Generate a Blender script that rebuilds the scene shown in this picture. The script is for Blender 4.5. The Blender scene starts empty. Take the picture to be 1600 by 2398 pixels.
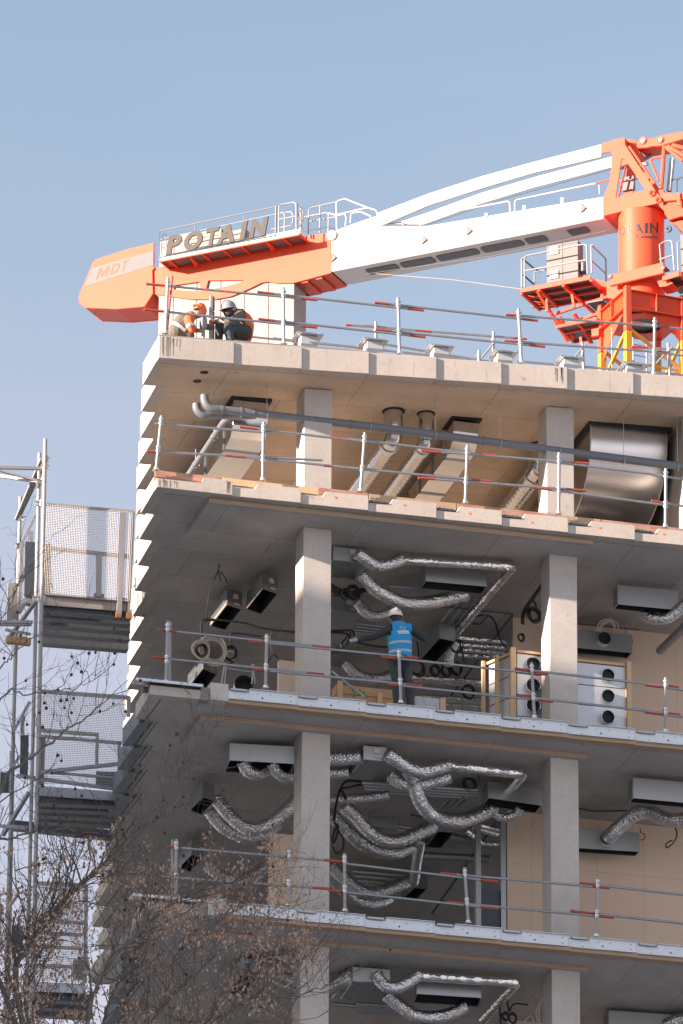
import bpy, bmesh, math, random
from mathutils import Vector, Matrix
V = Vector
R = math.radians
random.seed(7)
sc = bpy.context.scene
col = sc.collection

# ------------------------------------------------------------------ camera
CAM = V((-32.640, -120.385, -47.194))
YAW, PITCH, ROLL, FPX = 0.269982, 0.389618, 0.0051711, 18427.4
fw = V((math.sin(YAW) * math.cos(PITCH), math.cos(YAW) * math.cos(PITCH), math.sin(PITCH)))
r0 = V((math.cos(YAW), -math.sin(YAW), 0))
u0 = r0.cross(fw)
cr = r0 * math.cos(ROLL) + u0 * math.sin(ROLL)
cu = u0 * math.cos(ROLL) - r0 * math.sin(ROLL)
cd = bpy.data.cameras.new('camera')
cam = bpy.data.objects.new('camera', cd)
col.objects.link(cam)
cam.matrix_world = Matrix(((cr.x, cu.x, -fw.x, CAM.x), (cr.y, cu.y, -fw.y, CAM.y), (cr.z, cu.z, -fw.z, CAM.z), (0, 0, 0, 1)))
cd.sensor_fit = 'VERTICAL'
cd.sensor_height = 36.0
cd.lens = FPX / 2398 * 36.0
cd.clip_start = 1.0
cd.clip_end = 6000
sc.camera = cam

# ------------------------------------------------------------------ sky, sun, exposure
SUN_EL, SUN_AZ = R(12.6), R(79.0)          # azimuth measured from the facade's outward normal towards the left
to_sun = V((-math.sin(SUN_AZ) * math.cos(SUN_EL), -math.cos(SUN_AZ) * math.cos(SUN_EL), math.sin(SUN_EL)))
w = bpy.data.worlds.new('World')
sc.world = w
w.use_nodes = True
wn = w.node_tree
sky = wn.nodes.new('ShaderNodeTexSky')
sky.sky_type = 'NISHITA'
sky.sun_disc = False
sky.sun_elevation = SUN_EL
sky.sun_rotation = math.atan2(to_sun.x, to_sun.y)
sky.altitude = 50
sky.air_density = 1.0
sky.dust_density = 3.0
sky.ozone_density = 1.0
bg = wn.nodes['Background']
bg.inputs[1].default_value = 0.10
# the same all-round sky, a little paler, with the pinkish winter haze that thickens towards the horizon
hs = wn.nodes.new('ShaderNodeHueSaturation'); hs.inputs['Saturation'].default_value = 0.86; hs.inputs['Value'].default_value = 0.78
wn.links.new(sky.outputs[0], hs.inputs['Color'])
wtc = wn.nodes.new('ShaderNodeTexCoord'); wsx = wn.nodes.new('ShaderNodeSeparateXYZ')
wn.links.new(wtc.outputs['Generated'], wsx.inputs[0])
wmr = wn.nodes.new('ShaderNodeMapRange'); wmr.interpolation_type = 'SMOOTHSTEP'
wmr.inputs['From Min'].default_value = 0.455; wmr.inputs['From Max'].default_value = 0.31; wmr.inputs['To Min'].default_value = 0.0; wmr.inputs['To Max'].default_value = 0.92
wno = wn.nodes.new('ShaderNodeTexNoise'); wno.inputs['Scale'].default_value = 9.0; wno.inputs['Detail'].default_value = 4
wmp = wn.nodes.new('ShaderNodeMapping'); wmp.inputs['Scale'].default_value = (1, 1, 4); wmp.inputs['Rotation'].default_value = (0.3, 0.2, 0)
wn.links.new(wtc.outputs['Generated'], wmp.inputs[0]); wn.links.new(wmp.outputs[0], wno.inputs['Vector'])
wma = wn.nodes.new('ShaderNodeMath'); wma.operation = 'MULTIPLY_ADD'; wma.inputs[1].default_value = 0.085; 
wad = wn.nodes.new('ShaderNodeMath'); wad.operation = 'SUBTRACT'; wad.inputs[1].default_value = 0.042
wn.links.new(wsx.outputs['Z'], wma.inputs[2]); wn.links.new(wno.outputs['Fac'], wma.inputs[0]); wn.links.new(wma.outputs[0], wad.inputs[0])
wn.links.new(wad.outputs[0], wmr.inputs['Value'])
wmx = wn.nodes.new('ShaderNodeMix'); wmx.data_type = 'RGBA'
wrp = wn.nodes.new('ShaderNodeValToRGB')
wrp.color_ramp.elements[0].position = 0.0; wrp.color_ramp.elements[0].color = (4.2, 3.95, 4.0, 1)  # extra brightness near the horizon, out of frame, added to lift the shade
wrp.color_ramp.elements[1].position = 0.33; wrp.color_ramp.elements[1].color = (1.68, 1.67, 2.0, 1)
wn.links.new(wsx.outputs['Z'], wrp.inputs['Fac']); wn.links.new(wrp.outputs[0], wmx.inputs[7])
wn.links.new(wmr.outputs[0], wmx.inputs[0]); wn.links.new(hs.outputs[0], wmx.inputs[6])
wn.links.new(wmx.outputs[2], bg.inputs[0])
sl = bpy.data.lights.new('sun', 'SUN')
sl.energy = 4.3
sl.angle = R(0.53)
sl.color = (1.0, 0.79, 0.65)
sun = bpy.data.objects.new('sun', sl)
col.objects.link(sun)
sun.rotation_euler = to_sun.to_track_quat('Z', 'Y').to_euler()
sun.location = to_sun * 200
vs = sc.view_settings
vs.view_transform = 'Standard'
vs.look = 'None'
vs.exposure = 1.95
vs.gamma = 1.0
vs.use_curve_mapping = False
sc.cycles.max_bounces = 8
sc.cycles.diffuse_bounces = 5
sc.cycles.sample_clamp_indirect = 6.0
sc.cycles.caustics_reflective = False
sc.cycles.caustics_refractive = False

# ------------------------------------------------------------------ where a ray of the survey photo meets a plane of the site
def ray(x, y):
    return fw + cr * ((x - 800) / FPX) + cu * ((1199 - y) / FPX)
def at(x, y, ax, val):
    d = ray(x, y)
    return CAM + d * ((val - CAM[ax]) / d[ax])
def aX(v, x, y): return at(x, y, 0, v)
def aY(v, x, y): return at(x, y, 1, v)
def aZ(v, x, y): return at(x, y, 2, v)
def aP(p, n, x, y):
    d = ray(x, y)
    return CAM + d * ((p - CAM).dot(n) / d.dot(n))

# ------------------------------------------------------------------ mesh helpers
def frame_of(d, up=V((0, 0, 1))):
    d = d.normalized()
    s = d.cross(up)
    if s.length < 1e-4:
        s = d.cross(V((0, 1, 0)))
    s.normalize()
    return d, s, s.cross(d).normalized()

class MB:
    def __init__(s):
        s.v = []; s.f = []
    def add(s, vs_, fs):
        n = len(s.v)
        s.v += [tuple(p) for p in vs_]
        s.f += [tuple(i + n for i in f) for f in fs]
        return s
    def obox(s, c, ax, ay, az):
        c = V(c); P = []
        for k in (-1, 1):
            for j in (-1, 1):
                for i in (-1, 1):
                    P.append(c + V(ax) * i + V(ay) * j + V(az) * k)
        F = [(0, 2, 3, 1), (4, 5, 7, 6), (0, 1, 5, 4), (2, 6, 7, 3), (0, 4, 6, 2), (1, 3, 7, 5)]
        if V(ax).cross(V(ay)).dot(V(az)) < 0:
            F = [tuple(reversed(q)) for q in F]
        return s.add(P, F)
    def box(s, a, b):
        a = V(a); b = V(b); c = (a + b) / 2; h = (b - a) / 2
        return s.obox(c, (abs(h.x), 0, 0), (0, abs(h.y), 0), (0, 0, abs(h.z)))
    def bar(s, p, q, w_, h_, up=(0, 0, 1)):
        p = V(p); q = V(q)
        d, sd, u = frame_of(q - p, V(up))
        return s.obox((p + q) / 2, (q - p) / 2, sd * (w_ / 2), u * (h_ / 2))
    def prism(s, poly, d):
        poly = [V(p) for p in poly]; d = V(d); n = len(poly)
        nrm = V((0, 0, 0))
        for i in range(n):
            nrm += poly[i].cross(poly[(i + 1) % n])
        if nrm.dot(d) > 0:
            poly.reverse()
        P = poly + [p + d for p in poly]
        F = [tuple(range(n)), tuple(range(2 * n - 1, n - 1, -1))]
        for i in range(n):
            j = (i + 1) % n
            F.append((j, i, i + n, j + n))
        return s.add(P, F)
    def tube(s, pts, rad, n=8, cap=True, sq=1.0, up=None):
        pts = [V(p) for p in pts]; m = len(pts)
        if m < 2: return s
        rs = rad if isinstance(rad, (list, tuple)) else [rad] * m
        t = [(pts[min(i + 1, m - 1)] - pts[max(i - 1, 0)]).normalized() for i in range(m)]
        d, a, b = frame_of(t[0], V(up) if up else V((0, 0, 1)))
        P = []
        for i in range(m):
            a = (a - t[i] * a.dot(t[i]))
            if a.length < 1e-6:
                a = frame_of(t[i])[1]
            a.normalize(); b = t[i].cross(a)
            for k in range(n):
                th = 2 * math.pi * k / n
                P.append(pts[i] + a * (rs[i] * math.cos(th)) + b * (rs[i] * sq * math.sin(th)))
        F = []
        for i in range(m - 1):
            for k in range(n):
                k2 = (k + 1) % n
                F.append((i * n + k, i * n + k2, (i + 1) * n + k2, (i + 1) * n + k))
        if cap:
            F.append(tuple(reversed(range(n)))); F.append(tuple((m - 1) * n + k for k in range(n)))
        return s.add(P, F)
    def cyl(s, p, q, r1, r2=None, n=16, cap=True):
        return s.tube([p, q], [r1, r1 if r2 is None else r2], n, cap)
    def ball(s, c, r, nu=8, nv=6, sx=1, sy=1, sz=1):
        c = V(c); P = [c + V((0, 0, r * sz))]; F = []
        for i in range(1, nv):
            a = math.pi * i / nv
            for k in range(nu):
                b = 2 * math.pi * k / nu
                P.append(c + V((r * sx * math.sin(a) * math.cos(b), r * sy * math.sin(a) * math.sin(b), r * sz * math.cos(a))))
        P.append(c - V((0, 0, r * sz)))
        for k in range(nu):
            F.append((0, 1 + k, 1 + (k + 1) % nu))
        for i in range(nv - 2):
            for k in range(nu):
                a0 = 1 + i * nu
                F.append((a0 + k, a0 + nu + k, a0 + nu + (k + 1) % nu, a0 + (k + 1) % nu))
        e = len(P) - 1; a0 = 1 + (nv - 2) * nu
        for k in range(nu):
            F.append((a0 + k, e, a0 + (k + 1) % nu))
        return s.add(P, F)
    def torus(s, c, nrm, R_, r_, n=24, m=6, wob=0.0, ell=1.0):
        d, a, b = frame_of(V(nrm)); c = V(c)
        pts = []
        for i in range(n):
            th = 2 * math.pi * i / n
            k = R_ * (1 + wob * math.sin(3 * th + 1) * 0.5)
            pts.append(c + a * (k * math.cos(th)) + b * (k * ell * math.sin(th)))
        return s.tube(pts + [pts[0], pts[1]], r_, m, False)
    def build(s, name, mt, parent=None, smooth=False, bevel=0.0, seg=1, ang=35):
        me = bpy.data.meshes.new(name)
        off = V((0, 0, 0))
        if parent is not None:
            off = parent_world(parent)
        me.from_pydata([tuple(V(p) - off) for p in s.v], [], s.f)
        me.materials.append(M[mt] if isinstance(mt, str) else mt)
        me.update()
        if smooth:
            me.shade_smooth()
            me.set_sharp_from_angle(angle=R(ang))
        o = bpy.data.objects.new(name, me)
        col.objects.link(o)
        if parent is not None:
            o.parent = parent
        if bevel:
            b = o.modifiers.new('bevel', 'BEVEL'); b.width = bevel; b.segments = seg; b.limit_method = 'ANGLE'; b.angle_limit = R(40)
        return o

def parent_world(p):
    l = V((0, 0, 0))
    while p is not None:
        l += V(p.location); p = p.parent
    return l
def tag(o, label, cat, group=None):
    o['label'] = label; o['category'] = cat
    if group: o['group'] = group
    return o
def thing(name, label, cat, loc=(0, 0, 0), group=None):
    o = bpy.data.objects.new(name, None)
    o.empty_display_size = 0.2
    col.objects.link(o)
    o.location = loc
    return tag(o, label, cat, group)
def structure(o):
    o['kind'] = 'structure'; return o
def spline(pts, n=8):
    """Catmull-Rom through the points"""
    pts = [V(p) for p in pts]
    P = [pts[0] * 2 - pts[1]] + pts + [pts[-1] * 2 - pts[-2]]
    out = []
    for i in range(1, len(P) - 2):
        a, b, c, d = P[i - 1], P[i], P[i + 1], P[i + 2]
        for k in range(n):
            t = k / n
            out.append(0.5 * ((2 * b) + (c - a) * t + (2 * a - 5 * b + 4 * c - d) * t * t + (3 * b - a - 3 * c + d) * t ** 3))
    out.append(pts[-1])
    return out

# ------------------------------------------------------------------ materials (all node based)
M = {}
def mat(name, c, rough=0.6, metal=0.0, c2=None, scale=6.0, amt=0.5, bump=0.0, bscale=40.0, rvar=0.0, spec=None, coat=0.0, stretch=(1, 1, 1), trans=0.0, emit=None):
    m = bpy.data.materials.new(name); m.use_nodes = True
    nt = m.node_tree; N = nt.nodes; L = nt.links
    b = N['Principled BSDF']
    b.inputs['Base Color'].default_value = (*c, 1)
    b.inputs['Roughness'].default_value = rough
    b.inputs['Metallic'].default_value = metal
    if spec is not None: b.inputs['Specular IOR Level'].default_value = spec
    if coat: b.inputs['Coat Weight'].default_value = coat; b.inputs['Coat Roughness'].default_value = 0.11
    tc = N.new('ShaderNodeTexCoord'); mp = N.new('ShaderNodeMapping')
    mp.inputs['Scale'].default_value = stretch
    gm = N.new('ShaderNodeNewGeometry')
    L.new(gm.outputs['Position'], mp.inputs['Vector'])
    if c2 is not None:
        n1 = N.new('ShaderNodeTexNoise'); n1.inputs['Scale'].default_value = scale; n1.inputs['Detail'].default_value = 7; n1.inputs['Roughness'].default_value = 0.65
        L.new(mp.outputs[0], n1.inputs['Vector'])
        rp = N.new('ShaderNodeValToRGB')
        rp.color_ramp.elements[0].position = 0.5 - amt / 2; rp.color_ramp.elements[0].color = (*c2, 1)
        rp.color_ramp.elements[1].position = 0.5 + amt / 2; rp.color_ramp.elements[1].color = (*c, 1)
        L.new(n1.outputs['Fac'], rp.inputs['Fac'])
        L.new(rp.outputs['Color'], b.inputs['Base Color'])
        if rvar:
            ma = N.new('ShaderNodeMath'); ma.operation = 'MULTIPLY_ADD'; ma.inputs[1].default_value = rvar; ma.inputs[2].default_value = rough - rvar / 2
            L.new(n1.outputs['Fac'], ma.inputs[0]); L.new(ma.outputs[0], b.inputs['Roughness'])
    if bump:
        n2 = N.new('ShaderNodeTexNoise'); n2.inputs['Scale'].default_value = bscale; n2.inputs['Detail'].default_value = 5
        L.new(mp.outputs[0], n2.inputs['Vector'])
        bp = N.new('ShaderNodeBump'); bp.inputs['Strength'].default_value = bump; bp.inputs['Distance'].default_value = 0.02
        L.new(n2.outputs['Fac'], bp.inputs['Height']); L.new(bp.outputs[0], b.inputs['Normal'])
    if emit:
        b.inputs['Emission Color'].default_value = (*emit[0], 1); b.inputs['Emission Strength'].default_value = emit[1]
    M[name] = m
    return m

def concrete(name, c, dark, joints=None, streak=0.0, jcol=0.45, bump=0.25):
    """cast concrete: cloudy tone, pores, formwork joints, drips"""
    m = bpy.data.materials.new(name); m.use_nodes = True
    nt = m.node_tree; N = nt.nodes; L = nt.links
    b = N['Principled BSDF']; b.inputs['Roughness'].default_value = 0.85; b.inputs['Specular IOR Level'].default_value = 0.25
    g = N.new('ShaderNodeNewGeometry')
    def noise(sc_, det=6, vec=None, rough=0.6):
        n = N.new('ShaderNodeTexNoise'); n.inputs['Scale'].default_value = sc_; n.inputs['Detail'].default_value = det; n.inputs['Roughness'].default_value = rough
        L.new(vec if vec else g.outputs['Position'], n.inputs['Vector']); return n
    def ramp(src, p0, p1, c0, c1):
        r = N.new('ShaderNodeValToRGB'); e = r.color_ramp.elements
        e[0].position = p0; e[1].position = p1; e[0].color = (*c0, 1); e[1].color = (*c1, 1)
        L.new(src, r.inputs['Fac']); return r
    def mul(a, bb, f=1.0):
        x = N.new('ShaderNodeMix'); x.data_type = 'RGBA'; x.blend_type = 'MULTIPLY'; x.inputs[0].default_value = f
        L.new(a, x.inputs[6]); L.new(bb, x.inputs[7]); return x.outputs[2]
    big = ramp(noise(1.3, 7, rough=0.68).outputs['Fac'], 0.36, 0.62, dark, c)
    fine = ramp(noise(14, 8).outputs['Fac'], 0.3, 0.6, (0.91, 0.90, 0.89), (1, 1, 1))
    out = mul(big.outputs[0], fine.outputs[0])
    pore = ramp(noise(55, 2).outputs['Fac'], 0.24, 0.29, (0.7, 0.68, 0.65), (1, 1, 1))
    out = mul(out, pore.outputs[0])
    spots = ramp(noise(3.3, 3, rough=0.8).outputs['Fac'], 0.24, 0.33, (0.66, 0.6, 0.54), (1, 1, 1))
    out = mul(out, spots.outputs[0])
    if streak:
        mp = N.new('ShaderNodeMapping'); mp.inputs['Scale'].default_value = (9, 9, 0.5)
        L.new(g.outputs['Position'], mp.inputs['Vector'])
        st = ramp(noise(1.0, 4, mp.outputs[0], 0.7).outputs['Fac'], 0.27, 0.4, (1 - streak, 1 - streak * 1.05, 1 - streak * 1.1), (1, 1, 1))
        out = mul(out, st.outputs[0])
    hgt = noise(30, 6).outputs['Fac']
    if joints:
        bw, bh, ox, oy = joints
        mp = N.new('ShaderNodeMapping'); mp.inputs['Location'].default_value = (ox, oy, 0)
        L.new(g.outputs['Position'], mp.inputs['Vector'])
        br = N.new('ShaderNodeTexBrick')
        br.inputs['Scale'].default_value = 1.0; br.inputs['Mortar Size'].default_value = 0.006; br.inputs['Mortar Smooth'].default_value = 0.3
        br.inputs['Brick Width'].default_value = bw; br.inputs['Row Height'].default_value = bh; br.offset = 0.5
        br.inputs['Color1'].default_value = (1, 1, 1, 1); br.inputs['Color2'].default_value = (0.9, 0.89, 0.88, 1); br.inputs['Mortar'].default_value = (jcol, jcol * 0.95, jcol * 0.9, 1)
        L.new(mp.outputs[0], br.inputs['Vector'])
        out = mul(out, br.outputs['Color'])
    L.new(out, b.inputs['Base Color'])
    bp = N.new('ShaderNodeBump'); bp.inputs['Strength'].default_value = bump; bp.inputs['Distance'].default_value = 0.01
    L.new(hgt, bp.inputs['Height']); L.new(bp.outputs[0], b.inputs['Normal'])
    M[name] = m

concrete('concrete_soffit', (0.50, 0.475, 0.45), (0.42, 0.40, 0.38), joints=(2.41, 1.19, 0.265, 0.55))
concrete('concrete_roof_soffit', (0.62, 0.50, 0.395), (0.54, 0.43, 0.335), joints=(2.41, 1.19, 0.265, 0.55))  # formwork stain and bounced sunlight both put into this warmer tone
concrete('concrete_edge', (0.52, 0.475, 0.43), (0.46, 0.42, 0.38), streak=0.42)
concrete('concrete_column', (0.55, 0.52, 0.49), (0.48, 0.455, 0.43), streak=0.12)
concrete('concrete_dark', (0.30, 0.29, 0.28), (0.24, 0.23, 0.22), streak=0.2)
concrete('concrete_block', (0.36, 0.325, 0.295), (0.32, 0.29, 0.265), streak=0.05)

def foil(name, c, rough, crumple, bsc, rings=0.0):
    m = bpy.data.materials.new(name); m.use_nodes = True
    nt = m.node_tree; N = nt.nodes; L = nt.links
    b = N['Principled BSDF']; b.inputs['Base Color'].default_value = (*c, 1); b.inputs['Metallic'].default_value = 1.0; b.inputs['Roughness'].default_value = rough
    g = N.new('ShaderNodeNewGeometry')
    v = N.new('ShaderNodeTexVoronoi'); v.inputs['Scale'].default_value = bsc; v.feature = 'F1'
    n = N.new('ShaderNodeTexNoise'); n.inputs['Scale'].default_value = bsc * 0.7; n.inputs['Detail'].default_value = 4
    L.new(g.outputs['Position'], v.inputs['Vector']); L.new(g.outputs['Position'], n.inputs['Vector'])
    ad = N.new('ShaderNodeMath'); ad.operation = 'ADD'
    L.new(v.outputs['Distance'], ad.inputs[0]); L.new(n.outputs['Fac'], ad.inputs[1])
    bp = N.new('ShaderNodeBump'); bp.inputs['Strength'].default_value = crumple; bp.inputs['Distance'].default_value = 0.03
    L.new(ad.outputs[0], bp.inputs['Height']); L.new(bp.outputs[0], b.inputs['Normal'])
    M[name] = m
foil('foil_flex', (0.68, 0.69, 0.71), 0.28, 0.5, 32)
foil('foil_pipe', (0.80, 0.79, 0.78), 0.25, 0.5, 14)
foil('sheet_metal', (0.58, 0.59, 0.61), 0.17, 0.10, 2.2)
foil('sheet_grey', (0.42, 0.45, 0.47), 0.42, 0.03, 3)
foil('galvanised', (0.62, 0.66, 0.70), 0.45, 0.12, 30)
foil('spiral_metal', (0.56, 0.57, 0.58), 0.18, 0.08, 5)

mat('plate_blue', (0.74, 0.80, 0.86), 0.5, 0.05, c2=(0.66, 0.72, 0.78), scale=5, amt=0.7, bump=0.05)
mat('tube_steel', (0.36, 0.385, 0.42), 0.45, 0.6, c2=(0.26, 0.28, 0.30), scale=12, amt=0.5, bump=0.06)
mat('tube_red', (0.46, 0.075, 0.05), 0.55, 0.0, c2=(0.33, 0.07, 0.05), scale=25, amt=0.4)
mat('tube_pale', (0.34, 0.345, 0.355), 0.5, 0.3, c2=(0.27, 0.275, 0.285), scale=14, amt=0.5, bump=0.05)
mat('pvc_grey', (0.16, 0.18, 0.21), 0.45, 0.0, c2=(0.14, 0.158, 0.185), scale=9, amt=0.6)
mat('clamp_steel', (0.62, 0.62, 0.62), 0.35, 0.9)
mat('timber', (0.55, 0.36, 0.20), 0.75, 0.0, c2=(0.42, 0.26, 0.14), scale=7, amt=0.5, stretch=(0.4, 4, 6), bump=0.15)
mat('timber_pale', (0.66, 0.48, 0.29), 0.75, 0.0, c2=(0.54, 0.37, 0.21), scale=6, amt=0.5, stretch=(5, 5, 0.5), bump=0.1)
mat('timber_strip', (0.48, 0.35, 0.24), 0.85, 0.0, c2=(0.36, 0.26, 0.17), scale=5, amt=0.6, stretch=(0.6, 6, 6), bump=0.15)
mat('timber_red', (0.36, 0.155, 0.115), 0.8, 0.0, c2=(0.46, 0.30, 0.225), scale=2.2, amt=0.25, stretch=(1, 3, 4), bump=0.15)
mat('plasterboard', (0.68, 0.54, 0.425), 0.9, 0.0, c2=(0.64, 0.505, 0.395), scale=2.0, amt=0.7)
mat('black_cable', (0.018, 0.019, 0.022), 0.45)
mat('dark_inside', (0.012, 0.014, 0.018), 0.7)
mat('white_cable', (0.55, 0.50, 0.42), 0.5)
mat('orange_paint', (0.76, 0.105, 0.05), 0.5, 0.0, c2=(0.70, 0.092, 0.043), scale=1.3, amt=0.6, spec=0.26)
mat('red_paint', (0.66, 0.07, 0.022), 0.42, 0.0, c2=(0.58, 0.06, 0.02), scale=2, amt=0.6, spec=0.3)
mat('yellow_paint', (0.80, 0.33, 0.02), 0.45, 0.0, c2=(0.72, 0.28, 0.02), scale=3, amt=0.6)
mat('white_paint', (0.62, 0.60, 0.58), 0.55, 0.0, c2=(0.57, 0.55, 0.53), scale=1.5, amt=0.6)
mat('grey_letter', (0.085, 0.08, 0.078), 0.7, spec=0.2)
mat('grey_band', (0.19, 0.19, 0.20), 0.7, c2=(0.17, 0.17, 0.18), scale=4, amt=0.5, spec=0.2)
mat('dark_letter', (0.05, 0.055, 0.06), 0.5)
mat('cabinet_grey', (0.20, 0.185, 0.185), 0.6, spec=0.2)
mat('grating', (0.16, 0.17, 0.18), 0.6, 0.4, c2=(0.08, 0.085, 0.09), scale=60, amt=0.2)
mat('dark_steel', (0.09, 0.11, 0.13), 0.5, 0.3, c2=(0.06, 0.075, 0.09), scale=6, amt=0.6)
mat('bark', (0.21, 0.19, 0.16), 0.9, 0.0, c2=(0.10, 0.085, 0.07), scale=14, amt=0.35, bump=0.4)
mat('twig', (0.15, 0.125, 0.11), 0.85, 0.0, c2=(0.10, 0.08, 0.07), scale=20, amt=0.4)
mat('dry_leaf', (0.56, 0.41, 0.31), 0.8, 0.0, c2=(0.33, 0.21, 0.15), scale=9, amt=0.5)
mat('seed_ball', (0.11, 0.06, 0.045), 0.95, 0.0, c2=(0.06, 0.035, 0.03), scale=90, amt=0.4)
mat('pale_ground', (0.48, 0.49, 0.51), 0.9, c2=(0.42, 0.43, 0.45), scale=1.5)  # unseen ground, paled and cooled to bounce light into the shaded storeys
mat('render_wall', (0.42, 0.38, 0.33), 0.85, c2=(0.36, 0.33, 0.29), scale=0.4)

mat('bounce_pale', (0.66, 0.60, 0.53), 0.9, 0.0, c2=(0.58, 0.53, 0.47), scale=2, amt=0.6)
mat('angle_blue', (0.17, 0.21, 0.235), 0.6, 0.1, c2=(0.13, 0.16, 0.18), scale=5, amt=0.6)

mat('rail_backlit', (0.20, 0.20, 0.205), 0.55, 0.2)  # sign frame rails darkened as if backlit, shade put into the colour

foil('sheet_satin', (0.64, 0.64, 0.65), 0.27, 0.10, 1.6)
mat('spray_orange', (0.80, 0.22, 0.05), 0.8)
mat('stain', (0.20, 0.165, 0.14), 0.9)

mat('rim_tan', (0.26, 0.205, 0.165), 0.7)
mat('stub_steel', (0.47, 0.50, 0.535), 0.5, 0.1, c2=(0.41, 0.44, 0.47), scale=6, amt=0.6)
# ================================================================== setting
GZ = -48.8
g = MB(); g.add([(-3000, -3000, GZ), (3000, -3000, GZ), (3000, 3000, GZ), (-3000, 3000, GZ)], [(0, 1, 2, 3)])
structure(g.build('ground', 'pale_ground'))

# the tall block across the street, out of frame on the sun side: its shadow covers the lower storeys
def zroof(x): return 6.34 + 0.0408 * x
NBX = -52.0
nb_top = 2.70 + (0 - NBX) * math.tan(SUN_EL) / math.sin(SUN_AZ)
nb = thing('neighbouring_block', 'tall plain rendered block across the street on the sunny side', 'building', (NBX - 10, -30, GZ))
MB().box((NBX - 22, -75, GZ), (NBX, 45, nb_top)).build('wall', 'render_wall', nb)
pb = MB()
for k in range(14):
    for j in range(16):
        y = -71 + k * 8.2; z = GZ + 3 + j * 3.6
        if z + 2 < nb_top - 1: pb.box((NBX, y, z), (NBX + 0.03, y + 3.0, z + 1.9))
pb.build('window_panes', 'dark_steel', nb)['kind'] = 'stuff'

# ================================================================== the concrete building
bld = thing('concrete_building', 'raw concrete office block under construction with open storeys', 'building', (2, 4, GZ))
XB = [-2.8, -1.47, -0.265, 0.93, 2.14, 3.31, 4.5, 5.7, 6.9, 8.1, 9.3]
YT = [-0.8, 0.41] + [0.41 + 1.17 * k for k in range(1, 11)]
STP = 0.272
def x_t(k): return -2.8 + STP * k
EDG = 0.22
def tooth_poly_inner():
    """slab body behind the edge pieces, in plan"""
    P = [(XB[0] + EDG, -0.8 + EDG), (9.3, -0.8 + EDG), (9.3, 14.0), (x_t(10) + EDG + 0.3, 14.0), (x_t(10) + EDG + 0.3, YT[11])]
    for k in range(10, 0, -1):
        P += [(x_t(k) + EDG, YT[k + 1]), (x_t(k) + EDG, YT[k])]
    P += [(x_t(0) + EDG, YT[1])]
    return P
def slab(name, zb, th, tilt=0.0, dx=0.0, m='concrete_soffit'):
    mb = MB()
    P = tooth_poly_inner()
    n = len(P)
    lo = [(x + dx, y, zb + tilt * x) for x, y in P]; hi = [(x + dx, y, zb + th + tilt * x) for x, y in P]
    mb.add(lo + hi, [tuple(reversed(range(n))), tuple(range(n, 2 * n))] + [(i, (i + 1) % n, n + (i + 1) % n, n + i) for i in range(n)])
    return mb.build(name, m, bld)
def edge_front(par, zb, th, tilt=0.0, first=0, notch=False, dx=0.0, step=0.034):
    for i in range(first, len(XB) - 1):
        x0, x1 = XB[i] + dx, XB[i + 1] + dx
        y0, y1 = (-0.80 + step, -0.80) if i else (-0.80, -0.80)
        x0 += 0.003; yb = -0.8 + EDG - 0.003
        mb = MB()
        def pt(t, z): return V((x0 + (x1 - x0) * t, y0 + (y1 - y0) * t, zb + tilt * (x0 + (x1 - x0) * t) + z))
        if notch:
            a = random.uniform(0.30, 0.33)
            lowh = th * 0.60
            if i == 0: prof = [(0, 0), (1, 0), (1, th), (0.62, th), (0.57, lowh), (0, lowh)]
            else: prof = [(0, 0), (1, 0), (1, th), (a + 0.05, th), (a, lowh), (0, lowh)]
        else:
            prof = [(0, 0), (1, 0), (1, th), (0, th)]
        poly = [pt(t, z) for t, z in prof]
        # extrude straight back to the slab body
        n = len(poly)
        back = [V((p.x, yb, p.z)) for p in poly]
        mb.add(poly + back, [tuple(range(n)), tuple(range(2 * n - 1, n - 1, -1))] + [((j + 1) % n, j, n + j, n + (j + 1) % n) for j in range(n)])
        mb.build('edge_panel', 'concrete_edge', par, bevel=0.006)
def edge_left(par, zb, th, tilt=0.0, dx=0.0, upto=10, m='concrete_edge'):
    for k in range(0, upto):
        jt = random.uniform(-0.014, 0.014) if k else 0.0
        xa, xb = x_t(k) + dx + jt, x_t(k) + random.uniform(0.02, 0.045) + dx + jt
        ya, yb = YT[k], YT[k + 1]
        if k == 0: ya = -0.8 + EDG
        xi = x_t(k) + EDG - 0.001 + (dx + 0.03 if dx else 0.0) - (0.03 if dx else 0.0)
        cz = zb + tilt * xa
        mb = MB()
        cut = 0.10 if k else 0.0
        poly = [V((xa, ya, cz)), V((xb, yb, cz)), V((xi, yb, cz)), V((xi, ya, cz))]
        mb.prism(poly, (0, 0, th - (random.uniform(0, 0.02) if k else 0)))
        mb.build('edge_panel', m, par, bevel=0.004)

ZS2, ZS3, ZS4, ZS5 = 3.84, 0.08, -3.75, -7.58      # soffits
TH2, TH3 = 0.27, 0.26
F2, F3, F4 = ZS2 + TH2, ZS3 + TH3, ZS4 + TH3       # floor levels
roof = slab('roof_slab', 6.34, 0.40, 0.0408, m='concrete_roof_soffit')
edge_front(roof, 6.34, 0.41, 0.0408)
edge_left(roof, 6.34, 0.41, 0.0408)
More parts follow.
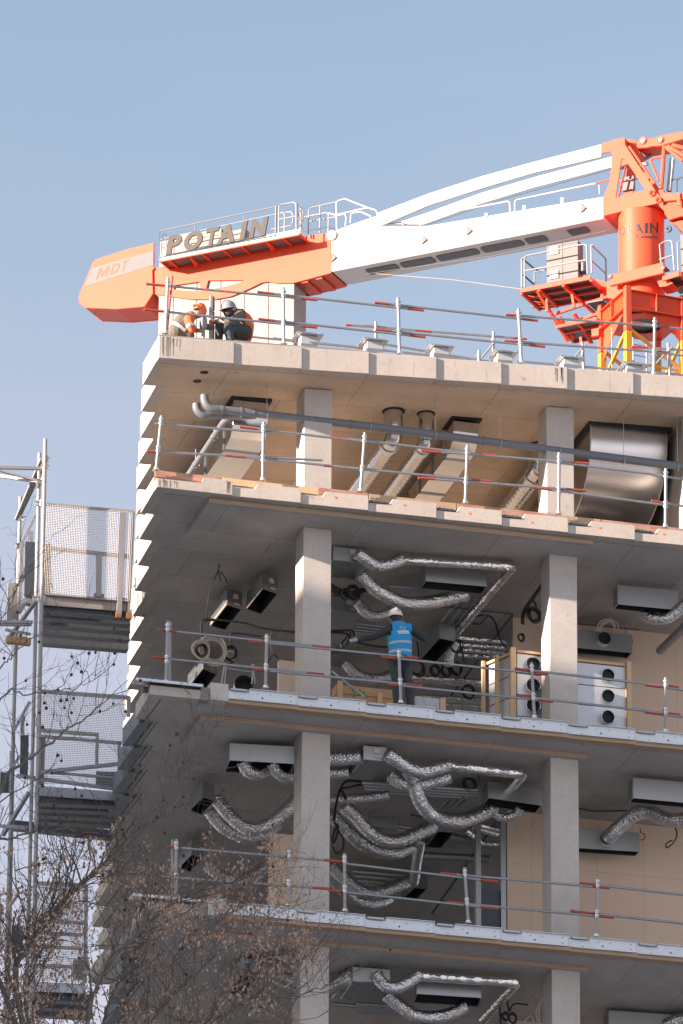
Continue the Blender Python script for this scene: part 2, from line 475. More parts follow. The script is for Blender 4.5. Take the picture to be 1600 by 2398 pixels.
# thin kerb strip on the roof's first bays
for i in range(0, 3):
    x0, x1 = XB[i] + 0.02, XB[i + 1]
    mb = MB(); z0, z1 = zroof(x0) + 0.413, zroof(x1) + 0.413
    mb.add([(x0, -0.74, z0), (x1, -0.74, z1), (x1, -0.60, z1), (x0, -0.60, z0), (x0, -0.74, z0 + 0.05), (x1, -0.74, z1 + 0.04), (x1, -0.60, z1 + 0.04), (x0, -0.60, z0 + 0.05)],
           [(3, 2, 1, 0), (4, 5, 6, 7), (0, 1, 5, 4), (1, 2, 6, 5), (2, 3, 7, 6), (3, 0, 4, 7)])
    mb.build('kerb', 'concrete_dark', roof)
STP = 0.2575
s2 = slab('floor_slab', ZS2, TH2)
edge_front(s2, ZS2, TH2, notch=True)
edge_left(s2, ZS2, TH2)
# unseen pale sheet added on the top floor to bounce sun onto the soffit
sq = [(x_t(k) + EDG + 0.3, YT[k + 1]) for k in range(0, 10)]
MB().prism([(XB[0] + 0.5, -0.45, F2 + 0.003), (9.25, -0.45, F2 + 0.003), (9.25, 11.1, F2 + 0.003), (0.6, 11.1, F2 + 0.003)] , (0, 0, 0.02)).build('bounce_sheet', 'bounce_pale', s2)
STP = 0.205
s3 = slab('floor_slab', ZS3, TH3, dx=-0.03)
edge_left(s3, ZS3, TH3, dx=-0.05)
s4 = slab('floor_slab', ZS4, TH3, dx=-0.03)
edge_left(s4, ZS4, TH3, dx=-0.05)
s5 = slab('floor_slab', ZS5, TH3, dx=-0.03)
# old holes cored in the roof soffit (dark round recesses with a rim)
for (px, py) in ((478.5, 871), (462, 891.5)):
    c = aZ(6.27, px, py); z = zroof(c.x)
    MB().cyl((c.x, c.y, z - 0.004), (c.x, c.y, z + 0.1), 0.075, n=20).build('cored_hole', 'dark_inside', roof)

# slab edges of the two lower floors: corner block, steel channels with bolts and anchors, timber strip
def channels(par, zb, th, dx=-0.03):
    # corner
    x0, x1 = -2.86, -1.98
    MB().box((x0, -0.78, zb), (x1, -0.8 + EDG - 0.003, zb + th - 0.09)).build('edge_panel', 'timber_strip' if False else 'concrete_edge', par, bevel=0.006)
    MB().box((x1 + 0.004, -0.765, zb), (x1 + 0.16, -0.8 + EDG - 0.003, zb + th - 0.03)).build('edge_panel', 'concrete_dark', par, bevel=0.006)
    MB().box((x1 + 0.164, -0.80, zb + 0.01), (XB[1] + dx, -0.8 + EDG - 0.003, zb + th + 0.06)).build('edge_panel', 'concrete_column', par, bevel=0.008)
    for i in range(1, len(XB) - 1):
        a, b = XB[i] + dx + 0.006, XB[i + 1] + dx
        step = 0.03
        def Y(t): return -0.80 + step * (1 - t)
        def P(t, z, d=0.0): return V((a + (b - a) * t, Y(t) + d, zb + z))
        # recessed timber strip along the bottom
        mb = MB(); mb.prism([P(0, 0.0, 0.012), P(1, 0.0, 0.012), P(1, 0.065, 0.012), P(0, 0.065, 0.012)], (0, 0.18, 0)); mb.build('timber_strip', 'timber_strip', par)
        # steel face plate with its top and bottom flange
        fp = MB()
        zl, zh = 0.075, th + 0.005
        fp.prism([P(0.30, zl), P(0.985, zl), P(0.985, zh), P(0.30, zh)], (0, 0.012, 0))
        fp.prism([P(0.0, zl), P(0.299, zl), P(0.299, zh - 0.055), P(0.0, zh - 0.055)], (0, 0.012, 0))
        ch = fp.build('steel_channel', 'plate_blue', par)
        fl = MB()
        fl.prism([P(0.30, zh + 0.001, -0.035), P(1.0, zh + 0.001, -0.035), P(1.0, zh + 0.009, -0.035), P(0.30, zh + 0.009, -0.035)], (0, 0.16, 0))
        fl.prism([P(0.02, zl - 0.011, -0.03), P(0.93, zl - 0.011, -0.03), P(0.93, zl - 0.001, -0.03), P(0.02, zl - 0.001, -0.03)], (0, 0.10, 0))
        fl.build('flange', 'galvanised', ch)
        e = MB(); e.prism([P(0.987, zl, -0.01), P(1.0, zl, -0.01), P(1.0, zh, -0.01), P(0.987, zh, -0.01)], (0, 0.1, 0)); e.build('end_plate', 'plate_blue', ch)
        bo = MB()
        for (t, z, rr) in ((0.42, 0.20, 0.008), (0.60, 0.2, 0.008), (0.9, 0.21, 0.009), (0.9, 0.12, 0.009), (0.49, 0.135, 0.015), (0.2, 0.1, 0.008)):
            p = P(t, z * th / 0.26); bo.cyl(p + V((0, -0.006, 0)), p + V((0, 0.004, 0)), rr, n=8)
        bo.build('bolts', 'dark_inside', ch)['kind'] = 'stuff'
        an = MB(); p = P(0.0, zh - 0.045)
        an.prism([P(0.03, zh - 0.04, -0.02), P(0.27, zh - 0.04, -0.02), P(0.27, zh - 0.005, -0.02), P(0.03, zh - 0.005, -0.02)], (0, 0.03, 0))
        an.prism([P(0.05, zh - 0.05, -0.05), P(0.26, zh - 0.05, -0.05), P(0.26, zh - 0.035, -0.05), P(0.05, zh - 0.035, -0.05)], (0, 0.05, 0))
        an.build('anchor', 'sheet_grey', ch)
        # concrete behind
        bk = MB(); bk.box((a - 0.003, -0.765 + 0.012, zb + 0.002), (b - 0.004, -0.8 + EDG - 0.004, zb + th - 0.01)); bk.build('edge_panel', 'concrete_edge', par)
channels(s3, ZS3, TH3)
channels(s4, ZS4, TH3)
channels(s5, ZS5, TH3)
# steel edge angles on the left teeth of the lower floors
for par, zb in ((s3, ZS3), (s4, ZS4)):
    for k in range(1, 5):
        xa = x_t(k) - 0.15; ya, yb = YT[k] + 0.03, YT[k + 1] - 0.02
        mb = MB(); mb.box((xa, ya, zb - 0.05), (xa + 0.012, yb, zb + 0.25)); mb.box((xa + 0.001, ya, zb - 0.062), (xa + 0.17, yb, zb - 0.051)); mb.build('edge_angle', 'angle_blue', par)
        mb = MB(); mb.bar((xa + 0.24, ya, zb - 0.02), (xa + 0.24, yb, zb - 0.02), 0.03, 0.038); mb.build('edge_lath', 'angle_blue', par)
# anchors lying in the notches of the upper slab edge
for i in range(3, len(XB) - 1):
    x0 = XB[i]; z = ZS2 + TH2 * 0.6
    mb = MB(); mb.box((x0 + 0.02, -0.79, z + 0.004), (x0 + 0.36, -0.70, z + 0.022)); mb.box((x0 + 0.03, -0.78, z + 0.023), (x0 + 0.33, -0.73, z + 0.04))
    for q in range(4): mb.cyl((x0 + 0.07 + q * 0.07, -0.77, z + 0.041), (x0 + 0.07 + q * 0.07, -0.77, z + 0.055), 0.012, n=8)
    mb.build('anchor', 'dark_steel', s2)

# drop panels under the slabs
def drop(par, z, th, x0, x1, y0, y1):
    MB().box((x0, y0, z), (x1, y1, z + th - 0.002)).build('drop_panel', 'concrete_soffit', par, bevel=0.004)
drop(s2, 3.747, ZS2 - 3.747, -1.83, 5.01, -0.60, 0.96)
MB().box((-1.83, -0.612, 3.752), (5.005, -0.602, ZS2 - 0.012)).build('drop_panel_edge', 'timber_strip', s2)
drop(s3, 0.0, ZS3, -1.80, 5.03, -0.10, 1.2)
MB().box((-1.80, -0.115, 0.003), (5.03, -0.102, ZS3 - 0.004)).build('drop_panel_edge', 'timber_strip', s3)
drop(s4, -3.82, ZS4 + 3.82, -1.80, 5.03, -0.06, 1.2)
MB().box((-1.80, -0.075, -3.817), (5.03, -0.062, ZS4 - 0.004)).build('drop_panel_edge', 'timber_strip', s4)

# columns
for (cx, zs) in ((0.0, 0), (4.40, 1)):
    for (z0, z1) in ((F2, zroof(cx) - 0.012), (F3, 3.747), (F4, 0.0), (ZS5 + TH3, -3.82)):
        mb = MB()
        x = cx - (0.04 if (cx > 1 and z0 > 4) else 0)
        mb.add([(x, 0, z0), (x + .5, 0, z0), (x + .5, .507, z0), (x, .507, z0), (x, 0, z1), (x + .5, 0, z1 + (0.0204 if z1 > 5 else 0)), (x + .5, .507, z1 + (0.0204 if z1 > 5 else 0)), (x, .507, z1)],
               [(3, 2, 1, 0), (4, 5, 6, 7), (0, 1, 5, 4), (1, 2, 6, 5), (2, 3, 7, 6), (3, 0, 4, 7)])
        mb.build('column', 'concrete_column', bld, bevel=0.012, seg=2)
# unseen back wall added to each storey, so that the inside stays dark
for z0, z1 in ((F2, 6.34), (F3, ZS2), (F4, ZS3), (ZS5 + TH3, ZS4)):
    MB().box((-0.2, 11.2, z0), (9.2, 11.5, z1 - 0.005)).build('hidden_back_wall', 'concrete_dark', bld)
# concrete wall at the right of the top storey, running back from the front
mb = MB(); mb.prism([(6.86, 0.02, F2), (7.15, 0.02, F2), (8.2, 11.1, F2), (7.9, 11.1, F2)], (0, 0, 2.55)); mb.build('side_wall', 'concrete_column', bld)

# plasterboard walls: separate boards on a stud wall
def board_wall(yw, x0, x1, z0, z1, seam, xs):
    MB().box((x0 + 0.004, yw + 0.014, z0), (x1, yw + 0.10, z1 - 0.004)).build('stud_wall', 'galvanised', bld)
    xs = [x0] + xs + [x1]
    for i in range(len(xs) - 1):
        for (a, b) in ((z0 + 0.01, seam), (seam, z1 - 0.004)):
            MB().box((xs[i] + 0.0015, yw, a + 0.0015), (xs[i + 1] - 0.0015, yw + 0.0125, b - 0.0015)).build('plasterboard', 'plasterboard', bld)
board_wall(3.25, 4.72, 9.0, F3, ZS2, F3 + 1.5, [5.35, 6.55, 7.75])
board_wall(2.95, 4.51, 9.0, F4, ZS3, F4 + 2.6, [4.95, 6.15, 7.0, 8.2])
board_wall(2.95, 4.51, 9.0, ZS5 + TH3, ZS4, ZS5 + 2.6, [5.0, 6.2, 7.4])
# ================================================================== guard rails of scaffold tube
def rail_tube(par, x0, y0, x1, y1, Yp, red0=0.0, red1=0.0, r=0.0215, m='tube_steel', Yq=None):
    p, q = aY(Yp, x0, y0), aY(Yp if Yq is None else Yq, x1, y1)
    L_ = (q - p).length; d = (q - p) / L_
    o = MB().tube([p, q], r, 10).build('rail', m, par, smooth=True)
    for (a, b, k) in ((p, d, red0), (q, -d, red1)):
        if k > 0:
            MB().tube([a - b * 0.004, a + b * k], r + 0.0015, 10).build('painted_end', 'tube_red', o, smooth=True)
    return o
def post_tube(par, x0, y0, x1, y1, Yp, r=0.028, m='tube_pale', rings=(), foot=True):
    t, b = aY(Yp, x0, y0), aY(Yp, x1, y1)
    o = MB().tube([t, b], r, 12).build('post', m, par, smooth=True)
    d = (t - b)
    for k in rings:
        c = b + d * k
        u = d.normalized()
        mb = MB(); mb.cyl(c - u * 0.006, c + u * 0.006, r + 0.022, n=12); mb.cyl(c - u * 0.03, c + u * 0.03, r + 0.006, n=12)
        mb.build('coupler', 'clamp_steel', o, smooth=True)
    if foot:
        u = d.normalized()
        mb = MB(); mb.cyl(b, b + u * 0.05, r + 0.012, n=10); mb.obox(b + V((0, 0.01, 0.004)), (0.055, 0, 0), (0, 0.045, 0), (0, 0, 0.004))
        mb.build('foot', 'clamp_steel', o)
    return o

def guard(name, label, grp, Yr, Yp, posts, rails, loc):
    t = thing(name, label, 'guard rail', loc, grp)
    for P in posts: post_tube(t, *P[:4], Yp, rings=P[4] if len(P) > 4 else (0.93, 0.86, 0.42, 0.35))
    for q in rails: rail_tube(t, *q[:4], Yr, *(q[4:] if len(q) > 4 else ()))
    return t
G = 'tube guard rails along the slab edges'
# roof, front edge
gr = guard('guard_rail', 'grey tube guard rail along the roof edge in front of the crouching workers', G, -0.66, -0.70,
  [(393.8, 651, 388, 781), (664, 673.5, 664.7, 806), (932.6, 698, 936, 828), (1214.5, 723, 1221.6, 850), (1534, 744.4, 1531.6, 878)],
  [(343, 665, 742, 702.5, 0.33, 0.28), (603.6, 683.8, 992, 727, 0.28, 0.28), (877.7, 708.5, 1259, 751, 0.28, 0.28), (1184.8, 737, 1566, 766, 0.28, 0.24), (1480, 755, 1625, 774, 0.2, 0),
   (338, 724.8, 742, 767, 0.33, 0.28), (605.8, 747, 996, 789.5, 0.28, 0.28), (880, 772, 1276, 812, 0.28, 0.28), (1181, 798.5, 1568, 826, 0.28, 0.28), (1475, 817, 1625, 836, 0.2, 0)], (1.5, -0.7, 6.8))
post_tube(gr, 404, 646, 391, 778, -0.58, r=0.02, m='tube_red', rings=(), foot=False)
post_tube(gr, 398.5, 700, 391.5, 776, -0.52, r=0.02, m='tube_red', rings=(), foot=False)
# second row standing further back on the roof
gb = thing('guard_rail', 'low tube railing further back on the roof, beyond the steel stubs', 'guard rail', (3, 2.6, 6.9), G)
YB = 2.6
for q in ((880.5, 754, 880.5, 860), (1156, 777, 1155, 880), (1122, 821, 1122, 880), (1364, 802, 1369, 900), (1565, 804, 1570, 905), (1400, 880, 1402, 905)):
    post_tube(gb, *q, YB, rings=(0.8,), foot=False)
for q in ((810, 761, 1233, 794, 0.1, 0.25), (852, 763, 1010, 777, 0.3, 0.3), (640, 792, 1130, 846, 0, 0), (900, 806, 1160, 850, 0, 0), (1480, 812, 1625, 822, 0.3, 0), (560, 786, 860, 816, 0, 0.2), (1210, 846, 1620, 880, 0, 0)):
    rail_tube(gb, *q[:4], YB + 0.03, *q[4:])
for (a, b, c, d) in ((1128, 838, 1160, 800), (1345, 838, 1372, 806), (1528, 860, 1575, 812)):
    rail_tube(gb, a, b, c, d, YB - 0.05, r=0.019, m='tube_pale')
# top storey
guard('guard_rail', 'tube guard rail of the top open storey, in front of the long grey drain pipe', G, -0.66, -0.70,
  [(378.5, 974.8, 365.8, 1101), (617.6, 989.4, 615.7, 1126), (855, 1013.8, 844.6, 1151.5), (1095, 1043, 1089.7, 1179), (1309.8, 1060, 1308.5, 1204), (1559.8, 1098, 1558.5, 1235)],
  [(364, 992, 637, 1014), (562, 1000, 880, 1037, 0.3, 0), (773.5, 1022, 1092, 1061, 0.3, 0), (987, 1056.5, 1162, 1066.5, 0.35, 0.3), (1096, 1063.5, 1379, 1086, 0, 0.3), (1279, 1079.5, 1560, 1114), (1527, 1112, 1630, 1126),
   (344, 1057, 756, 1078, 0.25, 0), (529, 1066.5, 880, 1101, 0.35, 0), (758, 1090, 1150, 1127.5, 0.15, 0.35), (980, 1119, 1371.5, 1149, 0.3, 0.35), (1246, 1141, 1560, 1183, 0.35, 0), (1526, 1173, 1630, 1190, 0.2, 0)], (1.5, -0.7, F2))
# worker's storey
g3 = guard('guard_rail', 'tube guard rail in front of the worker in the blue vest', G, -0.66, -0.70,
  [(393.5, 1454.8, 388.7, 1600), (625, 1484.5, 622, 1612), (934, 1519, 939, 1647), (1244.8, 1551.6, 1251.7, 1682), (1559, 1587.7, 1559, 1715)],
  [(371, 1474.6, 773.5, 1517, 0.32, 0.32), (584.5, 1502, 978.7, 1541, 0.28, 0.25), (892.6, 1538, 1280, 1580, 0.28, 0.25), (1206.5, 1566, 1588.6, 1609.5, 0.3, 0.22), (1512, 1604, 1630, 1619, 0.3, 0),
   (355, 1539, 758.5, 1579.5, 0.25, 0.3), (592.4, 1567.5, 988, 1606, 0.28, 0.28), (907, 1602.5, 1295.5, 1643, 0.25, 0.28), (1212.4, 1629.7, 1593, 1674, 0.25, 0.25), (1510.7, 1668, 1630, 1683, 0.3, 0)], (1.5, -0.7, F3))
post_tube(g3, 399, 1457, 398, 1597, -0.45, r=0.024, rings=(), foot=False)
rail_tube(g3, 777, 1572, 856, 1634, -0.5, r=0.02, m='tube_pale')
for (a, b, c, d) in ((527, 1552, 519, 1602), (530, 1552, 526, 1602), (591, 1555, 598, 1600), (595, 1556, 590, 1602)):
    rail_tube(g3, a, b, c, d, 0.4, r=0.014, m='tube_pale')
rail_tube(g3, 528, 1565, 592, 1574, 0.4, r=0.012, m='tube_pale')
# storey below
g4 = guard('guard_rail', 'shaded tube guard rail of the third open storey, below the worker', G, -0.66, -0.70,
  [(413, 1965.7, 411.4, 2110), (677.9, 1987, 674.6, 2121), (807, 1999, 807.9, 2135), (1088, 2031.8, 1097, 2162), (1399.7, 2055.5, 1396, 2194)],
  [(391.8, 1983, 800.7, 2017.5, 0.25, 0.32), (806, 2022, 1165, 2065, 0, 0.3), (1032, 2045, 1427, 2079.5, 0.28, 0.3), (1359.7, 2068, 1630, 2099, 0.25, 0),
   (379, 2053, 772, 2081.5, 0, 0.3), (770, 2085, 1167.5, 2128.5, 0.3, 0.32), (1047, 2112.5, 1437, 2149, 0.35, 0.3), (1337, 2133.5, 1630, 2166, 0.4, 0)], (1.5, -0.7, F4))
post_tube(g4, 404, 1967, 403, 2108, -0.5, r=0.024, rings=(), foot=False)

# timber toe boards behind the upper slab edge
TB = 'timber toe boards on the top storey slab'
for n, (xa, xb, m, dz, lab) in enumerate((( -2.78, -1.62, 'timber_red', 0.0, 'red stained toe board at the left corner of the top storey'), (-1.60, 0.08, 'timber_pale', 0.0, 'pale toe board with a broken edge beside the corner post'),
        (0.10, 0.98, 'timber_red', 0.012, 'red toe board in front of the left column of the top storey'), (1.0, 2.55, 'timber_strip', 0.0, 'grey weathered toe board below the round ducts'),
        (2.57, 4.35, 'timber_red', 0.005, 'reddish toe board left of the right column of the top storey'), (4.37, 5.15, 'timber_strip', 0.0, 'grey toe board at the foot of the right column'), (5.17, 7.2, 'timber_red', 0.0, 'red toe board below the big curved duct'))):
    o = MB().box((xa, -0.60, F2 + 0.002 + dz), (xb, -0.565, F2 + 0.125 + dz)).build('toe_board', m, None, bevel=0.004)
    tag(o, lab, 'toe board', TB)

# ================================================================== galvanised column stubs with cap plates on the roof
for n, (xl, xr, yt, yb, lab) in enumerate(((705, 744, 783, 815, 'galvanised steel stub nearest the workers on the roof'), (860, 897, 796, 828, 'second steel stub from the workers on the roof'),
        (1016.5, 1052, 811, 842, 'third steel stub from the workers on the roof'), (1166, 1201, 824, 853, 'steel stub below the cabinet platform of the crane'),
        (1321, 1355, 838, 866, 'steel stub left of the yellow crane mast'), (1469, 1505, 853, 880, 'steel stub in front of the yellow crane mast'))):
    yl = -0.45
    a, b = aY(yl, xl, yb + 6), aY(yl, xr, yb + 8); z0 = zroof(a.x) + 0.40
    top = aY(yl, xl, yt).z
    t = thing('steel_stub', lab, 'steel stub', ((a.x + b.x) / 2, yl + 0.13, z0), 'steel stubs along the roof edge')
    wd = b.x - a.x
    MB().box((a.x, yl, z0), (b.x, yl + wd, top)).build('post', 'stub_steel', t, bevel=0.004)
    cx, cy = (a.x + b.x) / 2, yl + wd / 2
    MB().box((cx - wd * 0.80, cy - wd * 0.8, top + 0.001), (cx + wd * 0.80, cy + wd * 0.8, top + 0.018)).build('cap_plate', 'galvanised', t)
    for sx in (-1, 1):
        for sy in (-1, 1):
            MB().cyl((cx + sx * wd * 0.66, cy + sy * wd * 0.66, top - 0.012), (cx + sx * wd * 0.66, cy + sy * wd * 0.66, top + 0.035), 0.014, n=8).build('bolt', 'clamp_steel', t)
    MB().box((a.x - 0.05, yl - 0.05, z0 - 0.0), (b.x + 0.05, yl + wd + 0.05, z0 + 0.014)).build('base_plate', 'galvanised', t)

# ================================================================== grey drain pipe on hangers, top storey
YP = 0.05
def pipe_px(pts, Y0=YP): return [aY(Y0, x, y) for x, y in pts]
dp = thing('drain_pipe', 'long grey plastic drain pipe hung under the roof with an upturned elbow', 'pipe', aY(YP, 900, 990))
main = pipe_px([(505, 958), (640, 973), (905, 1003), (1234, 1046), (1640, 1098)])
RP = 0.071
MB().tube(main, RP, 18).build('pipe', 'pvc_grey', dp, smooth=True)
el = spline(pipe_px([(479, 926), (480, 938), (486, 950), (496, 956), (508, 958.5)]), 6)
MB().tube(el, RP * 1.04, 16).build('elbow', 'pvc_grey', dp, smooth=True)
def collar(par, pts, t0, r, w_=0.05, m='pvc_grey'):
    a, b = pts; c = a.lerp(b, t0); d = (b - a).normalized()
    MB().cyl(c - d * w_ / 2, c + d * w_ / 2, r, n=18).build('socket', m, par, smooth=True)
for (a, b) in (((515, 959.5), (560, 964)), ((560, 964), (600, 968.5)), ((590, 967), (620, 970.5)), ((820, 993.5), (845, 996.5)), ((1130, 1032), (1150, 1035))):
    collar(dp, (aY(YP, *a), aY(YP, *b)), 0.1, RP * 1.12, 0.035)
for (x, y, yt) in ((625, 971, 884), (728, 984, 896), (867, 999, 912), (1020, 1018, 915), (1172, 1038, 928), (1310, 1057, 938), (1461, 1077, 950), (1587, 1093, 965)):
    c = aY(YP, x, y)
    zt = zroof(c.x)
    mb = MB(); mb.torus(c, (main[2] - main[1]), RP + 0.006, 0.006, 20, 6)
    h = mb.build('clip', 'clamp_steel', dp, smooth=True)
    MB().cyl((c.x, c.y, c.z + RP), (c.x, c.y, zt), 0.005, n=6).build('hanger_rod', 'clamp_steel', h)
dp2 = thing('drain_pipe', 'shorter drain pipe with a bent end, running back below the square duct', 'pipe', aY(0.35, 500, 970))
p2 = pipe_px([(500, 971), (525, 973), (560, 970)], 0.25)
MB().tube(p2, RP * 0.95, 16).build('pipe', 'pvc_grey', dp2, smooth=True)
MB().tube(spline(pipe_px([(460, 946), (461, 957), (468, 967), (480, 972.5), (502, 971)], 0.25), 6), RP * 1.0, 16).build('elbow', 'pvc_grey', dp2, smooth=True)
b0, b1 = aY(0.30, 600, 974), aY(0.45, 538, 976)
b2 = aZ(b1.z - 0.05, 523, 990); b3 = aZ(b1.z - 0.10, 437, 1120)
MB().tube([b0, b1], RP * 0.8, 14).build('branch', 'pvc_grey', dp2, smooth=True)
MB().tube([b1, b2, b3], RP * 0.8, 14).build('branch', 'pvc_grey', dp2, smooth=True)
for k in (0.25, 0.75):
    c = b2.lerp(b3, k)
    MB().torus(c, b3 - b2, RP * 0.8 + 0.008, 0.006, 18, 6).build('clip', 'clamp_steel', dp2, smooth=True)
    MB().cyl(c + V((0, 0, RP)), (c.x, c.y, zroof(c.x)), 0.005, n=6).build('hanger_rod', 'clamp_steel', dp2)

# ================================================================== ducts of the top storey
def spine_duct(par, name, x0, x1, y0, y1, z0, z1, m='sheet_metal', flange=()):
    MB().box((x0, y0, z0), (x1, y1, z1)).build(name, m, par, bevel=0.008)
    for y in flange:
        MB().box((x0 - 0.025, y, z0 - 0.025), (x1 + 0.025, y + 0.03, z1 + 0.02)).build('flange', 'galvanised', par)
# left square duct: vertical throat through the slab, then runs back below the soffit
sd = thing('square_duct', 'large square sheet metal duct dropping from the roof soffit and turning back', 'duct', (-1.1, 1.2, 5.5))
a, b = aZ(6.29, 545, 930), aZ(6.3, 638, 930)
xa, xb, ya = a.x + 0.02, b.x - 0.02, a.y
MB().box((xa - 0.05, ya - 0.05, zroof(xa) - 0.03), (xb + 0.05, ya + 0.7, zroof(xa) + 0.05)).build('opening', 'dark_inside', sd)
cyx = ya + 0.0
prof = [(ya, 6.26), (ya, 6.02), (ya + 0.05, 5.80), (ya + 0.22, 5.62), (ya + 0.55, 5.55), (ya + 5.2, 5.55), (ya + 5.2, 6.1), (ya + 1.0, 6.1), (ya + 0.75, 6.2), (ya + 0.7, 6.26)]
mb = MB(); mb.prism([(xa, y, z) for y, z in prof], (xb - xa, 0, 0)); mb.build('duct', 'sheet_metal', sd, bevel=0.006)
for y in (ya + 0.62, ya + 1.9, ya + 3.2):
    mb = MB(); mb.box((xa - 0.02, y, 5.525), (xb + 0.02, y + 0.03, 5.548)); mb.box((xa - 0.022, y, 5.525), (xa - 0.002, y + 0.03, 6.1)); mb.box((xb + 0.002, y, 5.525), (xb + 0.022, y + 0.03, 6.1)); mb.build('flange', 'sheet_grey', sd)
# round spiral ducts
def round_duct(lab, px, py, r, zdrop, length, dx=0.0):
    c = aZ(6.38, px, py); zt = zroof(c.x)
    t = thing('round_duct', lab, 'duct', (c.x, c.y, zt - zdrop), 'round spiral ducts under the roof')
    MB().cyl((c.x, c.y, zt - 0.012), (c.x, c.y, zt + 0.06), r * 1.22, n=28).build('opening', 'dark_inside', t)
    pts = [V((c.x, c.y, zt + 0.03)), V((c.x, c.y, zt - zdrop * 0.45)), V((c.x, c.y + r * 0.12, zt - zdrop * 0.72)), V((c.x - 0.01, c.y + r * 0.5, zt - zdrop * 0.92)), V((c.x - 0.02, c.y + r * 1.1, zt - zdrop))]
    MB().tube(spline(pts, 5), r, 28).build('elbow', 'spiral_metal', t, smooth=True, ang=60)
    a = pts[-1]; b = V((c.x + dx, c.y + length, zt - zdrop))
    n = int(length / 0.055); rs = []; P = []
    for i in range(n + 1):
        P.append(a.lerp(b, i / n)); rs.append(r * (1.0 if i % 3 else 1.035))
    MB().tube(P, rs, 28).build('spiral_pipe', 'spiral_metal', t, smooth=True, ang=60)
    MB().tube([a.lerp(b, -0.004), a.lerp(b, 0.02)], r * 1.06, 28).build('coupling', 'galvanised', t, smooth=True)
round_duct('left round spiral duct coming out of the roof soffit beside the left column', 922, 967, 0.165, 0.55, 5.0)
round_duct('second round spiral duct, right of the first one under the roof', 998, 976, 0.135, 0.60, 5.0)
round_duct('round spiral duct seen half behind the right column of the top storey', 1262, 1062, 0.17, 0.5, 4.5)
# rectangular duct, middle
rd = thing('rectangular_duct', 'narrow rectangular sheet metal duct right of the round ducts', 'duct', (2.6, 1.3, 5.6))
a, b = aZ(6.42, 1062, 982), aZ(6.43, 1123, 984)
xa, xb, ya = a.x, b.x, a.y
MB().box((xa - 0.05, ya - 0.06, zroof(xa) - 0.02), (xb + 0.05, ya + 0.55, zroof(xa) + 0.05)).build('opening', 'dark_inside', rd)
prof = [(ya, 6.40), (ya, 6.2), (ya + 0.04, 6.05), (ya + 0.2, 5.92), (ya + 0.45, 5.88), (ya + 5, 5.88), (ya + 5, 6.2), (ya + 0.8, 6.2), (ya + 0.55, 6.3), (ya + 0.5, 6.4)]
mb = MB(); mb.prism([(xa, y, z) for y, z in prof], (xb - xa, 0, 0)); mb.build('duct', 'sheet_metal', rd, bevel=0.006)
for y in (ya + 0.5, ya + 1.3, ya + 2.1, ya + 2.9):
    mb = MB(); mb.box((xa - 0.02, y, 5.855), (xb + 0.02, y + 0.03, 5.878)); mb.box((xa - 0.022, y, 5.855), (xa - 0.002, y + 0.03, 6.2)); mb.build('flange', 'sheet_grey', rd)
# big curved duct at the right
bd = thing('curved_duct', 'very large curved sheet metal duct at the right end of the top storey', 'duct', (6, 1.5, 5.2))
a, b = aZ(6.55, 1385, 993), aZ(6.6, 1562, 1008)
xa, xb, ya = a.x, b.x, a.y
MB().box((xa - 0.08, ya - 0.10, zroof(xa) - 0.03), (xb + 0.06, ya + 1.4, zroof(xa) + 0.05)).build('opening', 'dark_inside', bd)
prof = [(ya, zroof(xa) - 0.02)]
for k in range(13):
    th = R(90 * k / 12)
    prof.append((ya + 1.35 * (1 - math.cos(th)) , zroof(xa) - 0.25 - 1.15 * math.sin(th)))
prof += [(ya + 4.5, zroof(xa) - 1.40), (ya + 4.5, 6.3), (ya + 1.9, 6.3), (ya + 1.4, zroof(xa) - 0.02)]
mb = MB(); mb.prism([(xa, y, z) for y, z in prof], (xb - xa, 0, 0.05)); mb.build('duct', 'sheet_satin', bd, smooth=True, ang=20)
for k in (0.0, 0.5, 1.0):
    x = xa - 0.012 + (xb - xa) * k
    MB().tube([(x, y - 0.004, z + 0.05 * k) for y, z in prof[:14]], 0.012, 6).build('seam', 'galvanised', bd) if k != 0.5 else None
MB().box((xa - 0.03, ya + 1.62, zroof(xa) - 1.45), (xb + 0.03, ya + 1.66, zroof(xa) - 1.41)).build('flange', 'galvanised', bd)
MB().box((xa - 0.03, ya + 2.4, zroof(xa) - 1.45), (xb + 0.03, ya + 2.44, zroof(xa) - 1.41)).build('flange', 'galvanised', bd)
# ================================================================== tower crane standing behind the building
OC = aY(60.0, 1503, 600)                       # a point on the slewing axis
fh = V((fw.x, fw.y, 0)).normalized()
rh = V((cr.x, cr.y, 0)).normalized()
def slope_of(al):
    d = -rh * math.cos(al) + fh * math.sin(al)
    p = OC; q = OC + d * 2
    def pr(P):
        v = P - CAM; z = v.dot(fw); return FPX * v.dot(cr) / z, -FPX * v.dot(cu) / z
    a, b = pr(p), pr(q)
    return (b[1] - a[1]) / (a[0] - b[0])
al = R(10)
for _ in range(60):
    if slope_of(al) < 0.182: al += R(0.5)
J = -rh * math.cos(al) + fh * math.sin(al)     # along the counter jib, away from the mast
NN = rh * 0 + V((J.y, -J.x, 0)).normalized()
if NN.dot(fh) > 0: NN = -NN                    # across the jib, towards the street
UZ = V((0, 0, 1))
crane = thing('tower_crane', 'orange and white tower crane with its counter jib reaching over the roof', 'tower crane', (OC.x, OC.y, GZ))
def cp(x, y, off=0.5): return aP(OC + NN * off, NN, x, y)
def plate(name, pts, off, depth, m, par=None, bevel=0.0, smooth=False):
    mb = MB(); mb.prism([cp(x, y, off) for x, y in pts], -NN * depth)
    return mb.build(name, m, par or crane, bevel=bevel, smooth=smooth)
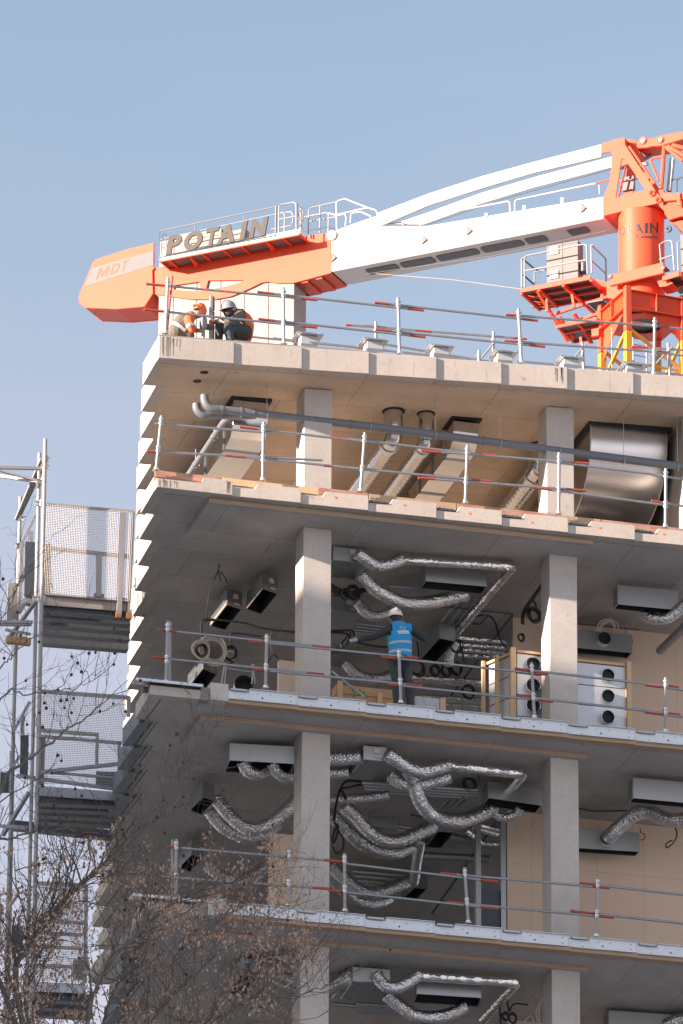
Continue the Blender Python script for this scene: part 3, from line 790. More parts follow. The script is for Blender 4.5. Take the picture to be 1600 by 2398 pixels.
def plate2(name, pts, off, depth, m, off2):
    """the same outline on the far side plate, in world space"""
    mb = MB(); mb.prism([cp(x, y, off) - NN * (off - off2) for x, y in pts], -NN * depth)
    return mb.build(name, m, crane)
# --- white counter jib girder and its two tie bars
gird = [(776, 636), (776, 562), (788, 538), (840, 519), (888, 503), (893, 529), (998, 529), (1414, 460), (1414, 512), (1395, 515), (1268, 541)]
gm_ = plate('counter_jib_girder', gird, 0.5, 1.0, 'white_paint', bevel=0.02)
plate('girder_rib', [(777, 612), (1414, 487), (1414, 491), (777, 616)], 0.512, 0.012, 'white_paint')
tie = [(883, 499), (1005, 452.5), (1130, 412), (1255, 377.5), (1408.6, 337.5), (1408.6, 367), (1255, 403), (1130, 440), (1005, 480), (892.5, 528.5)]
plate('tie_bar', tie, 0.502, 0.08, 'white_paint', bevel=0.01)
tie2 = [(925, 527), (1005, 500), (1130, 454), (1255, 417), (1436, 369), (1436, 394), (1255, 441), (1130, 479), (995, 528)]
mb = MB(); mb.prism([cp(x, y, -0.5) for x, y in tie2], NN * 0.08); mb.build('tie_bar', 'white_paint', crane, bevel=0.01)
# openings with grating in the girder's underside
zb_ = cp(1100, 573, 0.5)
def under(x0, y0, x1, y1, t0=0.25, t1=0.62):
    a, b = cp(x0, y0, 0.5), cp(x1, y1, 0.5)
    mb = MB(); c = [a - NN * t0 - J * 0.0, b - NN * t0, b - NN * t1, a - NN * t1]
    k = (b - a) * 0.05
    c = [a - NN * t0 + k, b - NN * t0 - k, b - NN * (t0 + 0.06), b - NN * (t1 - 0.06), b - NN * t1 - k, a - NN * t1 + k, a - NN * (t1 - 0.06), a - NN * (t0 + 0.06)]
    mb.prism([p - UZ * 0.003 for p in c], (0, 0, -0.012)); mb.build('grating', 'grating', gm_)
def yb_(x): return (636 - 0.1935 * (x - 777) if x < 1268 else 541 - 0.205 * (x - 1268)) + 0.6
for (x0, x1) in ((845, 917), (925, 1002), (1010, 1105), (1114, 1210), (1218, 1265), (1318, 1364)):
    under(x0, yb_(x0), x1, yb_(x1))
for (x, y) in ((990, 562), (1095, 541), (1362, 488), (778, 604)):
    a = cp(x, y, 0.5); mb = MB(); mb.prism([a + UZ * 0.14, a - UZ * 0.14, a - J * 0.14 - UZ * 0.02], NN * 0.05); mb.build('gusset', 'cabinet_grey', crane)  # white gussets drawn grey, their shading put into the colour
for (x, y) in ((1139, 506), (1228, 488), (1317, 470)):
    a = cp(x, y, 0.5); MB().obox(a + UZ * 0.0, J * 0.04, NN * 0.03, UZ * 0.075).build('lug', 'white_paint', crane)
# pin joint between girder and orange boom
a = cp(777, 551.5, 0.53); MB().cyl(a + NN * 0.03, a - NN * 0.05, 0.14, n=20).build('pin_plate', 'white_paint', crane)
# --- orange boom: two side plates with cut outs
boom = [(346, 631), (358, 688), (394, 693.5), (446.5, 700.7), (504, 700.7), (540, 694), (561, 686), (590, 673), (612, 662), (625, 659.5), (650, 663), (686, 662.4), (707, 657.6), (775.6, 639), (774.5, 545), (719, 551.5), (480, 600), (392, 622)]
h1 = [(407, 668), (466.7, 659.4), (471.5, 681.5), (430, 680.5), (407, 678)]
h2 = [(487.7, 656.5), (572, 655.6), (560, 662), (530, 671), (482, 679.5)]
def slit(outer, io, hole, ih):
    o = outer[:io + 1] + hole[ih:] + hole[:ih + 1] + outer[io:]
    return o
def area(p): return sum(p[i][0] * p[(i + 1) % len(p)][1] - p[(i + 1) % len(p)][0] * p[i][1] for i in range(len(p)))
def with_holes(outer, holes):
    for (io, hole, ih) in sorted(holes, key=lambda q: -q[0]):
        if area(outer) * area(hole) > 0: hole = [hole[0]] + hole[:0:-1]; ih = (len(hole) - ih) % len(hole)
        outer = slit(outer, io, hole, ih)
    return outer
bh = with_holes(boom, [(2, h1, 4), (4, h2, 4)])
plate('boom_plate', bh, 0.5, 0.04, 'orange_paint')
mb = MB(); mb.prism([cp(x, y, 0.5) - NN * 0.96 for x, y in bh], -NN * 0.04); mb.build('boom_plate', 'orange_paint', crane)
# bottom and top webs of the boom
def web(pts, off, depth, th, m='red_paint', name='boom_web'):
    for (a, b) in zip(pts[:-1], pts[1:]):
        p, q = cp(*a), cp(*b)
        mb = MB(); mb.prism([p - NN * 0.045, q - NN * 0.045, q - NN * 0.955, p - NN * 0.955], (0, 0, th)); mb.build(name, m, crane)
web([(690, 661), (707, 657.4), (775, 639)], 0.5, 1, 0.03)
web([(392, 622), (480, 600), (719, 551.7), (774, 545.2)], 0.5, 1, -0.03, 'orange_paint')
for x, y in ((712, 656), (745, 647.5)):
    p = cp(x, y); MB().obox(p - NN * 0.5 - UZ * 0.03, J * 0.09, NN * 0.44, UZ * 0.02).build('stiffener', 'red_paint', crane)
# ballast housing with the name band
hous = [(360.7, 568), (290.3, 585.5), (224.3, 607.5), (217, 614.8), (186, 689.6), (184, 700), (187.6, 711.6), (200, 721), (272.7, 724), (338.7, 718), (358.5, 687), (357, 632), (360.5, 631)]
plate('ballast_housing', hous, 0.56, 0.05, 'orange_paint', bevel=0.008)
mb = MB(); mb.prism([cp(x, y, 0.5) - NN * 0.96 for x, y in hous[2:-2]], -NN * 0.05); mb.build('ballast_housing', 'orange_paint', crane)
for (a, b) in (((200, 721), (272.7, 724)), ((272.7, 724), (338.7, 718)), ((338.7, 718), (358.5, 688))):
    p, q = cp(*a, 0.5), cp(*b, 0.5)
    mb = MB(); mb.prism([p, q, q - NN * 0.93, p - NN * 0.93], (0, 0, 0.04)); mb.build('housing_floor', 'red_paint', crane)
for (x, y) in ((224, 729), (355, 722)):
    p = cp(x, y, 0.1); MB().obox(p, J * 0.03, NN * 0.03, UZ * 0.07).build('lug', 'red_paint', crane)
band = [(359.4, 587.5), (359.4, 619.5), (198, 671), (216, 628)]
plate('name_band', band, 0.566, 0.005, 'grey_band')
for (x, y) in ((230, 718), (332, 714), (231, 608), (327, 579)):
    p = cp(x, y, 0.566); MB().cyl(p, p - NN * 0.01, 0.022, n=8).build('bolt', 'dark_steel', crane)
# --- letters
_fc = {}
def glyph(ch, bold=0.02):
    if ch == 'M':
        return ([(0, 0), (0.2, 0), (0.2, 0.62), (0.42, 0.1), (0.58, 0.1), (0.8, 0.62), (0.8, 0), (1, 0), (1, 1), (0.74, 1), (0.5, 0.42), (0.26, 1), (0, 1)], [tuple(range(13))])
    if (ch, bold) not in _fc:
        c = bpy.data.curves.new('glyph', 'FONT'); c.body = ch; c.offset = bold; c.resolution_u = 4
        o = bpy.data.objects.new('glyph', c); col.objects.link(o)
        dg = bpy.context.evaluated_depsgraph_get(); dg.update()
        me = o.evaluated_get(dg).to_mesh()
        vv = [V((p.co.x, p.co.y)) for p in me.vertices]; ff = [tuple(p.vertices) for p in me.polygons]
        o.evaluated_get(dg).to_mesh_clear()
        bpy.data.objects.remove(o); bpy.data.curves.remove(c)
        x0 = min(p.x for p in vv); x1 = max(p.x for p in vv); y0 = min(p.y for p in vv); y1 = max(p.y for p in vv)
        _fc[(ch, bold)] = ([((p.x - x0) / (x1 - x0), (p.y - y0) / (y1 - y0)) for p in vv], ff)
    return _fc[(ch, bold)]
def letter(ch, fn, name, m, par, depth, bold=0.035):
    """fn(u,v) -> world point; extruded by depth vector at each point given by fn(u,v,1)"""
    vv, ff = glyph(ch, bold)
    n = len(vv)
    P = [fn(a, b, 0) for a, b in vv] + [fn(a, b, 1) for a, b in vv]
    F = [tuple(f) for f in ff] + [tuple(i + n for i in reversed(f)) for f in ff]
    ec = {}
    for f in ff:
        for i in range(len(f)):
            e = (f[i], f[(i + 1) % len(f)]); ec[e] = 1
    for (a, b) in list(ec):
        if (b, a) not in ec: F.append((b, a, a + n, b + n))
    return MB().add(P, F).build(name, m, par)
def flat_letters(word, boxes, bl, tl, off, m, par, name='letter', depth=0.03, bold=0.035, shear=0.0):
    """boxes: px x-range of each letter along the baseline; bl / tl: px baseline and top line ((x,y),(x,y))"""
    (ax, ay), (bx_, by) = bl; (cx, cy), (dx, dy) = tl
    for ch, (x0, x1) in zip(word, boxes):
        def fn(u, v, k, x0=x0, x1=x1):
            x = x0 + (x1 - x0) * u
            yb = ay + (by - ay) * (x - ax) / (bx_ - ax)
            yt = cy + (dy - cy) * (x - cx) / (dx - cx)
            xs = x + shear * v
            yb2 = ay + (by - ay) * (xs - ax) / (bx_ - ax); yt2 = cy + (dy - cy) * (xs - cx) / (dx - cx)
            return cp(xs, yb2 + (yt2 - yb2) * v, off) - NN * (depth * k)
        letter(ch, fn, name, m, par, depth, bold)
flat_letters('MDT', [(224.5, 250), (257, 276), (281, 295)], ((224.5, 654.5), (295, 632)), ((228, 630), (304, 606)), 0.571, 'orange_paint', crane, depth=0.004, shear=8, bold=0.03)

# --- catwalk with the big name sign on the near side of the boom
SG = 1.15
def deck(p0, p1, off, back, th=0.06):
    a, b = cp(*p0, off), cp(*p1, off)
    return a, b
cat_ = MB(); a, b = cp(375, 607, SG), cp(701, 544, SG)
cat_.prism([a, b, b - NN * (SG - 0.50), a - NN * (SG - 0.50)], (0, 0, -0.02)); cat_.build('catwalk_floor', 'grating', crane)
MB().obox((a + b) / 2 + UZ * 0.02, (b - a) / 2, NN * 0.012, UZ * 0.075).build('toe_plate', 'white_paint', crane)
MB().obox((a + b) / 2 - UZ * 0.075, (b - a) / 2, NN * 0.02, UZ * 0.018).build('catwalk_edge', 'orange_paint', crane)
MB().obox((a + b) / 2 - NN * (SG - 0.53) - UZ * 0.05, (b - a) / 2, NN * 0.03, UZ * 0.03).build('catwalk_edge', 'red_paint', crane)
for k in (0.0, 0.06, 0.3, 0.45, 0.58, 0.76, 0.88, 1.0):
    p = a.lerp(b, k); MB().obox(p - NN * (SG - 0.5) / 2 - UZ * 0.05, J * 0.02, NN * (SG - 0.5) / 2, UZ * 0.028).build('catwalk_joist', 'red_paint', crane)
for (x, y, x2, y2) in ((444, 600, 461, 629), (622, 563.5, 640, 593)):
    p, q = cp(x, y, SG), cp(x2, y2, 0.52)
    mb = MB(); r_ = V((p.x, p.y, p.z)) ; t_ = p - NN * (SG - 0.53)
    mb.prism([p, t_, q], J * 0.02); mb.build('bracket', 'red_paint', crane)
def rail_path(pts, off, r=0.022, m='tube_steel', name='hand_rail', offs=None):
    P = [cp(x, y, o if offs else off) for (x, y), o in zip(pts, offs or [0] * len(pts))] if offs else [cp(x, y, off) for x, y in pts]
    return MB().tube(P, r, 8).build(name, m, crane, smooth=True)
# sign frame
rail_path([(373, 611), (374.5, 541), (647, 483.5)], SG, 0.018, 'rail_backlit')
rail_path([(647, 483), (646, 552)], SG, 0.03, 'rail_backlit')
rail_path([(374, 603), (646, 551)], SG + 0.02, 0.016, 'dark_steel')
rail_path([(388, 598), (620, 551.5)], SG + 0.03, 0.018, 'dark_steel')
rail_path([(457, 525), (457, 541)], SG, 0.012, 'rail_backlit'); rail_path([(572, 502), (572, 517)], SG, 0.012, 'rail_backlit')
rail_path([(376, 561), (400, 555), (647, 501)], SG - 0.1, 0.014, 'tube_pale')
rail_path([(376, 573), (520, 549)], SG - 0.1, 0.008, 'rail_backlit')
rail_path([(377, 606), (380, 552), (388, 547), (391, 555), (391, 598)], SG - 0.1, 0.01, 'dark_steel')
rail_path([(378, 576), (391, 587)], SG - 0.1, 0.01, 'dark_steel')
for q in ((393, 620, 401, 552, 405, 543), (406, 549, 411, 590, 407, 543)):
    pass
sign = flat_letters('POTAIN', [(388, 420), (427, 470), (477, 506), (506, 549), (560.5, 572), (582.5, 620)], ((388.3, 597), (620.7, 550.5)), ((397, 552.5), (626.5, 507)), SG + 0.06, 'grey_letter', crane, depth=0.05, shear=8, bold=0.05)
# farther hand rail and the gate loops right of the sign
for pts, o, m in (([(653, 550), (654, 482), (660, 479), (688, 473.5), (694, 478), (694.5, 544)], SG, 'tube_pale'), ([(654, 514), (694, 506)], SG, 'tube_pale'),
        ([(695, 543), (696, 477), (709, 491), (711, 498), (709, 518), (697, 512)], 0.9, 'rail_backlit'), ([(704, 548), (704.5, 484)], 0.75, 'tube_pale'),
        ([(722, 547), (724, 490), (731, 486), (787, 473)], 0.45, 'tube_pale'), ([(749, 546), (750, 482)], 0.45, 'tube_pale'), ([(722, 519), (788, 508)], 0.45, 'tube_pale'),
        ([(789, 545), (788, 474), (793, 470), (808, 465.5), (860, 486), (880, 492), (884, 500), (884, 508)], 0.45, 'white_paint'), ([(789, 503), (862, 486)], 0.45, 'white_paint'),
        ([(647, 503), (663, 497), (667, 505), (666.5, 545)], -0.45, 'tube_pale'), ([(668, 497.5), (682, 496), (686, 502), (686, 520), (681, 529), (635, 537)], -0.45, 'tube_pale'),
        ([(709, 509), (765, 497.5), (770, 503), (769, 545)], -0.45, 'tube_pale'), ([(697, 500), (710, 541), (768, 531), (790, 538)], -0.45, 'dark_steel'), ([(770, 499), (790, 505), (808, 501), (811, 510), (809, 530)], -0.45, 'white_paint'),
        ([(821, 523), (822, 502), (826, 499), (845, 496), (870, 507)], -0.45, 'white_paint')):
    rail_path(pts, o, 0.02, m)
# rails along the white girder
rail_path([(985, 533), (985.5, 514), (988, 511), (1060, 496), (1188, 471.5), (1194, 474), (1195, 503)], 0.45, 0.02, 'white_paint')
rail_path([(1206, 501), (1206, 472), (1210, 468), (1395, 429.5)], 0.45, 0.02, 'white_paint'); rail_path([(1395, 429.5), (1430, 421.5)], 0.45, 0.022, 'orange_paint')
rail_path([(945, 527), (940, 521), (893, 526)], 0.3, 0.02, 'white_paint'); rail_path([(1403, 430), (1404, 455)], 0.4, 0.01, 'white_paint')
MB().tube([cp(1000, 527, -0.2), cp(1180, 466, -0.2), cp(1430, 397, -0.2)], 0.009, 5).build('cable', 'tube_steel', crane)
MB().tube([cp(880, 641, 0.2), cp(1060, 655, 0.6), cp(1222, 677, 0.9)], 0.007, 5).build('cable', 'timber_strip', crane)
MB().tube([cp(860, 641, 0.2), cp(1150, 600, 0.3), cp(1420, 540, 0.5)], 0.006, 5).build('cable', 'tube_steel', crane)

# --- tower head: two A-frame plates with cross pieces
head = [(1408.8, 336.3), (1434, 330), (1434, 327.5), (1462.8, 323), (1464, 339), (1500, 394), (1540, 454), (1551, 465), (1551, 472), (1535.7, 477), (1480, 489), (1415, 505), (1415, 457), (1427.7, 427.5), (1435.4, 362), (1430, 355), (1408.8, 358.7)]
hole = [(1455, 373), (1459, 371), (1464, 373), (1512, 444.5), (1441.7, 463.3)]
hp = with_holes(head, [(14, hole, 0)])
plate('tower_head_plate', hp, 0.52, 0.045, 'orange_paint')
mb = MB(); mb.prism([cp(x, y, 0.5) - NN * 0.97 for x, y in hp], -NN * 0.045); mb.build('tower_head_plate', 'orange_paint', crane)
for (a, b) in (((1415, 505), (1480, 489)), ((1480, 489), (1536, 477))):
    p, q = cp(*a), cp(*b); mb = MB(); mb.prism([p - NN * 0.03, q - NN * 0.03, q - NN * 0.97, p - NN * 0.97], (0, 0, 0.03)); mb.build('head_floor', 'orange_paint', crane)
p, q = cp(1437, 328), cp(1463, 323); mb = MB(); mb.prism([p - NN * .03, q - NN * .03, q - NN * .97, p - NN * .97], (0, 0, -0.03)); mb.build('head_cross_plate', 'red_paint', crane)
p, q = cp(1465, 342), cp(1490, 380); mb = MB(); mb.prism([p - NN * .03, q - NN * .03, q - NN * .97, p - NN * .97], J * 0.03); mb.build('head_cross_plate', 'red_paint', crane)
rail_path([(1474, 343), (1534, 430)], 0.55, 0.035, 'orange_paint', 'edge_bar')
MB().obox(cp(1473, 431, -0.1), J * 0.16, NN * 0.05, UZ * 0.2).build('switch_box', 'cabinet_grey', crane)
MB().tube([cp(1449, 463, 0.1), cp(1466, 390, 0.1)], 0.025, 6).build('ladder_rail', 'red_paint', crane)
MB().tube([cp(1447, 424, 0.0), cp(1500, 418, 0.0)], 0.016, 6).build('ladder_rung', 'tube_pale', crane)
MB().tube([cp(1437, 400, -0.2), cp(1500, 378, -0.2), cp(1548, 352, -0.2)], 0.05, 8).build('winch_boom', 'tube_pale', crane)
MB().obox(cp(1508, 385, 0.3), J * 0.12, NN * 0.04, UZ * 0.04).build('switch_box', 'white_paint', crane)
# links to the jib on the right
link = [(1489, 331), (1513, 323), (1526, 324), (1548, 316.5), (1588, 308.5), (1625, 306), (1625, 318), (1567, 336), (1546, 342), (1527, 343), (1515, 346), (1492, 347)]
plate('jib_link', link, 0.30, 0.60, 'orange_paint', bevel=0.02)
for x, y, rr in ((1505, 329, 0.055), (1546, 327, 0.05)):
    p = cp(x, y, 0.36); MB().cyl(p, p - NN * 0.1, rr, n=16).build('pin', 'white_paint', crane, smooth=True)
    p = cp(x, y, 0.325); MB().cyl(p, p - NN * 0.05, rr * 2.0, n=20).build('pin_plate', 'orange_paint', crane)
plate('jib_link', [(1462, 325), (1489, 329), (1490, 346), (1500, 358), (1494, 368), (1476, 350)], 0.2, 0.4, 'red_paint')
for pts, rr, m in (([(1556, 342), (1553, 395), (1549, 442)], 0.055, 'orange_paint'), ([(1524, 376), (1530, 371), (1556, 368)], 0.03, 'orange_paint'), ([(1524, 376), (1544, 424)], 0.03, 'orange_paint'),
        ([(1564, 342), (1598, 362), (1625, 380)], 0.06, 'orange_paint'), ([(1575, 340), (1625, 352)], 0.06, 'orange_paint'), ([(1558, 344), (1600, 376)], 0.05, 'orange_paint')):
    rail_path(pts, 0.4, rr, m, 'jib_strut')
MB().bar(cp(1575, 372, 0.2), cp(1567, 448, 0.2), 0.13, 0.10, J).build('cab_post', 'tube_steel', crane)
rail_path([(1571, 422), (1600, 415), (1610, 416)], 0.2, 0.02, 'dark_steel'); rail_path([(1585, 448), (1585, 424), (1590, 418)], 0.3, 0.022, 'dark_steel')
jib = [(1541, 445), (1553, 443), (1556, 450), (1575, 452), (1630, 455), (1630, 464), (1551, 472)]
plate('jib_girder', jib, 0.5, 1.0, 'orange_paint', bevel=0.015)
plate('jib_girder', [(1552, 474), (1630, 462), (1630, 500), (1590, 508), (1566, 516), (1556, 500)], 0.42, 0.9, 'red_paint', bevel=0.01)
plate('jib_lug', [(1585, 451), (1592, 450), (1594, 480), (1585, 481)], 0.56, 0.04, 'orange_paint')
for (x, y) in ((1542, 468), (1527, 452)):
    p = cp(x, y, 0.56); MB().torus(p, NN, 0.07, 0.02, 16, 6).build('shackle', 'orange_paint', crane, smooth=True)
p = cp(1566.5, 537, 0.5); MB().torus(p, NN, 0.06, 0.035, 20, 8).build('sheave', 'dark_steel', crane, smooth=True)
plate('cab_wall', [(1593, 550), (1630, 548), (1630, 655), (1597, 640)], 0.3, 0.8, 'cabinet_grey')
plate('jib_girder', [(1570, 520), (1630, 512), (1630, 560), (1600, 545), (1585, 528)], 0.3, 0.5, 'red_paint')

# --- turret drum with the painted name
ax0 = V((OC.x, OC.y, 0))
def zc(y): return aP(V((OC.x, OC.y, 0)), -fh, 1503, y).z
RT = 0.605
MB().cyl((OC.x, OC.y, cp(1503, 485, 0.5).z - 0.01), (OC.x, OC.y, zc(705)), RT, n=64).build('turret', 'orange_paint', crane, smooth=True)
MB().cyl((OC.x, OC.y, zc(703)), (OC.x, OC.y, zc(712)), RT + 0.02, n=64).build('turret_collar', 'red_paint', crane, smooth=True)
def drum_pt(px, py, rr):
    # px measured across the drum's face as seen, wrapped on the cylinder
    d = ray(px, py); o = CAM - ax0; dx, dy = V((d.x, d.y, 0)), V((o.x, o.y, 0))
    A = dx.dot(dx); B = 2 * dx.dot(dy); C_ = dy.dot(dy) - rr * rr
    D_ = max(B * B - 4 * A * C_, 0.0)
    return CAM + d * ((-B - math.sqrt(D_)) / (2 * A))
def drum_letters(word, boxes, base, top, m, bold, name):
    for ch, (x0, x1) in zip(word, boxes):
        def fn(u, v, k, x0=x0, x1=x1):
            x = x0 + (x1 - x0) * u
            return drum_pt(x, base(x) + (top(x) - base(x)) * v, RT + (0.004 if k == 0 else 0.0005))
        letter(ch, fn, name, m, crane, 0, bold)
drum_letters('OTAIN', [(1450.5, 1463), (1464, 1480), (1482, 1508), (1510.5, 1517), (1522, 1542)], lambda x: 555 - (x - 1450) * 0.26 if x < 1480 else 547.2 - (x - 1480) * 0.03, lambda x: 531 - (x - 1450) * 0.24 if x < 1480 else 523.8 - (x - 1480) * 0.05, 'dark_letter', 0.03, 'letter')
drum_letters('anitowoc', [(1502 + 4.9 * k, 1506 + 4.9 * k) for k in range(8)], lambda x: 557 + (x - 1500) * 0.04, lambda x: 551.5 + (x - 1500) * 0.04, 'dark_letter', 0.02, 'letter')
drum_letters('C', [(1489, 1500)], lambda x: 559, lambda x: 548, 'dark_letter', 0.02, 'emblem')
# --- slewing platform under the drum
def rpt(lat, dep, z): return V((OC.x, OC.y, 0)) + rh * lat + fh * dep + UZ * z
zsl = zc(715)
mb = MB(); p, q = cp(1430, 658, 0.78), cp(1556, 628, 0.78); mb.obox((p + q) / 2, (q - p) / 2, NN * 0.05, UZ * 0.16); mb.build('slew_arm', 'orange_paint', crane, bevel=0.015)
mb = MB(); p, q = cp(1430, 652, 0.78), cp(1556, 622, 0.78); mb.prism([p, q, q - NN * 0.4, p - NN * 0.4], (0, 0, 0.02)); mb.build('slew_arm_flange', 'red_paint', crane)
for x, y in ((1428, 647), (1552, 627)):
    p = cp(x, y, 0.86); MB().cyl(p, p - NN * 0.08, 0.06, n=14).build('pin', 'dark_steel', crane)
plate('slew_bracket', [(1421, 660), (1462, 668), (1462, 690), (1440, 700), (1421, 697)], 0.6, 1.2, 'orange_paint')
MB().cyl((OC.x, OC.y, zc(712)), (OC.x, OC.y, zc(748)), RT * 0.93, n=48).build('slew_drum', 'orange_paint', crane, smooth=True)
plate('slew_wing', [(1538, 655), (1552, 642), (1576, 663), (1560, 670), (1545, 672)], 0.6, 0.5, 'orange_paint')
mb = MB(); nt_ = 60
for k in range(nt_):
    th = 2 * math.pi * k / nt_
    c = V((OC.x, OC.y, zc(752))) + V((math.cos(th), math.sin(th), 0)) * 0.78
    mb.obox(c, V((math.cos(th), math.sin(th), 0)) * 0.05, V((-math.sin(th), math.cos(th), 0)) * 0.022, UZ * 0.05)
rg = MB().cyl((OC.x, OC.y, zc(757)), (OC.x, OC.y, zc(747)), 0.76, n=48).build('slewing_ring', 'dark_steel', crane)
mb.build('gear_teeth', 'dark_steel', rg)['kind'] = 'stuff'
# --- mast top and yellow lattice mast
lv, rv = (-rh * 0.62 + fh * 1.475).normalized(), (rh * 1.475 + fh * 0.62).normalized()
SID = 1.6
F0 = V((OC.x, OC.y, 0)) - lv * (SID / 2) - rv * (SID / 2)
def zf(y): return aP(V((F0.x, F0.y, 0)), -fh, 1473, y).z
def mpt(l, r_, z): p = F0 + lv * (SID * l) + rv * (SID * r_); return V((p.x, p.y, z))
zt, zm, zl = zf(679), zf(722), zf(750)
# pivot frame: deep beams on the four sides with flanges
for (a, b) in (((0, 0), (1, 0)), ((0, 0), (0, 1)), ((1, 0), (1, 1)), ((0, 1), (1, 1))):
    p, q = mpt(*a, 0), mpt(*b, 0)
    o = (p + q) / 2 - mpt(0.5, 0.5, 0); o.normalize()
    e = (q - p) * 0.5 * 0.93; c = (p + q) / 2
    MB().obox(c + UZ * (zt + zm) / 2, e, o * 0.02, UZ * (zt - zm) / 2).build('pivot_beam', 'red_paint', crane)
    MB().obox(c + UZ * (zt - 0.015), e, o * 0.10, UZ * 0.012).build('pivot_flange', 'red_paint', crane)
    MB().obox(c + UZ * (zm + 0.0), e, o * 0.11, UZ * 0.014).build('pivot_flange', 'red_paint', crane)
    MB().obox(c + o * 0.06 + UZ * (zt + zm) / 2, (q - p).normalized() * 0.012, o * 0.05, UZ * (zt - zm) / 2 * 0.95).build('stiffener', 'orange_paint', crane)
# underside ring plate with the round opening
mb = MB(); n = 40; cz = zm - 0.02
ring_in = [V((OC.x, OC.y, cz)) + (rh * math.cos(2 * math.pi * k / n) + fh * math.sin(2 * math.pi * k / n)) * 0.5 for k in range(n)]
ring_out = [V((OC.x, OC.y, cz)) + (rh * math.cos(2 * math.pi * k / n) + fh * math.sin(2 * math.pi * k / n)) * 0.84 for k in range(n)]
mb.add(ring_in + ring_out, [(k, (k + 1) % n, n + (k + 1) % n, n + k) for k in range(n)])
mb.add([p - UZ * 0.03 for p in ring_in] + [p - UZ * 0.03 for p in ring_out], [(n + k, n + (k + 1) % n, (k + 1) % n, k) for k in range(n)]); mb.build('pivot_plate', 'red_paint', crane)
MB().cyl((OC.x, OC.y, cz + 0.02), (OC.x, OC.y, cz + 0.5), 0.52, n=32, cap=False).build('pivot_well', 'dark_steel', crane)
for (l, r_) in ((0, 0), (1, 0), (0, 1), (1, 1)):
    p = mpt(l, r_, 0)
    MB().obox(V((p.x, p.y, (zt + 0.1 + zf(775)) / 2)), lv * 0.085, rv * 0.085, UZ * ((zt + 0.1 - zf(775)) / 2)).build('pivot_leg', 'orange_paint', crane, bevel=0.01)
    MB().obox(V((p.x, p.y, (zf(776) + zf(776) - 14) / 2)), lv * 0.085, rv * 0.085, UZ * 7).build('mast_leg', 'yellow_paint', crane, bevel=0.01)
# braces
HS = 1.75
ztop = zf(775)
for f_, (a, b) in enumerate((((0, 0), (1, 0)), ((0, 0), (0, 1)), ((1, 0), (1, 1)), ((0, 1), (1, 1)))):
    for s_ in range(5):
        z1 = ztop - s_ * HS; z0 = z1 - HS / 2; z2 = z1 - HS
        A, B = mpt(*a, 0), mpt(*b, 0)
        for (p, q) in (((A.x, A.y, z1 + 0.1), (B.x, B.y, z0)), ((B.x, B.y, z0), (A.x, A.y, z2 + 0.1))):
            MB().bar(p, q, 0.075, 0.075).build('mast_brace', 'yellow_paint', crane)
        MB().bar((A.x, A.y, z0 - 0.0), (B.x, B.y, z0), 0.05, 0.05).build('mast_brace', 'yellow_paint', crane)
# sloping side wings under the platform ring
for k in (0, 1):
    p = mpt(0.1 + 0.8 * k, 0, zm); q = mpt(0.1 + 0.8 * k, 0, zf(770))
    mb = MB(); mb.prism([mpt(0.15, 0, zm - 0.02), mpt(1.0, 0, zm - 0.02), mpt(1.0, 0, zf(800)), mpt(0.9, 0, zf(790)), mpt(0.6, 0, zf(757))], rv * 0.02) if k == 0 else None
    if k == 0: mb.build('pivot_gusset', 'orange_paint', crane)
mb = MB(); mb.prism([mpt(0, 0.25, zm - 0.02), mpt(0, 1.0, zm - 0.02), mpt(0, 1.0, zf(790)), mpt(0, 0.85, zf(765))], lv * 0.02); mb.build('pivot_gusset', 'red_paint', crane)
MB().obox(mpt(0.5, 0.75, zf(790)), rv * 0.1, lv * 0.05, UZ * 0.2).build('switch_box', 'cabinet_grey', crane)
# ladder inside the mast
for k in (-1, 1):
    MB().cyl(mpt(0.5, 0.45 + 0.12 * k, zf(745)), mpt(0.5, 0.45 + 0.12 * k, zf(745) - 6), 0.025, n=6).build('ladder_rail', 'tube_pale', crane)
for k in range(18):
    MB().cyl(mpt(0.5, 0.33, zf(748) - 0.3 * k), mpt(0.5, 0.57, zf(748) - 0.3 * k), 0.014, n=6).build('ladder_rung', 'tube_pale', crane)
rest = MB()
MB().cyl(mpt(0.62, 0.0, zf(735)), mpt(0.62, 0.0, zf(900)), 0.014, n=6).build('cable', 'tube_steel', crane)
MB().obox(mpt(0.3, 1.15, zf(905)), rv * 0.7, lv * 0.5, UZ * 0.1).build('mast_deck', 'tube_steel', crane)

# --- cabinet platform left of the drum
OP = 0.60
A, B = cp(1221.5, 678, OP), cp(1384, 647, OP)
DW = 1.22
mb = MB(); mb.prism([A, B, B - NN * DW, A - NN * DW], (0, 0, -0.015)); mb.build('platform_floor', 'grating', crane)
MB().obox((A + B) / 2 - UZ * 0.04, (B - A) / 2, NN * 0.025, UZ * 0.055).build('platform_edge', 'orange_paint', crane)
MB().obox((A + B) / 2 - NN * DW - UZ * 0.05, (B - A) / 2, NN * 0.03, UZ * 0.05).build('platform_edge', 'red_paint', crane)
for k, m, w_ in ((0.0, 'red_paint', .03), (0.25, 'orange_paint', .035), (0.6, 'orange_paint', .035), (1.0, 'orange_paint', .04)):
    p = A.lerp(B, k); MB().obox(p - NN * DW / 2 - UZ * 0.09, J * w_, NN * DW / 2, UZ * 0.05).build('platform_joist', m, crane)
for k in (0.33, 0.66):
    p = A - NN * DW * k; q = B - NN * DW * k; MB().obox((p + q) / 2 - UZ * 0.06, (q - p) / 2, NN * 0.025, UZ * 0.035).build('platform_joist', 'red_paint', crane)
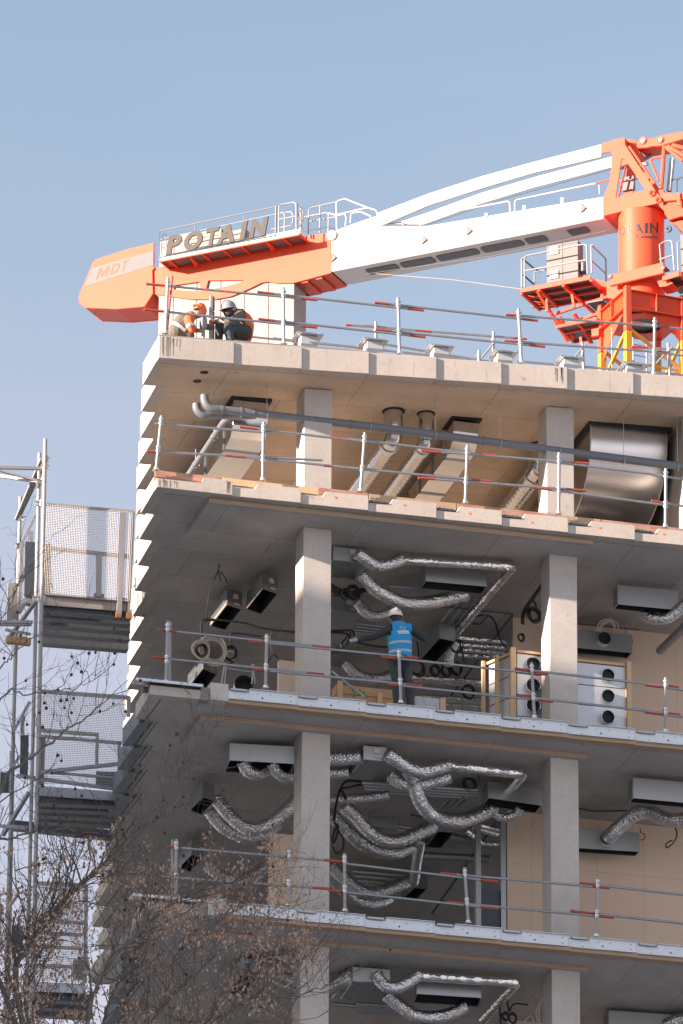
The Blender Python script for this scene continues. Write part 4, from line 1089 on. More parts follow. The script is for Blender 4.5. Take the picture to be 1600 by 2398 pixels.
# long struts below the platform running to the mast
for (x0, y0, x1, y1, o0, o1, m, w_) in ((1258, 680, 1330, 800, 0.55, -0.6, 'red_paint', 0.07), (1318, 668, 1400, 740, 0.55, -0.6, 'red_paint', 0.07), (1290, 735, 1345, 790, 0.3, -0.4, 'orange_paint', 0.06),
        (1246, 718, 1300, 712, -0.4, -0.4, 'orange_paint', 0.07), (1300, 735, 1440, 690, 0.0, 0.0, 'red_paint', 0.07), (1330, 760, 1400, 735, 0.0, 0.0, 'red_paint', 0.07), (1340, 690, 1345, 720, 0.3, 0.3, 'orange_paint', 0.06), (1280, 700, 1282, 730, 0.3, 0.3, 'orange_paint', 0.06),
        (1345, 735, 1386, 805, 0.2, -0.5, 'red_paint', 0.08), (1310, 742, 1343, 795, 0.2, -0.5, 'red_paint', 0.08), (1360, 790, 1362, 806, 0, 0, 'orange_paint', 0.06), (1400, 740, 1412, 690, 0, 0, 'red_paint', 0.08)):
    MB().bar(cp(x0, y0, o0), cp(x1, y1, o1), w_, w_).build('platform_strut', m, crane)
# lower grating and its frame
A2, B2 = cp(1306, 762, 0.35), cp(1398, 744, 0.35)
mb = MB(); mb.prism([A2, B2, B2 - NN * 1.1, A2 - NN * 1.1], (0, 0, -0.015)); mb.build('platform_floor', 'grating', crane)
for k in (0, 0.4, 1.0):
    p = A2 - NN * 1.1 * k; q = B2 - NN * 1.1 * k; MB().obox((p + q) / 2 - UZ * 0.04, (q - p) / 2, NN * 0.03, UZ * 0.04).build('platform_edge', 'red_paint', crane)
for k in (0, 0.5, 1.0):
    p = A2.lerp(B2, k); MB().obox(p - NN * 0.55 - UZ * 0.04, J * 0.03, NN * 0.55, UZ * 0.04).build('platform_edge', 'red_paint', crane)
MB().obox(cp(1396, 780, 0.2), J * 0.10, NN * 0.06, UZ * 0.10).build('bracket', 'orange_paint', crane)
MB().obox(cp(1404, 715, -0.1), J * 0.22, NN * 0.3, UZ * 0.02).build('platform_floor', 'dark_steel', crane)
plate('slew_bracket', [(1396, 655), (1424, 660), (1424, 700), (1412, 700), (1396, 672)], -0.1, 0.5, 'red_paint')
# railing of the cabinet platform
for pts, o, m in (([(1222, 674), (1222, 606), (1228, 602)], OP, 'tube_pale'), ([(1229, 673), (1228.5, 604), (1233, 599), (1366, 572), (1374, 575), (1376, 642)], OP, 'tube_pale'), ([(1230, 634), (1376, 608)], OP, 'tube_pale'),
        ([(1386, 640), (1384.5, 574)], OP, 'tube_pale'), ([(1386, 574), (1416, 603), (1419, 608), (1420, 680)], None, 'tube_pale'), ([(1386, 610), (1418, 640)], None, 'tube_steel'),
        ([(1252, 667), (1252, 637), (1278, 632), (1294, 636), (1304, 645), (1305, 660)], 0.0, 'tube_steel'), ([(1313, 655), (1314, 641), (1322, 636), (1355, 630)], 0.0, 'tube_steel')):
    if o is None:
        offs = [OP, -0.45, -0.55, -0.6][:len(pts)] if len(pts) > 2 else [OP, -0.55]
        MB().tube([cp(x, y, k) for (x, y), k in zip(pts, offs)], 0.022, 8).build('hand_rail', m, crane, smooth=True)
    else: rail_path(pts, o, 0.022, m)
MB().tube([cp(1224, 606, OP), cp(1250, 628, -0.1), cp(1265, 636, -0.4)], 0.025, 8).build('hand_rail', 'dark_steel', crane)
MB().tube([cp(1224, 642, OP), cp(1250, 666, -0.1)], 0.025, 8).build('hand_rail', 'dark_steel', crane)
# electric cabinet
cbx = MB(); p, q = cp(1280.5, 664, 0.25), cp(1354.5, 650, 0.25); t = cp(1354.5, 562, 0.25)
hgt = t.z - q.z
cbo = MB().obox((p + q) / 2 + UZ * hgt / 2 - NN * 0.17, (q - p) / 2, NN * 0.17, UZ * hgt / 2).build('cabinet', 'cabinet_grey', crane, bevel=0.01)
for (x, y) in ((1298, 586), (1298, 643)):
    MB().obox(cp(x, y, 0.27), J * 0.12, NN * 0.012, UZ * 0.115).build('cabinet_label_plate', 'white_paint', cbo)
MB().obox(cp(1317.5, 612, 0.256), J * 0.005, NN * 0.004, UZ * hgt * 0.48).build('cabinet_seam', 'dark_steel', cbo)
MB().cyl(cp(1368, 640, 0.1), cp(1368, 616, 0.1), 0.10, n=14).build('cable_drum', 'dark_steel', crane)
# right-hand small platform with its rail
A3, B3 = cp(1552, 648, 0.7), cp(1592, 636, 0.7)
MB().obox((A3 + B3) / 2 - UZ * 0.06, (B3 - A3) / 2, NN * 0.03, UZ * 0.07).build('platform_edge', 'orange_paint', crane)
mb = MB(); mb.prism([A3, B3, B3 - NN * 1.2, A3 - NN * 1.2], (0, 0, -0.02)); mb.build('platform_floor', 'grating', crane)
MB().obox(B3 - NN * 0.6 - UZ * 0.06, J * 0.04, NN * 0.6, UZ * 0.07).build('platform_joist', 'red_paint', crane)
MB().obox((A3 + B3) / 2 - NN * 0.6 - UZ * 0.08, (B3 - A3) / 2, NN * 0.03, UZ * 0.05).build('platform_joist', 'red_paint', crane)
for pts in ([(1551, 640), (1545, 573), (1556, 566), (1568, 563), (1574, 566), (1580, 634)], [(1544, 608), (1575, 598)], [(1589, 634), (1587, 569), (1592, 565)], ):
    rail_path(pts, 0.7, 0.022, 'tube_pale')

# --- concrete counterweight blocks hung in the boom
xs = [372, 407, 462, 518, 574, 630, 690]
ord_ = ['leftmost', 'second', 'third', 'fourth', 'fifth', 'rightmost']
for i in range(6):
    yt = 560 - (xs[i] - 380) * 0.08 if i < 4 else 640
    p, q = cp(xs[i], 700, 0.44), cp(xs[i + 1], 700 - (xs[i + 1] - xs[i]) * 0.182, 0.44)
    zt_ = cp(xs[i], [566, 552, 545, 545, 560, 560][i], 0.44).z; zb2 = cp(xs[i], 830, 0.44).z
    if i >= 4: zt_ = cp(xs[i], 600, 0.44).z
    d = (q - p); d.z = 0; ln = d.length - 0.012; dn = d.normalized()
    c = V((p.x, p.y, (zt_ + zb2) / 2)) + dn * (ln / 2)
    o = MB().obox(c - NN * 0.38, dn * (ln / 2), NN * 0.38, UZ * ((zt_ - zb2) / 2)).build('counterweight_block', 'concrete_block', None, bevel=0.012)
    tag(o, f'cream concrete counterweight block in the crane boom, {ord_[i]} of six', 'counterweight', 'counterweight blocks in the boom')
# ================================================================== building services hung under the slabs
def sub(k, ox, oy):                      # enlargement coordinates of the survey photo -> photo coordinates
    return lambda x, y: (ox + x / k, oy + y / k)
m1, m2, m3 = sub(2.529, 280, 1180), sub(2.904, 760, 1240), sub(3.336, 1130, 1240)
m6, m7, m8 = sub(2.8, 240, 1580), sub(2.8, 740, 1640), sub(3.1, 1130, 1640)
C2, C3, C4 = ZS2, ZS3, ZS4

def plenum(lab, zb, ceil, BL, BR, BK, h, grp, rim=0.045, collars=0, label=False, m='sheet_grey', openb=True, holes=(), tiltx=0.0):
    P, Q, B = aZ(zb, *BL), aZ(zb, *BR), aZ(zb, *BK)
    Q = Q + UZ * tiltx
    wv, dv = Q - P, B - P
    h = min(h, ceil - zb - 0.05 - max(0, tiltx))
    t = thing('plenum_box' if openb else 'fan_coil_unit', lab, 'air box' if openb else 'fan coil', (P + Q + dv) / 2, grp)
    c = P + wv / 2 + dv / 2
    wn, dn = wv.normalized(), dv.normalized(); th = 0.008
    W, D = wv.length / 2, dv.length / 2
    if openb:
        mb = MB()
        mb.obox(c - dv / 2 + UZ * h / 2, wn * W, dn * th, UZ * h / 2)
        mb.obox(c + dv / 2 + UZ * h / 2, wn * W, dn * th, UZ * h / 2)
        mb.obox(c - wv / 2 + UZ * h / 2, wn * th, dn * (D - th - 0.001), UZ * h / 2)
        mb.obox(c + wv / 2 + UZ * h / 2, wn * th, dn * (D - th - 0.001), UZ * h / 2)
        mb.obox(c + UZ * (h + 0.006), wn * (W + th), dn * (D + th), UZ * 0.005)
        mb.build('shell', m, t)
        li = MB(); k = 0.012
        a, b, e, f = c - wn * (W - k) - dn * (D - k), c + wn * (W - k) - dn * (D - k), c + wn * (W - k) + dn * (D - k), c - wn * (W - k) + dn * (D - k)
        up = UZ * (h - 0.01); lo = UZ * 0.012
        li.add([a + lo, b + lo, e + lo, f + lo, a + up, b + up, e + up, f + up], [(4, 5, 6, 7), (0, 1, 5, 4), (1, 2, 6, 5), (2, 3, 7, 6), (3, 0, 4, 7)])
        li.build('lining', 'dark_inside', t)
        if rim:
            rm = MB()
            rm.obox(c - wv / 2 - wn * 0.012 + UZ * rim / 2, wn * 0.003, dn * D, UZ * rim / 2)
            rm.obox(c - dv / 2 - dn * 0.012 + UZ * rim / 2, wn * W, dn * 0.003, UZ * rim / 2)
            rm.build('rim', 'rim_tan', t)
        for i in range(collars):
            cc = c + wv * ((i + 0.75) / (collars + 0.5) - 0.5) + UZ * (h - 0.03)
            MB().torus(cc - dv * 0.1, UZ, 0.085, 0.022, 20, 6).build('collar', 'sheet_metal', t, smooth=True)
    else:
        MB().obox(c + UZ * h / 2, wv / 2, dv / 2, UZ * h / 2).build('casing', m, t, bevel=0.006)
        for k in (0.3, 0.62):
            MB().obox(c + wv * (k - 0.5) - UZ * 0.004, wn * 0.006, dv / 2 * 0.98, UZ * 0.003).build('seam', 'sheet_grey', t)
    if label:
        cc = c - dv / 2 - dn * 0.014 + wv * 0.08
        MB().obox(cc + UZ * h * 0.66, wn * 0.055, dn * 0.002, UZ * 0.045).build('label', 'paper', t)
        MB().obox(cc + wv * 0.1 + UZ * h * 0.22, wn * 0.06, dn * 0.002, UZ * 0.018).build('label', 'paper', t)
    for (u, v, r_) in holes:
        cc = c - dv / 2 + wv * (u - 0.5) + UZ * (h * v)
        MB().tube([cc - dn * 0.07, cc + dn * 0.01], r_, 26, cap=False).build('spigot', 'sheet_metal', t, smooth=True)
        MB().cyl(cc - dn * 0.012, cc - dn * 0.02, r_ * 0.97, n=26).build('hole', 'dark_inside', t)
    for s_ in (-1, 1):
        b0 = c + wv * 0.5 * 0.9 * s_ + UZ * h
        MB().cyl(b0, (b0.x, b0.y, ceil), 0.004, n=5).build('hanger_rod', 'clamp_steel', t)
    return t
mat('paper', (0.62, 0.56, 0.50), 0.8)

def path3(pts, z0, z1, n=8):
    Y0 = aZ(z0, *pts[0]).y; Y1 = aZ(z1, *pts[-1]).y
    out = []
    for i, (x, y) in enumerate(pts):
        out.append(aY(Y0 + (Y1 - Y0) * i / (len(pts) - 1), x, y))
    return spline(out, n)
def resample(P, step):
    out = [P[0]]; acc = 0.0
    for a, b in zip(P[:-1], P[1:]):
        L_ = (b - a).length; t = step - acc
        while t <= L_:
            out.append(a.lerp(b, t / L_)); t += step
        acc = (acc + L_) % step if L_ else acc
        acc = L_ - (t - step)
    out.append(P[-1])
    return out
def flex(lab, pts, z0, z1, r, grp='foil flexible ducts', n=14):
    P = resample(path3(pts, z0, z1), 0.030)
    mb = MB(); rs = []
    ph = random.random() * 9
    for i in range(len(P)):
        rs.append(r * (1.0 + (0.085 if i % 2 else -0.075) + random.uniform(-0.03, 0.03) + 0.03 * math.sin(i * 0.21 + ph)))
    mb.tube(P, rs, n)
    vv = []
    for p in mb.v:
        vv.append((p[0] + random.uniform(-1, 1) * r * 0.035, p[1] + random.uniform(-1, 1) * r * 0.035, p[2] + random.uniform(-1, 1) * r * 0.035))
    mb.v = vv
    o = mb.build('flexible_duct', 'foil_flex', None, smooth=True, ang=75)
    tag(o, lab, 'duct', grp)
    # put the origin at the duct's first point
    return o
def foil_run(lab, pts, z, back, r=0.075, grp='foil wrapped pipes'):
    """straight foil wrapped pipe along the front, elbow, then a run back into the floor"""
    P = [aZ(z, *p) for p in pts]; e = P[-1]; B = aZ(z, *back)
    t = thing('foil_pipe', lab, 'pipe', P[0], grp)
    q = resample([P[0], e], 0.06); mb = MB(); mb.tube(q, [r * random.uniform(0.96, 1.04) for _ in q], 14); mb.build('run', 'foil_pipe', t, smooth=True, ang=60)
    d = (B - e).normalized(); d0 = (e - P[-2]).normalized()
    MB().tube(spline([e - d0 * 0.02, e + d0 * 0.09 + d * 0.02, e + d0 * 0.11 + d * 0.14], 5), r * 1.06, 14).build('elbow', 'foil_pipe', t, smooth=True, ang=60)
    s_ = e + d0 * 0.11 + d * 0.12
    q = resample([s_, B], 0.07); mb = MB(); mb.tube(q, [r * random.uniform(0.96, 1.03) for _ in q], 12); mb.build('run', 'foil_pipe', t, smooth=True, ang=60)
    for k in (0.3, 0.85):
        c = P[0].lerp(e, k); MB().torus(c, e - P[0], r + 0.006, 0.008, 16, 5).build('clip', 'galvanised', t, smooth=True)
    return t
def pipes(name, lab, segs, z, r, m, cat='pipe', grp='pipe bundles under the slabs', part='pipe'):
    t = None
    for (a, b) in segs:
        p, q = aZ(z, *a), aZ(z, *b)
        if t is None: t = thing(name, lab, cat, p, grp)
        MB().tube([p, q], r, 8).build(part, m, t, smooth=True)
    return t
def cable(lab, paths, grp='black cables hanging from the slabs', m='black_cable', r=0.012, coils=(), name='cable', z=None):
    """paths: list of (px list, Y)"""
    t = None
    for (pts, Y0) in paths:
        P = spline([aY(Y0, *p) for p in pts], 6)
        if t is None: t = thing(name, lab, 'cable', P[0], grp)
        MB().tube(P, r, 6).build('strand', m, t, smooth=True)
    for (cx, cy, rx, Y0, nn, mm) in coils:
        c = aY(Y0, cx, cy)
        if t is None: t = thing(name, lab, 'cable', c, grp)
        for k in range(nn):
            rr = rx / 128.0 * random.uniform(0.84, 1.08)
            MB().torus(c + V((random.uniform(-1, 1) * 0.02, random.uniform(-1, 1) * 0.03, random.uniform(-1, 1) * 0.02)), V((0.25 + random.uniform(-.15, .15), -1, random.uniform(-.2, .2))), rr, r * 0.75, 26, 5, wob=random.uniform(0, 0.15), ell=random.uniform(0.9, 1.15)).build('loop', mm, t, smooth=True)
    return t
PG = 'sheet metal air boxes under the slabs'
FG = 'fan coil units'
# ---------------- worker's storey (upper one)
plenum('dark air box left of the left column, lower left of a hanging pair', 3.36, C2, (532, 1417), (566, 1427), (494, 1466), 0.30, PG, 0.06, label=True)
plenum('dark air box close to the left column, upper right of a pair, white cable inside', 3.36, C2, (616, 1379), (650, 1391), (578, 1427), 0.30, PG, 0.06, label=True)
plenum('air box half hidden behind the concrete edge block, below the white cable coil', 3.36, C2, (476, 1566), (508, 1580), (440, 1612), 0.28, PG, 0.0, label=True)
plenum('long grey air box above the worker, open below', 3.40, C2, (997.6, 1361), (1139.5, 1374), (986, 1379), 0.27, PG, 0.0, collars=2)
plenum('long blue grey air box at the right, beyond the right column', 3.36, C2, (1447.5, 1415), (1589, 1429), (1437, 1427), 0.35, PG, 0.0)
plenum('grey air box with one round spigot above the right metal crate', 3.20, C2, (1350, 1517), (1480, 1529), (1339, 1530), 0.33, PG, 0.0, holes=((0.49, 0.62, 0.115),))
plenum('tilted dark air box beside the worker, right of his arm', 3.30, C2, (1029, 1495), (1066, 1502), (985, 1544), 0.30, PG, 0.0)
plenum('fan coil unit by the left column, with paper labels, above the worker', 3.46, C2, (780, 1311), (860, 1320), (750, 1349), 0.26, FG, openb=False, label=True)
plenum('second fan coil unit lower behind the left column, above the worker\'s hand', 3.46, C2, (778, 1428), (848, 1438), (741, 1475), 0.26, FG, openb=False, label=True)
plenum('third fan coil unit far back, near the stacked timber', 3.46, C2, (776, 1560), (806, 1564), (745, 1600), 0.26, FG, openb=False)
flex('short foil duct joining the upper fan coil to the straight pipe, above the worker', [m2(*p) for p in ((218, 160), (290, 205), (360, 245), (440, 235), (525, 205))], 3.56, 3.60, 0.105)
foil_run('straight foil pipe over the worker with an elbow turning back', [m2(520, 207), m2(1240, 252)], 3.60, m2(880, 720), 0.078)
flex('large sagging foil duct right above the worker\'s helmet', [m2(*p) for p in ((250, 300), (320, 385), (420, 450), (530, 495), (640, 505), (760, 488), (880, 460), (960, 440))], 3.50, 3.45, 0.118)
flex('small foil duct left of the worker\'s helmet', [m2(*p) for p in ((225, 495), (275, 560), (340, 590), (420, 570), (490, 530))], 3.52, 3.45, 0.09)
flex('foil duct low behind the worker\'s outstretched arm', [m2(*p) for p in ((140, 900), (200, 970), (290, 1010), (380, 1010), (460, 985))], 3.5, 3.4, 0.095)
flex('foil duct sagging below the right blue grey air box', [m3(*p) for p in ((1240, 640), (1310, 690), (1420, 700), (1510, 650), (1580, 590), (1640, 540))], 3.42, 3.5, 0.10)
flex('short upright foil duct with wires right of the worker', [m2(*p) for p in ((890, 760), (850, 850), (845, 930))], 3.5, 3.1, 0.085)
pipes('conduit_bundle', 'four parallel conduits running back above the worker', [(m2(700 + 60 * k, 745 - 5 * k + 0), m2(925 + 62 * k, 470 - 4 * k)) for k in range(4)], 3.62, 0.028, 'tube_steel', 'conduit')
pipes('pipe_bundle', 'bundle of pipes crossing behind the worker, right of the air box', [(m2(900, 735), m2(1240, 765)), (m2(920, 780), m2(1240, 805)), (m2(940, 815), m2(1230, 840)), (m2(905, 850), m2(1200, 868))], 3.55, 0.055, 'foil_pipe')
pipes('pipe_bundle', 'thin pipes crossing just below the long air box', [(m2(440, 385), m2(690, 402)), (m2(450, 400), m2(690, 416)), (m2(455, 415), m2(680, 430))], 3.66, 0.03, 'tube_steel')
pipes('pipe_bundle', 'thin pipes behind the worker\'s outstretched arm', [(m2(215, 640), m2(430, 665)), (m2(205, 660), m2(430, 685)), (m2(200, 680), m2(430, 705)), (m2(200, 700), m2(420, 722))], 3.6, 0.03, 'tube_steel')
pipes('pipe_bundle', 'foil pipes far back behind the worker\'s legs', [(m2(560, 1000), m2(1095, 1040)), (m2(600, 1020), m2(1095, 1058))], 3.5, 0.06, 'foil_pipe')
pipes('pipe_bundle', 'lowest pipes seen just above the steel channel, left of the timber crate', [(m2(640, 1150), m2(1095, 1178)), (m2(780, 1185), m2(1095, 1205)), (m2(800, 1205), m2(1095, 1224)), (m2(640, 1135), m2(1095, 1160))], 3.5, 0.05, 'foil_pipe')
pipes('threaded_rod', 'thin diagonal steel rail under the slab beside the timber crate', [(m2(1280, 580), m2(830, 1170))], 3.55, 0.018, 'dark_steel')
pipes('threaded_rod', 'thin steel rail crossing under the slab right of the worker', [(m2(780, 520), m2(1280, 575))], 3.6, 0.018, 'dark_steel')
pipes('drain_stub', 'grey round pipe coming out of the plasterboard wall at far right', [(m3(1385, 950), m3(1640, 700))], 3.3, 0.075, 'tube_steel')
cable('thin black cable looping down the soffit left of the air boxes', [([m1(*p) for p in ((692, 228), (680, 270), (605, 312), (585, 395), (545, 485), (520, 600), (518, 680))], 2.3), ([m1(*p) for p in ((590, 398), (600, 460), (628, 488), (632, 450), (600, 402))], 2.3), ([m1(*p) for p in ((630, 240), (650, 228), (640, 238), (622, 235))], 2.0)], r=0.011)
cable('black cable running along the soffit behind the pair of dark air boxes', [([m1(*p) for p in ((485, 790), (482, 700), (510, 682), (560, 685), (660, 695), (760, 710), (840, 735), (1040, 758))], 3.2), ([m1(*p) for p in ((490, 790), (492, 710), (520, 690), (560, 690))], 3.2), ([m1(*p) for p in ((660, 860), (655, 790), (680, 765), (840, 785))], 3.4), ([m1(*p) for p in ((900, 880), (895, 790), (920, 750), (1040, 765))], 3.1)], r=0.016)
cable('large coil of cream cable hanging at the left of the worker\'s storey', [([m1(488, 790), m1(485, 815), m1(492, 845)], 3.0)], 'cable coils', 'white_cable', 0.016, [(480.5 + 18, 1523, 31, 3.0, 10, 'white_cable'), (470, 1522, 20, 2.9, 6, 'white_cable'), (472, 1524, 12, 2.85, 3, 'black_cable')])
cable('small black cable coil right of the large cream one', [([m1(660, 800), m1(655, 830), m1(662, 850)], 3.2)], 'cable coils', 'black_cable', 0.016, [(539, 1532, 15.5, 3.2, 8, 'black_cable'), (541, 1537, 14, 3.2, 2, 'white_cable')])
cable('loose dark loop by the left column, right of the small coil', [([m1(905, 850), m1(915, 890), m1(925, 915)], 3.0), ([m1(915, 890), m1(885, 930), m1(880, 970)], 3.0), ([m1(920, 890), m1(942, 930), m1(930, 990)], 3.0)], r=0.014)
cable('thick bundle of black cables by the left column, below the fan coil', [([m2(*p) for p in ((45, 372 + 14 * k), (110, 410 + 12 * k), (180, 425 + 9 * k), (290, 395 + 6 * k))], 1.6) for k in range(4)], r=0.022, coils=[(828, 1388, 14, 1.55, 7, 'black_cable'), (808, 1392, 11, 1.55, 5, 'black_cable')])
cable('black cables at the worker\'s outstretched hand', [([m2(*p) for p in ((45, 690), (120, 688), (190, 690), (200, 740), (190, 768))], 3.2), ([m2(*p) for p in ((45, 700), (130, 705), (160, 720), (115, 780), (125, 802), (160, 770), (180, 700))], 3.2), ([m2(*p) for p in ((200, 760), (320, 790), (430, 800))], 3.2)], r=0.02)
cable('black cable bundle and coil hanging left of the right column', [([m2(1480, 370), m2(1400, 480), m2(1350, 560), m2(1342, 640)], 1.5), ([m2(1480, 385), m2(1410, 490), m2(1358, 570), m2(1352, 645)], 1.5), ([m2(1420, 480), m2(1438, 520), m2(1440, 560)], 1.5)], r=0.022, coils=[(1251, 1441, 14.5, 1.5, 6, 'black_cable'), (1221, 1493, 8, 1.7, 3, 'black_cable')])
cable('black cable arching behind the timber crate', [([m2(*p) for p in ((980, 620), (1040, 590), (1110, 582), (1160, 630), (1190, 740), (1240, 810))], 3.3), ([m2(*p) for p in ((1010, 640), (1060, 640), (1110, 590))], 3.3)], r=0.016)
cable('tangle of black cable coils behind the worker\'s hip', [([m2(630, 760), m2(640, 850), m2(620, 900)], 3.9), ([m2(900, 720), m2(930, 800), m2(950, 900)], 3.9)], r=0.014, coils=[(977, 1565, 19, 4.2, 5, 'black_cable'), (1020, 1572, 12, 4.2, 5, 'black_cable'), (1045, 1572, 12, 4.3, 5, 'black_cable'), (1070, 1567, 14, 4.3, 8, 'black_cable'), (1070, 1514, 14, 3.6, 4, 'black_cable'), (1096, 1620, 15, 5.5, 4, 'black_cable')])
cable('coil of white cable above the box with the round spigot', [([m3(*p) for p in ((885, 790), (920, 720), (990, 702), (1050, 730), (1060, 775))], 2.6), ([m3(*p) for p in ((900, 795), (940, 730), (1000, 712), (1035, 750), (1020, 800))], 2.6), ([m3(*p) for p in ((915, 795), (950, 740), (1000, 722), (1030, 760))], 2.6)], 'cable coils', 'white_cable', 0.014)
cable('thin red wire loop on the plasterboard wall at right', [([m3(*p) for p in ((1128, 715), (1120, 800), (1120, 850))], 3.15), ([m3(*p) for p in ((1128, 715), (1170, 745), (1225, 770))], 3.15)], 'cable coils', 'tube_red', 0.008, [(1473, 1501, 8.5, 3.12, 2, 'tube_red')])
pipes('cable_rail', 'thin dark rail along the top of the plasterboard wall', [(m3(750, 738), m3(1225, 785))], 3.7, 0.014, 'dark_steel')
# round metal drum end, tall lit board, stacked timber, packs on the floor
d0 = aY(1.0, 571, 1603); t = thing('duct_offcut', 'round duct offcut standing open on the floor left of the left column', 'duct', (d0.x, d0.y, F3))
MB().tube([d0 - V((0, 0.02, 0.0)), d0 + V((0.1, 0.7, -0.02))], 0.165, 28, cap=False).build('shell', 'sheet_grey', t, smooth=True)
MB().cyl(d0 + V((0.03, 0.2, 0)), d0 + V((0.035, 0.22, 0)), 0.16, n=24).build('end', 'dark_inside', t)
p = aY(1.3, 656, 1640); q = aY(1.3, 692, 1645); zt_ = aY(1.3, 668, 1547).z
o = MB().box((p.x - 0.02, 1.3, F3), (q.x + 0.15, 1.42, zt_)).build('leaning_board', 'plasterboard', None); tag(o, 'pale board standing upright just left of the left column', 'board')
t = thing('timber_stack', 'low stack of timber planks with green paint marks left of the worker', 'timber stack', (aY(1.6, 840, 1620).x, 1.6, F3))
zt_ = aY(1.6, 800, 1602).z; x0 = aY(1.6, 788, 1620).x; x1 = aY(1.6, 930, 1620).x
nz = 7
for k in range(nz):
    z0 = F3 + 0.04 + (zt_ - F3 - 0.04) * k / nz; z1 = F3 + 0.04 + (zt_ - F3 - 0.04) * (k + 1) / nz - 0.012
    MB().box((x0, 1.6 + random.uniform(0, 0.02), z0), (x1 + random.uniform(-0.1, 0.1), 1.9, z1)).build('plank', 'timber', t)
for x in (797, 890):
    c = aY(1.57, x, 1620); MB().box((c.x - 0.045, 1.56, F3), (c.x + 0.045, 1.597, zt_ + (0.04 if x < 800 else -0.1))).build('batten', 'timber_pale', t)
mat('green_spray', (0.04, 0.42, 0.08), 0.6)
for (x0_, y0_, x1_, y1_) in ((822, 1606, 833, 1627), (826, 1630, 834, 1630), (843, 1614, 842, 1628), (854, 1618, 853, 1630), (860, 1628, 860, 1634)):
    MB().tube([aY(1.59, x0_, y0_), aY(1.59, x1_, y1_)], 0.012, 6).build('paint_mark', 'green_spray', t)
mat('plastic_wrap', (0.55, 0.57, 0.60), 0.25, 0.0, c2=(0.35, 0.38, 0.41), scale=14, amt=0.5, bump=0.6, bscale=18)
t = thing('wrapped_pack', 'plastic wrapped pack lying on the floor right of the worker\'s feet', 'pack', (aY(0.5, 1000, 1640).x, 0.5, F3))
a, b = aY(0.35, 972, 1640), aY(0.35, 1030, 1640); zt_ = aY(0.35, 1000, 1632).z
MB().box((a.x, 0.35, F3), (b.x, 0.75, zt_)).build('pack', 'plastic_wrap', t, bevel=0.02, seg=2)
MB().box((b.x + 0.005, 0.35, F3), (b.x + 0.11, 0.7, zt_ + 0.01)).build('end_block', 'timber_pale', t, bevel=0.006)
# two timber framed crates holding metal air handling modules with round spigots
mat('module_metal', (0.62, 0.64, 0.67), 0.38, 0.55, c2=(0.55, 0.57, 0.60), scale=2, amt=0.7)
def module(lab, xl, xr, yt, Yf, depthpx, ycs, xc, posts, rad):
    pl, pr_ = aY(Yf, xl, yt), aY(Yf, xr, yt)
    zt_ = pl.z; t = thing('metal_module', lab, 'air module', ((pl.x + pr_.x) / 2, Yf + 0.4, F3), 'crated metal air modules')
    D = depthpx
    body = [(pl.x, Yf), (pr_.x, Yf), (pr_.x + D[0], Yf + D[1]), (pl.x + D[0], Yf + D[1])]
    hs = [F3 + 0.05] + [aY(Yf, xl, y).z for y in D[2]] + [zt_ - 0.05]
    for a_, b_ in zip(hs[:-1], hs[1:]):
        MB().prism([(x, y, a_ + 0.006) for x, y in body], (0, 0, b_ - a_ - 0.012)).build('panel', 'module_metal', t, bevel=0.004)
    MB().prism([(x * 0.99 + (pl.x + pr_.x) * 0.005, y + 0.012, F3 + 0.03) for x, y in body], (0, 0, zt_ - 0.08 - F3)).build('core', 'dark_inside', t)
    for y in ycs:
        c = aY(Yf, xc, y)
        MB().tube([c - V((0, 0.09, 0)), c + V((0, 0.01, 0))], rad, 30, cap=False).build('spigot', 'sheet_metal', t, smooth=True)
        MB().torus(c - V((0, 0.09, 0)), V((0, 1, 0)), rad, 0.006, 30, 6).build('spigot_rim', 'sheet_metal', t, smooth=True)
        MB().cyl(c - V((0, 0.014, 0)), c - V((0, 0.006, 0)), rad * 0.96, n=28).build('hole', 'dark_inside', t)
    for (x, y, w_) in posts:
        MB().box((x, y, F3), (x + w_, y + w_, zt_ + 0.03)).build('crate_post', 'timber_pale', t, bevel=0.004)
    tp = MB()
    tp.prism([(pl.x, Yf - 0.03, zt_ - 0.045), (pr_.x, Yf - 0.03, zt_ - 0.045), (pr_.x, Yf + 0.03, zt_ - 0.045), (pl.x, Yf + 0.03, zt_ - 0.045)], (0, 0, 0.045)); tp.build('crate_rail', 'timber_pale', t)
    tp = MB(); tp.bar((pl.x - 0.02, Yf, zt_ - 0.02), (pl.x + D[0] - 0.02, Yf + D[1], zt_ - 0.02), 0.05, 0.045); tp.build('crate_rail', 'timber_pale', t)
    return t, pl, pr_, zt_
YM = 0.75
pl = aY(YM, 1207, 1524)
far = aZ(pl.z, 1141, 1553)
D0 = (far.x - pl.x, far.y - YM)
module('timber framed crate with a metal air module left of the right column', 1211, 1330, 1523, YM, (D0[0], D0[1], (1676, 1626, 1576)), (1559, 1609, 1656), 1246, [(pl.x - 0.10, YM - 0.06, 0.095), (pl.x + D0[0] * 0.52 - 0.09, YM + D0[1] * 0.52, 0.06), (pl.x + D0[0] - 0.09, YM + D0[1], 0.06)], 0.125)
pr2 = aY(YM + 0.1, 1466, 1560)
module('wide metal air module with three round spigots right of the right column', 1345, 1463, 1543, YM + 0.1, (-0.2, 0.8, (1697, 1648, 1601)), (1585, 1634, 1683), 1421, [(pr2.x - 0.01, YM + 0.02, 0.085)], 0.118)

